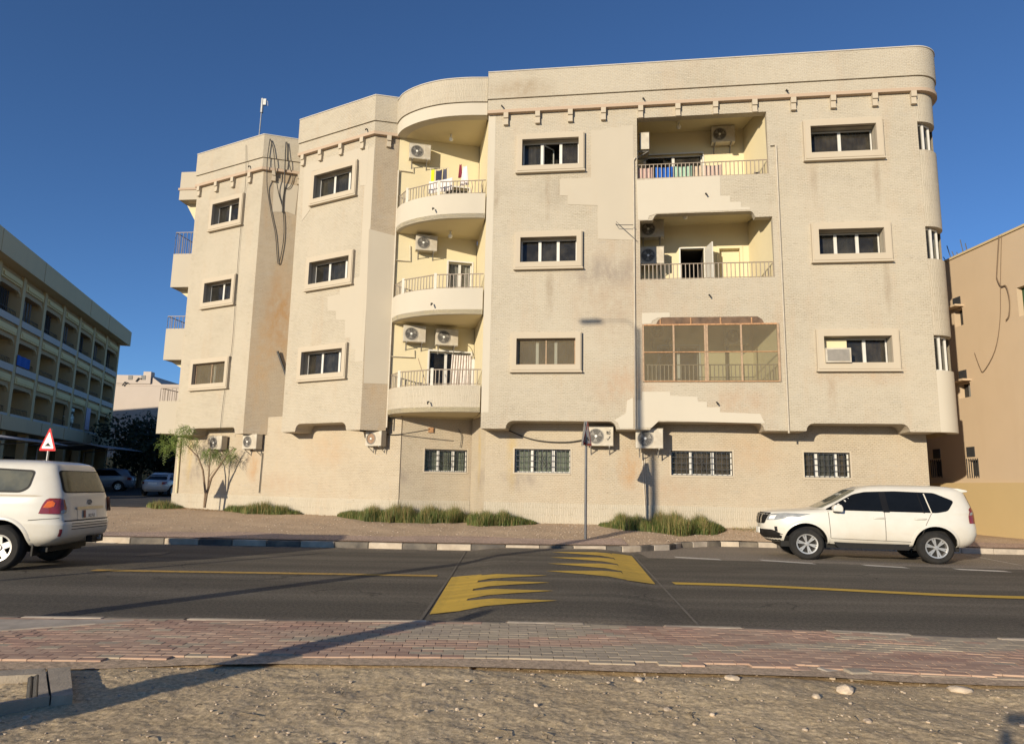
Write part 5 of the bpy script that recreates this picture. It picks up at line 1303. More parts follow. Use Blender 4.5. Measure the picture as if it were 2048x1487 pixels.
for ri, (z0, z1) in enumerate(rows):
    for ci in range(len(cols) - 1):
        u0, u1 = cols[ci] + .23, cols[ci + 1] - .23
        lslab('sill', u0, u1, z0 - .42, z0, -.5, .03, 'lb_sill')
        lslab('panel', u0 + .12, u1 - .12, z1 + .28, z1 + .72, -.2, .01 if ri else -.02, 'lb_panel')
        lslab('panel_rim', u0 + .3, u1 - .3, z1 + .38, z1 + .62, .011, .05, 'lb_panel')
        # arch corners of the opening
        k = .5
        for (a, s) in ((u0, 1), (u1, -1)):
            m = MB(); m.prism([FL.pt(a, z1, -.3), FL.pt(a + s * k, z1, -.3), FL.pt(a + s * k * .3, z1 - .12, -.3), FL.pt(a, z1 - .34, -.3)], FL.n * .2); o = m.build('arch', M['lb_fin'], LBt, world=True); fixnormals(o)
        sd_ = random.Random(ri * 20 + ci)
        # glazed door and window on the balcony's back wall
        w0 = u0 + .25; m = MB(); m.slab(FL, w0, w0 + 1.9, z0 - .5, z1 - .15, -1.5, -1.46); w = m.build('window', M['lb_sill'], LBt, world=True); fixnormals(w)
        for kk in range(2):
            m = MB(); m.slab(FL, w0 + .06 + kk * .93, w0 + .90 + kk * .93, z0 - .45, z1 - .22, -1.46, -1.45); m.build('pane', M['glass'] if sd_.random() < .6 else M['curtain_grey'], w, world=True)
        if ri == 0:    # closed in by dark blinds
            m = MB(); nf = 16
            for q in range(nf):
                a = u0 + .05 + (u1 - u0 - .7) * q / nf; m.slab(FL, a, a + (u1 - u0) / nf * .8, z0 + .1, z1 - .1, -.55 + .04 * math.sin(q * 2.1 + ci), -.53 + .04 * math.sin(q * 2.1 + ci))
            m.build('blind', M['curtain_grey' if ci % 2 else 'dark_room'], LBt, world=True)
        m = MB(); m.tube([FL.pt(u0, z0 + .42, -.25), FL.pt(u1, z0 + .42, -.25)], .02, 5)
        for q in range(15):
            a = u0 + (u1 - u0) * q / 14; m.tube([FL.pt(a, z0, -.25), FL.pt(a, z0 + .42, -.25)], .012, 4)
        m.build('railing', M['dark_steel'], LBt, world=True)
lslab('canopy_slab', UA, UB + .6, 4.45, 5.3, -3.0, .55, 'lb_roof')
for u in (2, 8.5, 13, 17.8, 22, 26): lslab('joint', u, u + .06, 4.46, 5.29, .551, .57, 'lb_band')
for u in cols: lslab('pillar', u - .25, u + .25, .1, 4.45, -.6, -.1, 'lb_fin')
for ci in range(len(cols) - 1):
    u0, u1 = cols[ci] + .8, cols[ci + 1] - .8; m = MB(); m.slab(FL, u0, u1, .4, 3.1, -3.0, -2.96); o = m.build('shopfront', M['dark_room'], LBt, world=True); fixnormals(o)
# washing on the block
def lcloth(u, z0, z1, w_, colr, lab):
    m = MB(); n = 8
    vs = [FL.pt(u + w_ * k / n, z, .06 + .04 * math.sin(k * 1.7)) for z in (z0, z1) for k in range(n + 1)]
    m.add(vs, [(k, k + 1, n + 2 + k, n + 1 + k) for k in range(n)]); o = m.build('towel', simple('cloth', colr, .95)); sm = o.modifiers.new('t', 'SOLIDIFY'); sm.thickness = .015
    tag(o, lab, 'laundry', 'laundry on the shaded block')
u, z = FL.px(41, 722); lcloth(u - .7, z - .35, z + .3, 2.0, (.03, .12, .42), 'blue cloth over a balcony sill of the shaded block')
u, z = FL.px(173, 842); lcloth(u - .5, z - .7, z + 1.1, 1.0, (.55, .52, .60), 'pale lilac sheet hanging on the shaded block near the corner')
u, z = FL.px(146, 835)
m = MB(); m.slab(FL, u - 1.2, u + 1.3, 5.55, 7.15, -.35, -.33); w = m.build('enclosed_window', M['glass'], LBt, world=True)
m = MB(); m.slab(FL, u - .03, u + .03, 5.55, 7.15, -.33, -.28); m.slab(FL, u - 1.2, u - .03, 6.3, 6.36, -.33, -.28); m.slab(FL, u + .03, u + 1.3, 6.3, 6.36, -.33, -.28); m.build('glazing_bar', M['white_alu'], w, world=True)

# white villa far down the side street
M['villa'] = plaster('villa_white', (.50, .43, .37), stain=.1)
YV = 82.0
VF = Frame((0, YV), 0)
def vx(x, y): u, z = VF.px(x, y); return u, z
v0 = vx(208, 760); v1 = vx(322, 768); vt = vx(260, 750)[1]; vt2 = vx(322, 768)[1]
VB = thing('white_villa', 'pinkish white villa block standing at the end of the side street', 'building', ((v0[0] + v1[0]) / 2, YV, 0))
m = MB(); m.slab(VF, v0[0] - 8, v1[0] + 4, 0, vt2, -14, 0); m.build('wall', M['villa'], VB, world=True)
a = vx(233, 750)[0]; b_ = vx(303, 750)[0]
m = MB(); m.slab(VF, a, b_, vt2 + .001, vt, -10, .12); m.build('roof_block', M['villa'], VB, world=True)
m = MB(); q0 = vx(303, 752); q1 = vx(322, 762); m.prism([VF.pt(b_ + .001, vt2 + .002, -4), VF.pt(q1[0], vt2 + .002, -4), VF.pt(q1[0], q1[1] - .3, -4), VF.pt(b_ + .001, vt - .1, -4)], VF.n * 3.9); o = m.build('stair_block', M['villa'], VB, world=True); fixnormals(o)
for x, y in ((262, 755), (288, 755)):
    u, z = vx(x, y); m = MB(); m.slab(VF, u - .25, u + .25, z - .25, z + .25, .121, .16); m.build('vent', M['dark_steel'], VB, world=True)
for x, y in ((252, 766), (279, 758)):
    u, z = vx(x, y); m = MB(); m.tube([VF.pt(u - .3, z - .3, .2), VF.pt(u, z + .1, .25), VF.pt(u + .3, z, .2)], .08, 5); m.build('spout', M['dark_steel'], VB, world=True)
u, z = vx(281, 744); m = MB(); m.box(VF.pt(u, vt + .35, -2), (.9, .9, .7)); m.build('roof_tank', M['villa'], VB, world=True)
m = MB(); m.slab(VF, v0[0] - 8, v1[0] + 4, vx(270, 771)[1], vx(270, 771)[1] + .12, 0, .04); m.build('string_course', M['villa'], VB, world=True)

# tan block on the right, partly in the shadow of the apartment block
RP0 = Vector((17.16, 22.79)); RDv = Vector((-.0744, 1)).normalized()
FT = Frame(RP0, -math.degrees(math.atan2(RDv.y, RDv.x)))
if FT.n.x > 0: FT.n = -FT.n
M['tan'] = plaster('tan_render', (.50, .385, .265), stain=.12, stcol=(.4, .28, .17)); M['tan_low'] = plaster('yellow_render', (.47, .35, .18), stain=.15, stcol=(.45, .33, .18)); M['tan_trim'] = plaster('tan_trim', (.52, .41, .24), stain=.1)
TB = thing('tan_building', 'plain tan rendered building on the right with dangling wires', 'building', (RP0.x, RP0.y, 0))
twin = [(2035, 2075, 568, 628), (1909, 1926, 618, 652), (1917, 1941, 766, 795), (1864, 1884, 921, 952), (1936, 1958, 919, 952)]
holes = []
for (xa, xb, ya, yb) in twin:
    ua, za = FT.px(xa, (ya + yb) / 2); ub_, zb = FT.px(xb, (ya + yb) / 2); z1_ = FT.px((xa + xb) / 2, ya)[1]; z0_ = FT.px((xa + xb) / 2, yb)[1]
    holes.append(rect(min(ua, ub_), max(ua, ub_), z0_, z1_))
UT0, UT1 = -6.0, 26.0
o = panel('wall', FT, rect(UT0, UT1, .1, 10.62), holes, M['tan'], bottom=.1, other=.1, hole_depth=.3, parent=TB)
m = MB(); m.slab(FT, UT0, UT1, .1, 10.62, -8, -.32) if False else None
vwall(m, Vector(FT.pt(UT0, 0).xy), Vector(FT.pt(UT0, 0, -9).xy), .1, 10.62); vwall(m, Vector(FT.pt(UT1, 0).xy), Vector(FT.pt(UT1, 0, -9).xy), .1, 10.62); m.build('wall', M['tan'], TB, world=True)
m = MB(); m.add([FT.pt(UT0, 10.58, -.05), FT.pt(UT1, 10.58, -.05), FT.pt(UT1, 10.58, -9), FT.pt(UT0, 10.58, -9)], [(0, 1, 2, 3)]); m.build('roof', M['tan'], TB, world=True)
m = MB(); m.slab(FT, UT0, UT1, 10.621, 10.70, -.3, .05); o = m.build('coping', M['tan_trim'], TB, world=True); fixnormals(o)
zl = FT.px(1990, 965)[1]; m = MB(); m.slab(FT, UT0, UT1, .0, zl, 0, .22); o = m.build('plinth', M['tan_low'], TB, world=True); fixnormals(o)
for k, h in enumerate(holes):
    (u0, z0), (u1, z1) = h[0], h[2]
    m = MB(); m.slab(FT, u0, u1, z0, z1, -.28, -.24); w = m.build('window', M['dark_room'], TB, world=True); fixnormals(w)
    m = MB(); cu = (u0 + u1) / 2; m.slab(FT, cu - .03, cu + .03, z0, z1, -.24, -.2); m.slab(FT, u0, cu - .03, z0, z0 + .05, -.24, -.2); m.build('sash', M['steel'], w, world=True)
    if k == 0:
        m = MB(); m.slab(FT, u0, u1, z0, z1, -.2, -.19); m.build('green_blind', simple('green_glass', (.02, .07, .03), .2), w, world=True)
    if k >= 3:
        m = MB()
        for q in range(6):
            a = u0 + (u1 - u0) * q / 5; m.slab(FT, a - .015, a + .015, z0 - .05, z1 + .05, .02, .04)
        m.build('grille', M['dark_steel'], w, world=True)
    elif k:
        m = MB(); m.slab(FT, u0 - .1, u1 + .1, z1 + .05, z1 + .12, 0, .35); m.build('hood', M['tan'], w, world=True)
for x, y in ((1914, 604), (1926, 750), (1874, 907), (1942, 903)):
    u, z = FT.px(x, y); m = MB(); m.slab(FT, u - .2, u + .2, z - .18, z + .18, 0, .03); m.build('vent', M['dark_steel'], TB, world=True)
cable(FT, [(1998, 472), (1994, 540), (1994, 556), (2002, 572), (2012, 572), (2019, 600), (2018, 630), (2012, 640)], 'dark wire forked near the top of the tan building', .022, .06, 'loose wires on the tan building', 'wire_brown')
cable(FT, [(2003, 470), (2001, 560), (2000, 640), (1990, 700), (1968, 741), (1960, 735), (1949, 705)], 'thin wire dropping in a long curve down the tan building', .012, .05, 'loose wires on the tan building', 'wire_brown')
m = MB(); u, z = FT.px(1918, 515)
for k in range(6): m.tube([FT.pt(u + k * .22, 10.55, -.4), FT.pt(u + k * .25, 11.15 + .25 * math.sin(k * 2), -.3)], .02, 4)
tag(m.build('roof_rods', M['dark_steel']), 'thin bent rods sticking up from the tan roof edge', 'rods')

# ================================================================== signs and lamp posts
def tri_round(w_, r_, n=5):
    h = w_ * .866; P = [Vector((-w_ / 2, 0)), Vector((w_ / 2, 0)), Vector((0, h))]; outp = []
    for i in range(3):
        p = P[i]; a = (P[i - 1] - p).normalized(); b2 = (P[(i + 1) % 3] - p).normalized(); d = r_ / math.tan(math.pi / 6)
        for k in range(n + 1):
            t = k / n; q0 = p + a * d; q1 = p + b2 * d
            outp.append(q0.lerp(p, t).lerp(p.lerp(q1, t), t))
    return outp
def warning_sign(label, loc, zbot, w_, yaw, lean=0.0, pole_top=None, pmat='steel'):
    t = thing('warning_sign', label, 'road sign', loc, yaw, 'triangular hump warning signs'); t.rotation_euler = (0, lean, yaw)
    m = MB(); top = pole_top or (zbot + w_ * .8); m.tube([(0, .03, -.1), (0, .03, top)], .038, 10); m.build('pole', M[pmat], t, smooth=40)
    m = MB(); o_ = tri_round(w_, .05); m.prism([(p.x, 0, zbot + p.y) for p in o_], (0, -.012, 0)); pl = m.build('plate', M['steel'], t); fixnormals(pl)
    m = MB(); i_ = tri_round(w_, .05); cen = Vector((0, w_ * .2887)); inn_ = [cen + (p - cen) * .72 for p in i_]; n = len(i_)
    m.add([(p.x, -.014, zbot + p.y) for p in i_] + [(p.x, -.014, zbot + p.y) for p in inn_], [(k, (k + 1) % n, n + (k + 1) % n, n + k) for k in range(n)]); m.build('red_border', M['red_paint'], t)
    m = MB(); m.poly([(p.x, -.015, zbot + p.y) for p in inn_]); m.build('white_face', M['sign_white'], t)
    s = w_ * .5; zb = zbot + w_ * .17
    pts = [(-.38, 0), (.38, 0), (.38, .06), (.24, .09), (.12, .2), (0, .25), (-.12, .2), (-.24, .09), (-.38, .06)]
    m = MB(); m.poly([(x * s * .9, -.018, zb + z * s) for x, z in pts]); m.build('hump_symbol', M['black'], t)
    m = MB(); m.tube([(-.0, .03, zbot + .12), (0, -.012, zbot + .12)], .05, 6); m.box((0, .02, zbot + .45), (.12, .05, .04)); m.build('clamp', M['steel'], t)
    return t
p = on_ground(1173, 1081, .17)
warning_sign('hump warning sign turned edge-on, on a grey pole by the kerb', (p.x, p.y, .15), 2.72, .86, R(66), 0.012, 3.42, 'pole_grey')
sg1 = [o for o in bpy.data.objects if o.name.startswith('warning_sign')][0]
m = MB(); m.prism([Matrix.Rotation(R(97 - 66 - 0), 3, 'Z') @ Vector((p_.x, .075, 2.72 + p_.y)) for p_ in tri_round(.86, .05)], Matrix.Rotation(R(31), 3, 'Z') @ Vector((0, .012, 0))); fixnormals(m.build('plate', M['steel'], sg1))
warning_sign('hump warning sign facing the street above the white car roof', (-16.15, 24.9, .35), 2.22, .95, R(-25), 0.02)
# unseen lamp and posts whose shadows cross the road, the stout one invented
def lamp_post(label, loc, h, r0, r1, arm, group=None):
    t = thing('street_lamp', label, 'street lamp', loc, 0, group)
    m = MB(); m.tube([(0, 0, -.1), (0, 0, h * .5), (0, 0, h)], [r0, (r0 + r1) / 2, r1], 12); m.build('pole', M['steel'], t, smooth=40)
    if arm:
        m = MB(); m.tube([(0, 0, h - .1), (-.5, -.2, h + .35), (arm, -.4, h + .45)], .016, 8); m.build('arm', M['steel'], t, smooth=40)
        m = MB(); m.box((arm - .3, -.42, h + .45), (.7, .26, .11)); m.build('lamp_head', M['steel'], t)
    return t
lamp_post('tall grey street lamp standing left of the camera by the near kerb', (-7.3, 6.3, .1), 11.8, .19, .06, -1.7)
SP = thing('steel_post', 'plain grey steel post at the far left of the near pavement', 'post', (-13.3, 4.3, .1)); m = MB(); m.tube([(0, 0, -.1), (0, 0, 3.7)], .07, 10); m.build('pole', M['steel'], SP, smooth=40)
UPo = thing('shadow_post', 'unseen stand-in post beside the camera, shaped to cast the broad shadow stripe', 'post', (-5.35, 1.85, .08))
m = MB(); m.tube([(0, 0, -.1), (0, 0, 1.2), (0, 0, 2.12), (0, 0, 2.2)], [.23, .19, .13, .05], 14); m.build('shaft', M['concrete'], UPo, smooth=40)

# ================================================================== plants
def leafmat(name, a, b2):
    m, nt, bs = new_mat(name); oc = coords(nt); g = nt.nodes.new('ShaderNodeNewGeometry')
    c = mix(nt, g.outputs['Random Per Island'], a, b2); c = mix(nt, ramp(nt, nz(nt, oc, 1.6, 3), .35, .7), c, tuple(x * .6 for x in a)); nt.links.new(c, bs.inputs['Base Color']); bs.inputs['Roughness'].default_value = .6
    tr = nt.nodes.new('ShaderNodeBsdfTranslucent'); nt.links.new(c, tr.inputs[0]); mx = nt.nodes.new('ShaderNodeMixShader'); mx.inputs[0].default_value = .25
    nt.links.new(bs.outputs[0], mx.inputs[1]); nt.links.new(tr.outputs[0], mx.inputs[2]); nt.links.new(mx.outputs[0], nt.nodes['Material Output'].inputs['Surface']); return m
M['leaf_fresh'] = leafmat('fresh_leaf', (.15, .24, .04), (.26, .31, .09)); M['leaf_dark'] = leafmat('dark_leaf', (.028, .045, .02), (.05, .065, .03))
M['grass_green'] = leafmat('grass_green', (.10, .155, .03), (.19, .225, .06)); M['grass_dry'] = leafmat('grass_dry', (.34, .25, .09), (.42, .32, .14)); M['bark'] = simple('bark', (.20, .14, .09), .9, 0, .3, 14)
# young tree at the wall: three stems, feathery crown
YTY = 30.0; TX = CAM + ray(414, 1012) * (YTY / ray(414, 1012).y); YT = thing('young_tree', 'young three stemmed tree with feathery green crown at the left wall', 'tree', (TX.x, YTY, .40))
PT = Frame((TX.x, YTY), 0)
def tp(x, y, o=0.0):
    u, z = PT.px(x, y, o); return Vector((u, -o - .25, z - .40))
stems = [[(414, 1014), (416, 985), (411, 940), (402, 915), (385, 897), (374, 885)], [(414, 1014), (421, 975), (424, 930), (426, 900)], [(419, 985), (428, 955), (445, 930), (460, 908), (472, 895)]]
m = MB()
for st in stems:
    n = len(st); m.tube([tp(x, y, .05 * i) for i, (x, y) in enumerate(st)], [.055 * (1 - .75 * i / (n - 1)) for i in range(n)], 7)
for st in [[(424, 940), (419, 925), (418, 908)], [(424, 952), (431, 942), (437, 936)], [(402, 915), (396, 896), (380, 870)], [(426, 900), (424, 885)]]: m.tube([tp(x, y, .1) for x, y in st], [.015, .01, .006][:len(st)], 5)
m.build('trunk', M['bark'], YT, smooth=60)
lm = MB(); rr = random.Random(3)
for (cx, cy, rx, ry, cnt) in [(372, 868, 17, 22, 900), (342, 882, 22, 24, 420), (352, 895, 26, 18, 330), (424, 905, 24, 10, 520), (466, 905, 14, 14, 380), (395, 885, 14, 14, 200), (448, 915, 22, 10, 160), (385, 860, 10, 10, 180)]:
    for i in range(int(cnt / 8)):
        a = rr.uniform(0, 6.28); q = rr.random() ** .6; x0, y0 = cx + rx * q * math.cos(a), cy + ry * q * math.sin(a); o_ = rr.uniform(-.55, .55)
        b0 = tp(x0, y0, o_); d = Vector((rr.uniform(-1, 1), rr.uniform(-1, 1), rr.uniform(-1.4, -.1))).normalized(); L = rr.uniform(.14, .34); sidev = d.cross(Vector((0, 0, 1))).normalized()
        for k in range(9):                      # a drooping feather of leaflets
            t = k / 8; c_ = b0 + d * L * t + Vector((0, 0, -.10 * t * t)); s = (1 if k % 2 else -1); l = .085 * (1 - .5 * t); wv = d * .018
            tip = c_ + sidev * s * l + Vector((0, 0, -.035)); mid_ = (c_ + tip) / 2
            lm.add([c_, mid_ + wv, tip, mid_ - wv], [(0, 1, 2, 3)])
lm.build('crown', M['leaf_fresh'], YT)
# grass along the foot of the wall
def grass(label, spots, n, hmax, seed, dry=.3):
    rr = random.Random(seed); g = MB(); d_ = MB()
    for i in range(n):
        x, y, hh = spots(rr); h = hh * hmax * rr.uniform(.3, 1.0) * (1.25 if rr.random() < .06 else 1); z = vergez(x, y) - .02
        a = rr.uniform(0, 6.28); ln = rr.uniform(.05, .5) * h; w_ = rr.uniform(.003, .0075); px_, py_ = math.cos(a), math.sin(a); qx, qy = -py_, px_
        v = [(x - qx * w_, y - qy * w_, z), (x + qx * w_, y + qy * w_, z), (x + px_ * ln * .35 + qx * w_ * .8, y + py_ * ln * .35 + qy * w_ * .8, z + h * .6), (x + px_ * ln * .35 - qx * w_ * .8, y + py_ * ln * .35 - qy * w_ * .8, z + h * .6), (x + px_ * ln, y + py_ * ln, z + h)]
        tgt = d_ if rr.random() < dry * (1.6 if h > hmax * .62 else .7) else g
        tgt.add(v, [(0, 1, 2, 3), (3, 2, 4)])
    for mb_, mt, nm in ((g, 'grass_green', 'grass'), (d_, 'grass_dry', 'dry_grass')):
        if mb_.v: o = mb_.build(nm, M[mt]); o['kind'] = 'stuff'; o['label'] = label if nm == 'grass' else label.replace('green', 'straw coloured')
def strip_spots(xa, xb, width, dens=1.0):
    def f(rr):
        t = rr.random(); x = xa + (xb - xa) * t; e = math.sin(math.pi * min(1, max(0, t))) ** .5 * (.9 + .25 * (noise.noise((x * 1.9, 5.5, 0)) + .1))
        k = .55 + .45 * noise.noise((x * 1.4, 2.2, 0)); y = wall_y(x) - .05 - rr.random() ** 1.3 * width * (.5 + .7 * k) * e
        return x, y, e * (.55 + .55 * (noise.noise((x * 2.3, 8, 0)) + .5))
    return f
xw = lambda x, y=1042: on_ground(x, y, .42).x
grass('long green grass at the foot of the wall left of the sign', strip_spots(xw(615), xw(1072), 2.1), 22000, .72, 1)
grass('green grass clump at the wall right of the sign pole', strip_spots(xw(1178), xw(1376), 2.2), 12000, .72, 2)
grass('green grass below the tree shadow at the left wall', strip_spots(-12.0, -8.0, 1.4), 6000, .6, 3)
grass('green grass tuft at the left corner of the block', strip_spots(-16.4, -14.2, 1.2), 2400, .5, 4)
grass('thin green grass in front of the parked car nose', strip_spots(xw(1462), xw(1530), 1.0), 900, .5, 5, .75)
grass('sparse green weeds by the wall left of the parked car', strip_spots(xw(1375), xw(1475), .7), 350, .28, 6, .8)
ll = MB(); rr = random.Random(11)
for i in range(2600):
    x = rr.choice([rr.uniform(-15.5, -9), rr.uniform(-15.5, 12.5)]); y = wall_y(x) - .05 - abs(rr.gauss(0, .55)); z = vergez(x, y); s = rr.uniform(.012, .035); a = rr.uniform(0, 6.28); t_ = rr.uniform(-.5, .5)
    ll.add([(x - s * math.cos(a), y - s * math.sin(a), z + .012), (x + s * .5 * math.sin(a), y - s * .5 * math.cos(a), z + .02), (x + s * math.cos(a), y + s * math.sin(a), z + .012 + s * (t_ + .5)), (x - s * .5 * math.sin(a), y + s * .5 * math.cos(a), z + .02)], [(0, 1, 2, 3)])
o = ll.build('leaf_litter', leafmat('dead_leaf', (.34, .19, .07), (.42, .27, .12))); o['kind'] = 'stuff'; o['label'] = 'dead brown leaves lying along the foot of the wall'
# dark trees at the back of the side street
def dark_tree(label, x, y, h, rad, seed, n=2600, palm=False):
    rr = random.Random(seed); t = thing('palm_tree' if palm else 'bushy_tree', label, 'tree', (x, y, .6), 0, 'trees shading the side street')
    m = MB(); m.tube([(0, 0, -.3), (.1, 0, h * .4), (0, .1, h * .7)], [.22, .16, .08], 8)
    for k in range(5): a = k * 1.26; m.tube([(.05, 0, h * .4), (rad * .5 * math.cos(a), rad * .5 * math.sin(a), h * .7)], [.08, .03], 5)
    m.build('trunk', M['bark'], t)
    l = MB()
    if palm:
        for k in range(38):
            a = rr.uniform(0, 6.28); e = rr.uniform(.15, 1.3); L = rad * rr.uniform(.8, 1.15); P = []
            for i in range(7):
                s = i / 6; P.append(Vector((math.cos(a) * math.cos(e) * L * s, math.sin(a) * math.cos(e) * L * s, h * .7 + L * (math.sin(e) * s - .45 * s * s))))
            for i in range(6):
                dv = (P[i + 1] - P[i]).normalized(); sv = dv.cross(Vector((0, 0, 1))).normalized()
                for s in (-1, 1):
                    for q in range(3):
                        c_ = P[i].lerp(P[i + 1], q / 3); tip = c_ + sv * s * .38 + dv * .28 + Vector((0, 0, -.1)); l.add([c_ - dv * .03, c_ + dv * .03, tip], [(0, 1, 2)])
    else:
        blobs = [(rr.uniform(-.55, .55) * rad, rr.uniform(-.55, .55) * rad, h * rr.uniform(.35, .85), rad * rr.uniform(.35, .6)) for _ in range(12)]
        for i in range(n):
            bx_, by_, bz_, br_ = rr.choice(blobs); d = Vector((rr.gauss(0, 1), rr.gauss(0, 1), rr.gauss(0, .8))).normalized() * br_ * rr.uniform(.6, 1.05); c_ = Vector((bx_, by_, bz_)) + d
            u_ = Vector((rr.gauss(0, 1), rr.gauss(0, 1), rr.gauss(0, 1))).normalized(); v_ = u_.cross(d).normalized(); s = rr.uniform(.12, .26)
            l.add([c_ - u_ * s, c_ + v_ * s * .5, c_ + u_ * s, c_ - v_ * s * .5], [(0, 1, 2, 3)])
    l.build('crown', M['leaf_dark'], t)
dark_tree('dark bushy tree behind the shaded canopy roof', -31.5, 61, 6.2, 3.6, 1); dark_tree('dense dark tree in the middle of the side street end', -27.0, 58, 6.4, 3.6, 2)
dark_tree('dark low tree right beside the flank of the apartment block', -22.8, 52, 5.6, 3.2, 3); dark_tree('spiky dark palm above the trees at the street end', -31.0, 68, 8.6, 3.4, 4, palm=True); dark_tree('second spiky palm left of the apartment flank', -27.5, 66, 7.4, 3.2, 5, palm=True)
dark_tree('dark tree filling the gap under the flank balconies', -25.0, 66, 6.5, 4.2, 6)
dark_tree('broad dark tree behind the blue grey car', -29.0, 64, 7.0, 4.2, 7, 3600); dark_tree('dark tree hiding the foot of the villa', -33.0, 70, 7.0, 4.4, 8, 3600)
m = MB(); m.box((-32, 75, 2.2), (26, .3, 3.4)); tag(m.build('garden_wall', M['lb_wall']), 'low garden wall in shade behind the dark trees', 'wall')
# car-port shades
def carport(label, x, y, L, D_, z, yaw):
    t = thing('car_shade', label, 'car shade', (x, y, .6), yaw, 'curved car shades on the side street'); m = MB(); n = 10
    vs = [(L * sx, D_ * (k / n - .5), z + .45 * math.sin(math.pi * (k / n) * .8 + .3)) for sx in (-.5, .5) for k in range(n + 1)]
    m.add(vs, [(k, k + 1, n + 2 + k, n + 1 + k) for k in range(n)]); o = m.build('fabric_roof', M['canopy'], t, smooth=60); sm = o.modifiers.new('t', 'SOLIDIFY'); sm.thickness = .03
    for sx in (-.45, .45):
        m = MB(); m.tube([(L * sx, D_ * .4, -.1), (L * sx, D_ * .4, z), (L * sx, -D_ * .3, z + .4)], .05, 6); m.build('post', M['steel'], t)
M['canopy'] = simple('canopy_fabric', (.30, .31, .34), .7)
carport('curved grey car shade over the dark parked car', -30.5, 52, 7, 5, 3.0, R(95)); carport('curved car shade in front of the shaded block at the left edge', -27.2, 37, 8, 4.6, 2.75, R(100))

# ================================================================== vehicles
def paint(name, c, dust=(.62, .54, .42), rough=.28):
    m, nt, b2 = new_mat(name); oc = coords(nt); n = nz(nt, oc, 1.7, 6, .65)
    cc = mix(nt, ramp(nt, n, .4, .8, (0, 0, 0), (.45, .45, .45)), c, dust); gz = nt.nodes.new('ShaderNodeSeparateXYZ'); nt.links.new(oc, gz.inputs[0])
    low = nt.nodes.new('ShaderNodeMapRange'); low.inputs[1].default_value = .95; low.inputs[2].default_value = .35; nt.links.new(gz.outputs[2], low.inputs[0])
    lo = nt.nodes.new('ShaderNodeMath'); lo.operation = 'MULTIPLY'; nt.links.new(low.outputs[0], lo.inputs[0]); nt.links.new(ramp(nt, nz(nt, oc, 5, 5), .3, .7, (.12, .12, .12), (.6, .6, .6)), lo.inputs[1])
    cc = mix(nt, lo.outputs[0], cc, dust); nt.links.new(cc, b2.inputs['Base Color']); b2.inputs['Roughness'].default_value = rough; b2.inputs['Coat Weight'].default_value = .6; b2.inputs['Coat Roughness'].default_value = .12
    return m
M['white_paint'] = paint('white_car_paint', (.62, .595, .53), (.52, .45, .35)); M['silver_paint'] = paint('silver_car_paint', (.45, .47, .50)); M['blue_paint'] = paint('blue_grey_car_paint', (.16, .20, .27), (.2, .2, .2))
M['car_glass'] = simple('tinted_glass', (.006, .007, .008), .06, 0, .1, spec=.28); M['car_glass_dusty'] = simple('dusty_rear_glass', (.05, .05, .03), .2, 0, .3, 3, dust=(.17, .15, .07)); M['windscreen'] = simple('windscreen_glass', (.10, .11, .08), .06, 0, .3, 2, dust=(.20, .19, .12))
M['tyre'] = simple('tyre_rubber', (.010, .0095, .009), .9, 0, .3, 12, dust=(.024, .02, .016)); M['alloy'] = simple('alloy_wheel', (.52, .50, .47), .35, .7, .1); M['trim_black'] = simple('black_plastic', (.009, .0085, .008), .6, 0, .2, spec=.3, dust=(.018, .015, .012))
M['chrome'] = simple('chrome', (.62, .60, .56), .2, .9, .05); M['lamp_red'] = simple('red_lamp_lens', (.20, .010, .008), .12, 0, .25, 7, coat=.8); M['lamp_clear'] = simple('clear_lamp_lens', (.24, .245, .24), .12, 0, .2, 9, coat=.8); M['lamp_orange'] = simple('orange_lamp_lens', (.62, .14, .015), .12, 0, .2, 7, coat=.8); M['seam'] = simple('panel_gap', (.05, .045, .04), .9); M['maroon'] = simple('plate_maroon', (.16, .02, .03), .5)

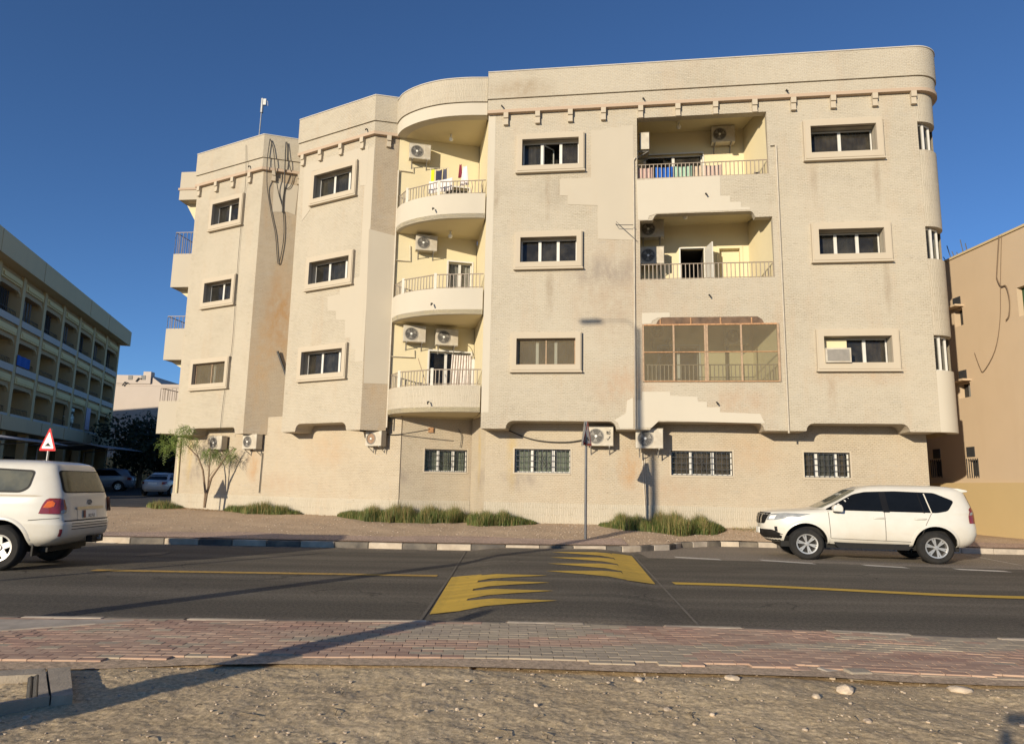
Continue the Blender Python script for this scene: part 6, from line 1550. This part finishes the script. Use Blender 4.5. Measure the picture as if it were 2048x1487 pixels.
M['pillar_black'] = simple('pillar_black', (.008, .008, .009), .4, 0, .1, spec=.2)
class Car:
    """body as stacked horizontal outlines; x forward, y left, z up"""
    def __init__(s, tab, nf=3.2, nr=5.0, zc=None, nf2=6.0):
        s.t = tab; s.nf0 = nf; s.nr = nr; s.zc = zc; s.nf2 = nf2            # rows: z, x rear, x front, half width
    def row(s, z):
        t = s.t
        if z <= t[0][0]: return t[0][1:]
        for a, b2 in zip(t[:-1], t[1:]):
            if z <= b2[0]:
                k = (z - a[0]) / (b2[0] - a[0]); return tuple(a[i] + (b2[i] - a[i]) * k for i in range(1, 4))
        return t[-1][1:]
    def nf(s, z):
        return s.nf0 if s.zc is None else s.nf0 + (s.nf2 - s.nf0) * min(1, max(0, (z - s.zc) / .12))
    def pt(s, th, z, off=0.0):
        xr, xf, w = s.row(z); xm = xr * .5 + xf * .5; hl = (xf - xr) / 2; c, sn = math.cos(th), math.sin(th); n = s.nf(z) if c > 0 else s.nr
        return Vector((xm + (hl + off) * math.copysign(abs(c) ** (2 / n), c), (w + off) * math.copysign(abs(sn) ** (2 / n), sn), z))
    def side(s, x, z, sgn=1, off=.004):
        xr, xf, w = s.row(z); xm = (xr + xf) / 2; hl = (xf - xr) / 2; q = min(.9999, abs((x - xm) / hl)); n = s.nf(z) if x > xm else s.nr
        return Vector((x, sgn * (w * (1 - q ** n) ** (1 / n) + off), z))
    def end(s, y, z, front=False, off=.004):
        xr, xf, w = s.row(z); xm = (xr + xf) / 2; hl = (xf - xr) / 2; q = min(.9999, abs(y) / w); n = s.nf(z) if front else s.nr
        return Vector((xm + (1 if front else -1) * (hl * (1 - q ** n) ** (1 / n) + off), y, z))
    def body(s, name, mat, parent, wheels, arch, levels):
        N = 72; ths = []
        for k in range(N): ths.append(2 * math.pi * k / N)
        rings = []
        for z in levels: rings.append([s.pt(th, z) for th in ths])
        vs = [v for r_ in rings for v in r_]; fs = []
        for i in range(len(rings) - 1):
            for k in range(N): a = i * N + k; b2 = i * N + (k + 1) % N; fs.append((a, b2, b2 + N, a + N))
        cb = len(vs); vs.append(Vector((sum(v.x for v in rings[0]) / N, 0, levels[0]))); vs.append(Vector((sum(v.x for v in rings[-1]) / N, 0, levels[-1] + .012)))
        for k in range(N): fs.append(((k + 1) % N, k, cb)); t_ = (len(rings) - 1) * N; fs.append((t_ + k, t_ + (k + 1) % N, cb + 1))
        m = MB(); m.add(vs, fs); o = m.build(name, [mat, M['trim_black']], None); fixnormals(o)
        cut = MB()
        for (x, zc) in wheels:
            for sg in (-1, 1):
                n = 28; pr = [(x + arch * math.cos(a), zc + arch * math.sin(a)) for a in [2 * math.pi * k / n for k in range(n)]]
                y0, y1 = sg * .50, sg * 1.3; cut.add([(a, y0, b2) for a, b2 in pr] + [(a, y1, b2) for a, b2 in pr], [tuple(range(n)), tuple(range(2 * n - 1, n - 1, -1))] + [(i, (i + 1) % n, n + (i + 1) % n, n + i) for i in range(n)], 0)
        co = cut.build('cutter', [M['trim_black']], None); fixnormals(co)
        bo_ = o.modifiers.new('arch', 'BOOLEAN'); bo_.operation = 'DIFFERENCE'; bo_.object = co; bo_.solver = 'EXACT'; bo_.material_mode = 'TRANSFER'
        dg = bpy.context.evaluated_depsgraph_get(); me = bpy.data.meshes.new_from_object(o.evaluated_get(dg)); o.modifiers.clear(); o.data = me; bpy.data.objects.remove(co)
        if len(me.materials) < 2: me.materials.append(M['trim_black'])
        for p_ in me.polygons:
            c_ = p_.center
            ins = any((c_.x - x) ** 2 + (c_.z - zc) ** 2 < (arch + .004) ** 2 for x, zc in wheels) and abs(c_.y) < s.row(c_.z)[2] - .012
            p_.material_index = 1 if ins or c_.z < levels[0] + .005 else 0
        me.polygons.foreach_set('use_smooth', [True] * len(me.polygons)); me.set_sharp_from_angle(angle=R(32)); o.parent = parent; return o
def fill2d(poly, step=.08):
    fl = [Vector(p) for p in poly]; P = []
    for i in range(len(fl)):
        a, b2 = fl[i], fl[(i + 1) % len(fl)]; n = max(1, int((b2 - a).length / step))
        for k in range(n): P.append(a.lerp(b2, k / n))
    base = len(P); xs = [p.x for p in P]; ys = [p.y for p in P]
    r_ = delaunay_2d_cdt(P + [Vector((x, y)) for x in frange(min(xs), max(xs), step) for y in frange(min(ys), max(ys), step)], [], [list(range(base))], 1, 1e-5)
    return r_[0], [tuple(f) for f in r_[2]]
def decal(name, poly, fn, mat, parent, step=.08, smooth=60, th=0.0):
    vs, fs = fill2d(poly, step); m = MB(); m.add([fn(v.x, v.y) for v in vs], fs); o = m.build(name, mat, parent, smooth=smooth); fixnormals(o)
    return o
def rounded(poly, r=.06, n=4):
    outp = []; P = [Vector(p) for p in poly]
    for i in range(len(P)):
        p = P[i]; a = P[i - 1] - p; b2 = P[(i + 1) % len(P)] - p; d = min(r, a.length * .45, b2.length * .45); q0 = p + a.normalized() * d; q1 = p + b2.normalized() * d
        for k in range(n + 1): t = k / n; outp.append(q0.lerp(p, t).lerp(p.lerp(q1, t), t))
    return [(v.x, v.y) for v in outp]
def wheel(parent, x, y, r, w_, sgn, rim=.24, spokes=6, steel_rim=False):
    prof = [(rim, -w_ / 2 + .03), (rim + .02, -w_ / 2 + .005), (r - .05, -w_ / 2), (r - .012, -w_ / 2 + .03), (r, -w_ / 2 + .07), (r, w_ / 2 - .07), (r - .012, w_ / 2 - .03), (r - .05, w_ / 2), (rim + .02, w_ / 2 - .005), (rim, w_ / 2 - .03)]
    m = MB(); m.lathe(prof, (x, y, r), 'y', 40); t = m.build('tyre', M['tyre'], parent, smooth=40); fixnormals(t)
    fy = sgn * (w_ / 2 - .035)
    m = MB(); m.lathe([(rim, fy - sgn * .10), (rim, fy), (rim + .012, fy + sgn * .016), (rim - .02, fy + sgn * .012), (rim - .03, fy - sgn * .08)], (x, y, r), 'y', 40); 
    for k in range(spokes):
        a = 2 * math.pi * k / spokes + .26
        for da, wd in ((-.13, .018), (.13, .018)) if not steel_rim else ((0, .05),):
            p0 = Vector((x + .05 * math.cos(a), y + fy - sgn * .01, r + .05 * math.sin(a))); p1 = Vector((x + (rim - .012) * math.cos(a + da), y + fy - sgn * .004, r + (rim - .012) * math.sin(a + da)))
            tv = (p1 - p0).normalized(); nv = Vector((-tv.z, 0, tv.x)) * wd
            b0 = Vector((0, -sgn * .03, 0)); m.prism([p0 - nv * 1.1, p1 - nv, p1 + nv, p0 + nv * 1.1], b0)
    m.lathe([(0, fy + sgn * .012), (.05, fy + sgn * .01), (.06, fy - sgn * .02)], (x, y, r), 'y', 16)
    rm = m.build('rim', M['alloy'], t, smooth=30); fixnormals(rm)
    m = MB(); m.lathe([(0, fy - sgn * .075), (rim - .02, fy - sgn * .075)], (x, y, r), 'y', 24); m.lathe([(.0, fy - sgn * .06), (.13, fy - sgn * .06), (.13, fy - sgn * .075)], (x, y, r), 'y', 24); m.build('brake', M['trim_black'], t)
    return t

# ---- parked white four-wheel drive, seen from its left side
PK = thing('parked_car', 'dusty white four wheel drive parked at the kerb, dark windows', 'car', (0, 0, 0), 0, 'white four wheel drive cars')
WB0, WB1 = 1.40, -1.39; WR = .385
tabP = [(.40, -2.16, 2.16, .80), (.47, -2.26, 2.24, .87), (.58, -2.34, 2.32, .918), (.72, -2.385, 2.36, .938), (.86, -2.385, 2.36, .942), (1.00, -2.365, 2.345, .938), (1.08, -2.36, 2.31, .934), (1.13, -2.355, 2.25, .928), (1.165, -2.35, 2.10, .924), (1.195, -2.345, 1.80, .920), (1.22, -2.34, 1.44, .914), (1.24, -2.335, 1.19, .908),
        (1.265, -2.33, 1.08, .896), (1.45, -2.28, .72, .83), (1.62, -2.225, .44, .778), (1.72, -2.185, .27, .745), (1.77, -2.12, .16, .71), (1.815, -2.04, .02, .655), (1.845, -1.90, -.16, .56), (1.865, -1.6, -.42, .40)]
P = Car(tabP, 3.0, 6.2, 1.19)
lev = [.40, .43, .47, .52, .58, .65, .72, .79, .86, .93, 1.00, 1.04, 1.08, 1.105, 1.13, 1.148, 1.165, 1.18, 1.195, 1.208, 1.22, 1.23, 1.24, 1.265, 1.31, 1.38, 1.45, 1.54, 1.62, 1.67, 1.72, 1.745, 1.77, 1.79, 1.815, 1.83, 1.845, 1.855, 1.865]
body = P.body('body', M['white_paint'], PK, [(WB0, WR + .03), (WB1, WR + .03)], .475, lev)
for sg in (1, -1):
    S = lambda x, z, sg=sg: P.side(x, z, sg, .006)
    dlo = rounded([(.96, 1.225), (.30, 1.62), (.05, 1.685), (-.6, 1.715), (-1.45, 1.69), (-1.86, 1.50), (-1.69, 1.26), (-1.45, 1.21)], .07)
    decal('side_window', dlo, S, M['car_glass'], PK)
    S2 = lambda x, z, sg=sg: P.side(x, z, sg, .010)
    for poly, nm in (([(-.30, 1.20), (-.26, 1.69), (-.40, 1.695), (-.44, 1.20)], 'pillar'), ([(-1.16, 1.20), (-1.08, 1.68), (-1.11, 1.68), (-1.19, 1.20)], 'pillar'), ([(-1.32, 1.2), (-1.22, 1.67), (-1.245, 1.67), (-1.345, 1.2)], 'pillar_chrome')):
        decal('window_pillar' if nm == 'pillar' else 'window_trim', poly, S2, M['pillar_black'] if nm == 'pillar' else M['rail_post'], PK)
    SS = lambda x, z, sg=sg: P.side(x, z, sg, .003)
    for poly in ([(.86, .55), (.872, .55), (.905, 1.20), (.893, 1.20)], [(-.335, .52), (-.323, .52), (-.318, 1.20), (-.330, 1.20)], [(-1.335, 1.20), (-1.323, 1.20), (-1.20, .95), (-1.10, .70), (-1.112, .70), (-1.212, .95)], [(.86, .53), (.86, .542), (-.93, .51), (-.93, .498)]):
        decal('door_seam', poly, SS, M['seam'], PK, .05)
    for x in (-.20, -1.08):
        m = MB(); q = P.side(x, 1.06, sg, .03); m.tube([P.side(x + .13, 1.055, sg, .0), P.side(x + .09, 1.06, sg, .035), P.side(x - .09, 1.065, sg, .035), P.side(x - .13, 1.06, sg, .0)], .018, 8); m.build('door_handle', M['white_paint'], PK, smooth=60)
    # wing mirror
    m = MB(); q = P.side(.72, 1.20, sg, 0); prof = [(-.10, -.075), (.10, -.065), (.12, .02), (.07, .10), (-.07, .105), (-.11, .03)]
    m.prism([(q.x + a, q.y + sg * .06, 1.26 + b2) for a, b2 in prof], (0, sg * .20, 0)); o = m.build('mirror', M['white_paint'], PK); fixnormals(o); bv = o.modifiers.new('b', 'BEVEL'); bv.width = .03; bv.segments = 3
    m = MB(); m.box((q.x, q.y + sg * .05, 1.19), (.14, .14, .04)); m.build('mirror_arm', M['trim_black'], PK)
    # arch flare and running board
    for xw_ in (WB0, WB1):
        m = MB(); rin, rout = .475, .525; vs = []; fs = []; nn = 24
        for k in range(nn + 1):
            a = -.22 + (math.pi + .44) * k / nn
            for r_, of in ((rin - .002, -.03), (rin, .014), (rout, .012), (rout + .012, -.004)):
                x, z = xw_ + r_ * math.cos(a), WR + .03 + r_ * math.sin(a); z = max(z, .40); q = P.side(x, z, sg, of); vs.append(q)
        for k in range(nn):
            for j in range(3): a = k * 4 + j; fs.append((a, a + 1, a + 5, a + 4))
        m.add(vs, fs); o = m.build('wheel_arch', M['white_paint'], PK, smooth=50); fixnormals(o)
    m = MB(); m.prism([(.80, sg * .80, .40), (.70, sg * .80, .31), (-.78, sg * .80, .31), (-.86, sg * .80, .40)], (0, sg * .16, 0)); m.prism([(.80, sg * .70, .48), (.74, sg * .70, .34), (-.80, sg * .70, .34), (-.86, sg * .70, .48)], (0, sg * .14, 0)); o = m.build('running_board', M['trim_black'], PK); fixnormals(o)
    # head lamp and tail lamp wrap round the corners
    a0 = 0 if sg == 1 else 0
    hl = [(.20, .90), (.44, .93), (.80, 1.005), (.93, 1.045), (.55, 1.04), (.26, 1.02)]
    th0 = .33
    def HL(t_, z, sg=sg):
        q = P.pt(sg * t_, z, .012); return q
    decal('headlamp', [(.40, .93), (.62, .945), (1.0, 1.04), (1.12, 1.12), (.74, 1.125), (.46, 1.09)], HL, M['lamp_clear'], PK, .05)
    decal('lamp_unit', [(.47, .955), (.60, .965), (.63, 1.06), (.49, 1.05)], lambda t_, z, sg=sg: P.pt(sg * t_, z, .016), M['bulb'], PK, .04)
    decal('tail_lamp', [(2.36, .98), (2.64, .98), (2.74, 1.30), (2.50, 1.36), (2.36, 1.31)], lambda t_, z, sg=sg: P.pt(sg * t_, z, .014), M['lamp_red'], PK, .05)
    decal('tail_lamp_reflector', [(2.38, 1.17), (2.55, 1.18), (2.58, 1.25), (2.40, 1.24)], lambda t_, z, sg=sg: P.pt(sg * t_, z, .018), M['lamp_clear'], PK, .05)
    decal('fog_lamp', [(.60, .66), (.66, .66), (.66, .78), (.60, .78)], lambda t_, z, sg=sg: P.pt(sg * t_, z, .008), M['trim_black'], PK, .03)
    for xw_ in (WB0, WB1): wheel(PK, xw_, sg * .80, WR, .265, sg, .235, 6)
E_ = lambda y, z: P.end(y, z, True, .01)
decal('grille', rounded([(-.55, 1.12), (.55, 1.12), (.46, .84), (-.46, .84)], .05), E_, M['trim_black'], PK, .06)
for k in range(5):
    y = -.36 + .18 * k; decal('grille_bar', [(y - .022, .855), (y + .022, .855), (y + .026, 1.10), (y - .026, 1.10)], lambda a, b2: P.end(a, b2, True, .035), M['chrome'], PK, .05)
decal('bumper_intake', rounded([(-.62, .70), (.62, .70), (.78, .50), (-.78, .50)], .05), E_, M['trim_black'], PK, .06)
m = MB(); q = P.end(0, .66, True, .03); m.box((q.x, 0, .665), (.02, .46, .14)); m.build('number_plate', M['sign_white'], PK)
m = MB(); vs = [P.pt(th, z, .006) for z in (.405, .50) for th in [-1.15 + 2.3 * k / 24 for k in range(25)]]; m.add(vs, [(k, k + 1, 26 + k, 25 + k) for k in range(24)]); m.build('front_skirt', M['trim_black'], PK, smooth=60)
decal('windscreen', rounded([(-.70, 1.275), (.70, 1.275), (.60, 1.735), (-.60, 1.735)], .06), lambda a, b2: P.end(a, b2, True, .006), M['windscreen'], PK, .08)
decal('rear_window', rounded([(-.66, 1.22), (.66, 1.22), (.58, 1.66), (-.58, 1.66)], .07), lambda a, b2: P.end(a, b2, False, .006), M['car_glass'], PK, .08)
m = MB(); m.prism([(-2.22, -.60, 1.765), (-2.04, -.62, 1.81), (-1.7, -.64, 1.81), (-1.7, -.64, 1.74), (-2.1, -.62, 1.70), (-2.235, -.60, 1.73)], (0, 1.24, 0)); o = m.build('roof_spoiler', M['white_paint'], PK); fixnormals(o); bv = o.modifiers.new('b', 'BEVEL'); bv.width = .02; bv.segments = 2
m = MB(); m.box((-2.44, -.1, .86), (.14, .3, .22)); m.build('tow_hook', M['trim_black'], PK)
for sg in (-1, 1):
    m = MB(); m.tube([(1.10, sg * .1, 1.23), (.98, sg * .55, 1.245)], .012, 5); m.build('wiper', M['trim_black'], PK)
m = MB(); m.box((0, 0, .36), (3.9, 1.3, .14)); m.build('underbody', M['trim_black'], PK)
PK.rotation_euler = (0, 0, math.pi - R(10.5)); PK.scale = (1.055, 1, 1); PKc = Vector((9.02, 18.66)); PK.location = (PKc.x, PKc.y, .004)

# ---- white estate four-wheel drive leaving to the left, seen from behind
LC = thing('white_car', 'white four wheel drive driving off at the left edge, tail lamp painted with an orange glow', 'car', (0, 0, 0), 0, 'white four wheel drive cars')
LW0, LW1 = 1.45, -1.40; LR_ = .395
ZL = lambda z: z + .085 * min(1, max(0, (z - .62) / .2))
tabL = [(.42, -2.18, 2.2, .84), (.50, -2.34, 2.3, .93), (.58, -2.44, 2.4, .965), (.66, -2.475, 2.44, .978), (.76, -2.475, 2.44, .985), (.80, -2.44, 2.44, .985), (.92, -2.425, 2.42, .985), (1.05, -2.41, 2.38, .98), (1.10, -2.40, 2.2, .978), (1.16, -2.39, 1.9, .97), (1.20, -2.385, 1.3, .962), (1.24, -2.375, 1.2, .945), (1.50, -2.27, .80, .868), (1.70, -2.18, .45, .806), (1.78, -2.14, .30, .77), (1.83, -2.06, .15, .71), (1.865, -1.9, 0, .60), (1.885, -1.6, -.3, .44)]
tabL = [(ZL(r_[0]),) + r_[1:] for r_ in tabL]
Lc = Car(tabL, 3.2, 9.0, 1.28)
lev = [.42, .46, .50, .54, .58, .62, .66, .70, .74, .76, .765, .795, .80, .86, .92, .98, 1.05, 1.075, 1.10, 1.13, 1.16, 1.18, 1.20, 1.22, 1.24, 1.32, 1.41, 1.50, 1.58, 1.65, 1.70, 1.74, 1.78, 1.805, 1.83, 1.85, 1.865, 1.875, 1.885]
lev = [ZL(z) for z in lev]
Lc.body('body', M['white_paint'], LC, [(LW0, LR_ + .02), (LW1, LR_ + .02)], .475, lev)
for sg in (1, -1):
    S = lambda x, z, sg=sg: Lc.side(x, ZL(z), sg, .006)
    for poly in ([(-1.0, 1.285), (-1.66, 1.285), (-1.79, 1.37), (-1.81, 1.66), (-1.76, 1.695), (-1.0, 1.725)], [(-.95, 1.285), (-.05, 1.285), (-.05, 1.73), (-.95, 1.725)], [(.0, 1.285), (.95, 1.285), (.42, 1.63), (.1, 1.72), (.0, 1.73)]):
        decal('window_rubber', rounded(poly, .09), S, M['trim_black'], LC)
        P_ = [Vector(p) for p in poly]; cen = sum(P_, Vector((0, 0))) / len(P_); sh = [tuple(cen + Vector(((p.x - cen.x) * .9, (p.y - cen.y) * .84))) for p in P_]
        decal('side_window', rounded(sh, .09), lambda x, z, sg=sg: Lc.side(x, ZL(z), sg, .010), M['car_glass_side'] if 'car_glass_side' in M else M.setdefault('car_glass_side', simple('side_glass', (.07, .075, .065), .08, 0, .3, 2, dust=(.22, .20, .13))), LC)
    decal('belt_line', [(.9, 1.222), (-1.9, 1.222), (-2.05, 1.236), (-1.9, 1.248), (.9, 1.248)], lambda x, z, sg=sg: Lc.side(x, ZL(z), sg, .005), M['trim'], LC, .06)
    SS = lambda x, z, sg=sg: Lc.side(x, ZL(z), sg, .003)
    for poly in ([(-1.02, .60), (-1.008, .60), (-.97, 1.25), (-.982, 1.25)], [(-1.86, .80), (-1.87, .81), (-2.34, .845), (-2.34, .833)], [(0, .55), (.012, .55), (.012, 1.25), (0, 1.25)]): decal('panel_seam', poly, SS, M['seam'], LC, .05)
    # tail lamps: big red unit, orange glow painted inside as plain colour, pale reversing lens below
    TL = lambda t_, z, sg=sg, of=.02 if sg == 1 else .055: Lc.pt(sg * t_, ZL(z) + .03, of)
    decal('tail_lamp', [(2.02, .89), (2.52, .885), (2.80, .90), (2.83, .99), (2.74, 1.14), (2.50, 1.165), (2.16, 1.165), (2.12, 1.14)], TL, M['lamp_red'], LC, .04)
    if sg == 1: decal('painted_glow', [(2.10, 1.0), (2.20, .99), (2.36, 1.02), (2.40, 1.08), (2.30, 1.12), (2.17, 1.11)], lambda t_, z: Lc.pt(t_, ZL(z) + .03, .026), M['lamp_glow_paint'] if 'lamp_glow_paint' in M else M.setdefault('lamp_glow_paint', simple('painted_glow_orange', (.62, .12, .02), .25, 0, .3, 8)), LC, .03)
    decal('lamp_divider', [(2.53, .885), (2.55, .885), (2.55, 1.165), (2.53, 1.165)], lambda t_, z, sg=sg: Lc.pt(sg * t_, ZL(z) + .03, .024), M['maroon'], LC, .04)
    decal('reversing_lens', [(2.58, .895), (2.80, .905), (2.825, .95), (2.70, .96), (2.60, .94)], lambda t_, z, sg=sg: Lc.pt(sg * t_, ZL(z) + .03, .026), M['lamp_clear'], LC, .04)
    decal('reflector', [(2.52, .60), (2.63, .60), (2.63, .73), (2.52, .73)], lambda t_, z, sg=sg: Lc.pt(sg * t_, z, .008), M['maroon'], LC, .03)
    for xw_ in (LW0, LW1): wheel(LC, xw_, sg * .83, LR_, .28, sg, .225, 5, True)
    for xw_ in (LW0, LW1):
        m = MB(); vs = []; fs = []; nn = 24
        for k in range(nn + 1):
            a = -.2 + (math.pi + .4) * k / nn
            for r_, of in ((.473, -.03), (.475, .012), (.53, .010), (.545, -.004)):
                x, z = xw_ + r_ * math.cos(a), LR_ + .02 + r_ * math.sin(a); vs.append(Lc.side(x, max(z, .43), sg, of))
        for k in range(nn):
            for j in range(3): a = k * 4 + j; fs.append((a, a + 1, a + 5, a + 4))
        m.add(vs, fs); o = m.build('wheel_arch', M['white_paint'], LC, smooth=50); fixnormals(o)
    m = MB(); q = Lc.side(.95, 1.3, sg); m.prism([(q.x + a, q.y + sg * .06, 1.30 + b2) for a, b2 in [(-.09, -.1), (.09, -.09), (.1, .08), (-.08, .1)]], (0, sg * .22, 0)); o = m.build('mirror', M['white_paint'], LC); fixnormals(o)
    m = MB(); m.box((-1.92, sg * .72, .36), (.03, .25, .22)); m.build('mud_flap', M['trim_black'], LC)
ER = lambda y, z, of=.006: Lc.end(y, ZL(z), False, of)
decal('rear_window', rounded([(-.78, 1.29), (.78, 1.29), (.70, 1.70), (-.70, 1.70)], .07), ER, M['trim_black'], LC, .07)
decal('rear_glass', rounded([(-.74, 1.31), (.74, 1.31), (.665, 1.685), (-.665, 1.685)], .07), lambda y, z: ER(y, z, .010), M['car_glass_dusty'], LC, .07)
decal('garnish', rounded([(-.50, .985), (.48, .985), (.48, 1.035), (-.50, 1.035)], .02), lambda y, z: ER(y, z, .030), M['garnish'] if 'garnish' in M else M.setdefault('garnish', simple('dusty_chrome', (.55, .47, .32), .35, .3)), LC, .05)
for z_ in (.685, .72, .755): decal('step_groove', [(-.66, z_), (.66, z_), (.66, z_ + .01), (-.66, z_ + .01)], ER, M['seam'], LC, .06)
decal('tailgate_seam', [(-.80, .79), (.80, .79), (.80, .805), (-.80, .805)], ER, M['seam'], LC, .06)
decal('plate_recess', rounded([(-.34, .80), (.42, .80), (.42, .975), (-.34, .975)], .03), lambda y, z: ER(y, z, .004), M['white_paint'], LC, .06)
# number plate with maroon band and digits
py0, py1, pz0, pz1 = -.24, .24, .825, .965
decal('number_plate', [(py0, pz0), (py1, pz0), (py1, pz1), (py0, pz1)], lambda y, z: ER(y, z, .022), M['sign_white'], LC, .1); decal('plate_band', [(py1 - .075, pz0), (py1, pz0), (py1, pz1), (py1 - .075, pz1)], lambda y, z: ER(y, z, .025), M['maroon'], LC, .1)
tv, tf = text_verts('182763', .088); m = MB(); m.add([ER(-v.x - .04, .86 + v.y, .026) for v in tv], tf); m.build('plate_digits', M['black'], LC)
m = MB()
for k in range(12): a = k * math.pi / 6; m.tube([ER(.07 * math.cos(a) - .02, 1.115 + .045 * math.sin(a), .012), ER(.07 * math.cos(a + .55) - .02, 1.115 + .045 * math.sin(a + .55), .012)], .008, 5)
for k in range(10): a = k * math.pi / 5; m.tube([ER(.025 * math.cos(a) - .02, 1.12 + .04 * math.sin(a), .012), ER(.025 * math.cos(a + .65) - .02, 1.12 + .04 * math.sin(a + .65), .012)], .006, 5)
m.build('emblem', M['ac_grey'], LC)
m = MB(); m.box((-2.46, -.25, .50), (.12, .42, .13)); m.build('tow_recess', M['trim_black'], LC); m = MB(); m.tube([(-2.50, -.25, .5), (-2.56, -.25, .5), (-2.56, -.25, .56)], .025, 6); m.build('tow_hook', M['steel'], LC)
m = MB(); m.tube([(-2.08, .05, 1.80), (-2.10, .05, 1.83)], .02, 6); m.build('washer_jet', M['trim_black'], LC)
m = MB(); q = Lc.side(-1.75, 1.15, -1, 0); m.box((0, 0, .38), (4.2, 1.35, .14)); m.build('underbody', M['trim_black'], LC)
m = MB(); m.tube([(1.1, -.86, 1.2), (.75, -1.0, 2.05)], .008, 5); m.build('aerial', M['steel'], LC)
LC.rotation_euler = (0, 0, math.pi + R(4.0)); LC.location = (-10.55, 13.85, .004)

# ---- cars in the shade of the side street
def small_car(name, label, tab, loc, yaw, mat, wheels, r, back=True):
    t = thing(name, label, 'car', loc, yaw); c = Car(tab, 3.0, 3.6); lv = sorted(set([tab[0][0] + (tab[-1][0] - tab[0][0]) * k / 26 for k in range(27)]))
    c.body('body', mat, t, [(wheels[0], r), (wheels[1], r)], r + .07, lv)
    zb = tab[-1][0]
    for sg in (1, -1):
        decal('side_window', rounded([(.75, zb * .66), (.1, zb * .93), (-1.0, zb * .93), (-1.55, zb * .68)], .06), lambda x, z, sg=sg: c.side(x, z, sg, .006), M['car_glass'], t)
        decal('tail_lamp', [(2.35, zb * .50), (2.75, zb * .50), (2.75, zb * .60), (2.35, zb * .62)], lambda a, z, sg=sg: c.pt(sg * a, z, .012), M['lamp_red'], t, .05)
        decal('headlamp', [(.35, zb * .44), (.75, zb * .46), (.8, zb * .52), (.4, zb * .5)], lambda a, z, sg=sg: c.pt(sg * a, z, .012), M['lamp_clear'], t, .05)
        for x in wheels: wheel(t, x, sg * (tab[3][3] - .12), r, .21, sg, .2, 5, True)
    decal('rear_window', rounded([(-.6, zb * .68), (.6, zb * .68), (.5, zb * .9), (-.5, zb * .9)], .06), lambda a, z: c.end(a, z, False, .006), M['car_glass'], t)
    decal('windscreen', rounded([(-.62, zb * .68), (.62, zb * .68), (.52, zb * .9), (-.52, zb * .9)], .06), lambda a, z: c.end(a, z, True, .006), M['car_glass'], t)
    decal('number_plate', [(-.26, zb * .50), (.26, zb * .50), (.26, zb * .58), (-.26, zb * .58)], lambda a, z: c.end(a, z, False, .02), M['sign_white'], t)
    return t
tabS = [(.28, -2.1, 2.1, .78), (.42, -2.28, 2.26, .87), (.60, -2.32, 2.3, .89), (.74, -2.30, 2.22, .89), (.84, -2.27, 1.9, .88), (.93, -2.2, 1.15, .86), (.99, -1.75, .95, .84), (1.2, -1.45, .45, .74), (1.38, -1.05, .0, .63), (1.44, -.75, -.3, .5)]
small_car('silver_saloon', 'silver white saloon parked in shade at the corner of the block', tabS, (-22.05, 46.2, .66), R(96), M['silver_paint'], (1.35, -1.32), .32)
tabU = [(.32, -2.1, 2.1, .82), (.5, -2.25, 2.25, .9), (.8, -2.28, 2.25, .91), (.98, -2.25, 1.9, .9), (1.08, -2.2, 1.1, .88), (1.35, -2.0, .6, .78), (1.55, -1.75, .15, .68), (1.62, -1.4, -.2, .5)]
small_car('blue_grey_car', 'blue grey hatchback parked under the curved car shade', tabU, (-29.6, 52.0, .78), R(197), M['blue_paint'], (1.35, -1.35), .34)
small_car('dark_car', 'dark car in deep shade under the left edge shade roof', tabU, (-26.4, 37.0, .52), R(190), M['blue_paint'], (1.35, -1.35), .34)

# ================================================================== the photographer, behind the camera; only the shadow shows
PH = thing('person', 'person holding a phone up, standing behind the camera', 'person', (0.0, -.42, .085))
vsK = [(0, 0, .95), (0, 0, 1.15), (0, -.01, 1.32), (0, 0, 1.47), (0, .02, 1.60), (0, .03, 1.70), (.19, 0, 1.42), (.30, .10, 1.22), (.10, .36, 1.50), (-.19, 0, 1.42), (-.30, .10, 1.22), (-.10, .36, 1.50), (.10, 0, .90), (.12, .01, .50), (.13, -.02, .08), (.14, .10, .03), (-.10, 0, .90), (-.12, .01, .50), (-.13, -.02, .08), (-.14, .10, .03)]
edK = [(0, 1), (1, 2), (2, 3), (3, 4), (4, 5), (2, 6), (6, 7), (7, 8), (2, 9), (9, 10), (10, 11), (0, 12), (12, 13), (13, 14), (14, 15), (0, 16), (16, 17), (17, 18), (18, 19)]
rdK = [.15, .15, .16, .06, .085, .09, .07, .05, .035, .07, .05, .035, .10, .07, .05, .04, .10, .07, .05, .04]
me = bpy.data.meshes.new('body'); me.from_pydata(vsK, edK, []); bo_ = bpy.data.objects.new('body', me); col.objects.link(bo_)
sk = bo_.modifiers.new('skin', 'SKIN'); bo_.modifiers.new('sub', 'SUBSURF').levels = 1; bo_.modifiers['sub'].render_levels = 1
for i, sv in enumerate(me.skin_vertices[0].data): sv.radius = (rdK[i], rdK[i]); sv.use_root = (i == 0)
dg = bpy.context.evaluated_depsgraph_get(); m2 = bpy.data.meshes.new_from_object(bo_.evaluated_get(dg)); bo_.modifiers.clear(); bo_.data = m2; m2.materials.append(M['curtain_grey']); bo_.parent = PH
tag_ph = MB(); tag_ph.box((0, .39, 1.555), (.16, .012, .078)); tag_ph.build('phone', M['black'], PH)
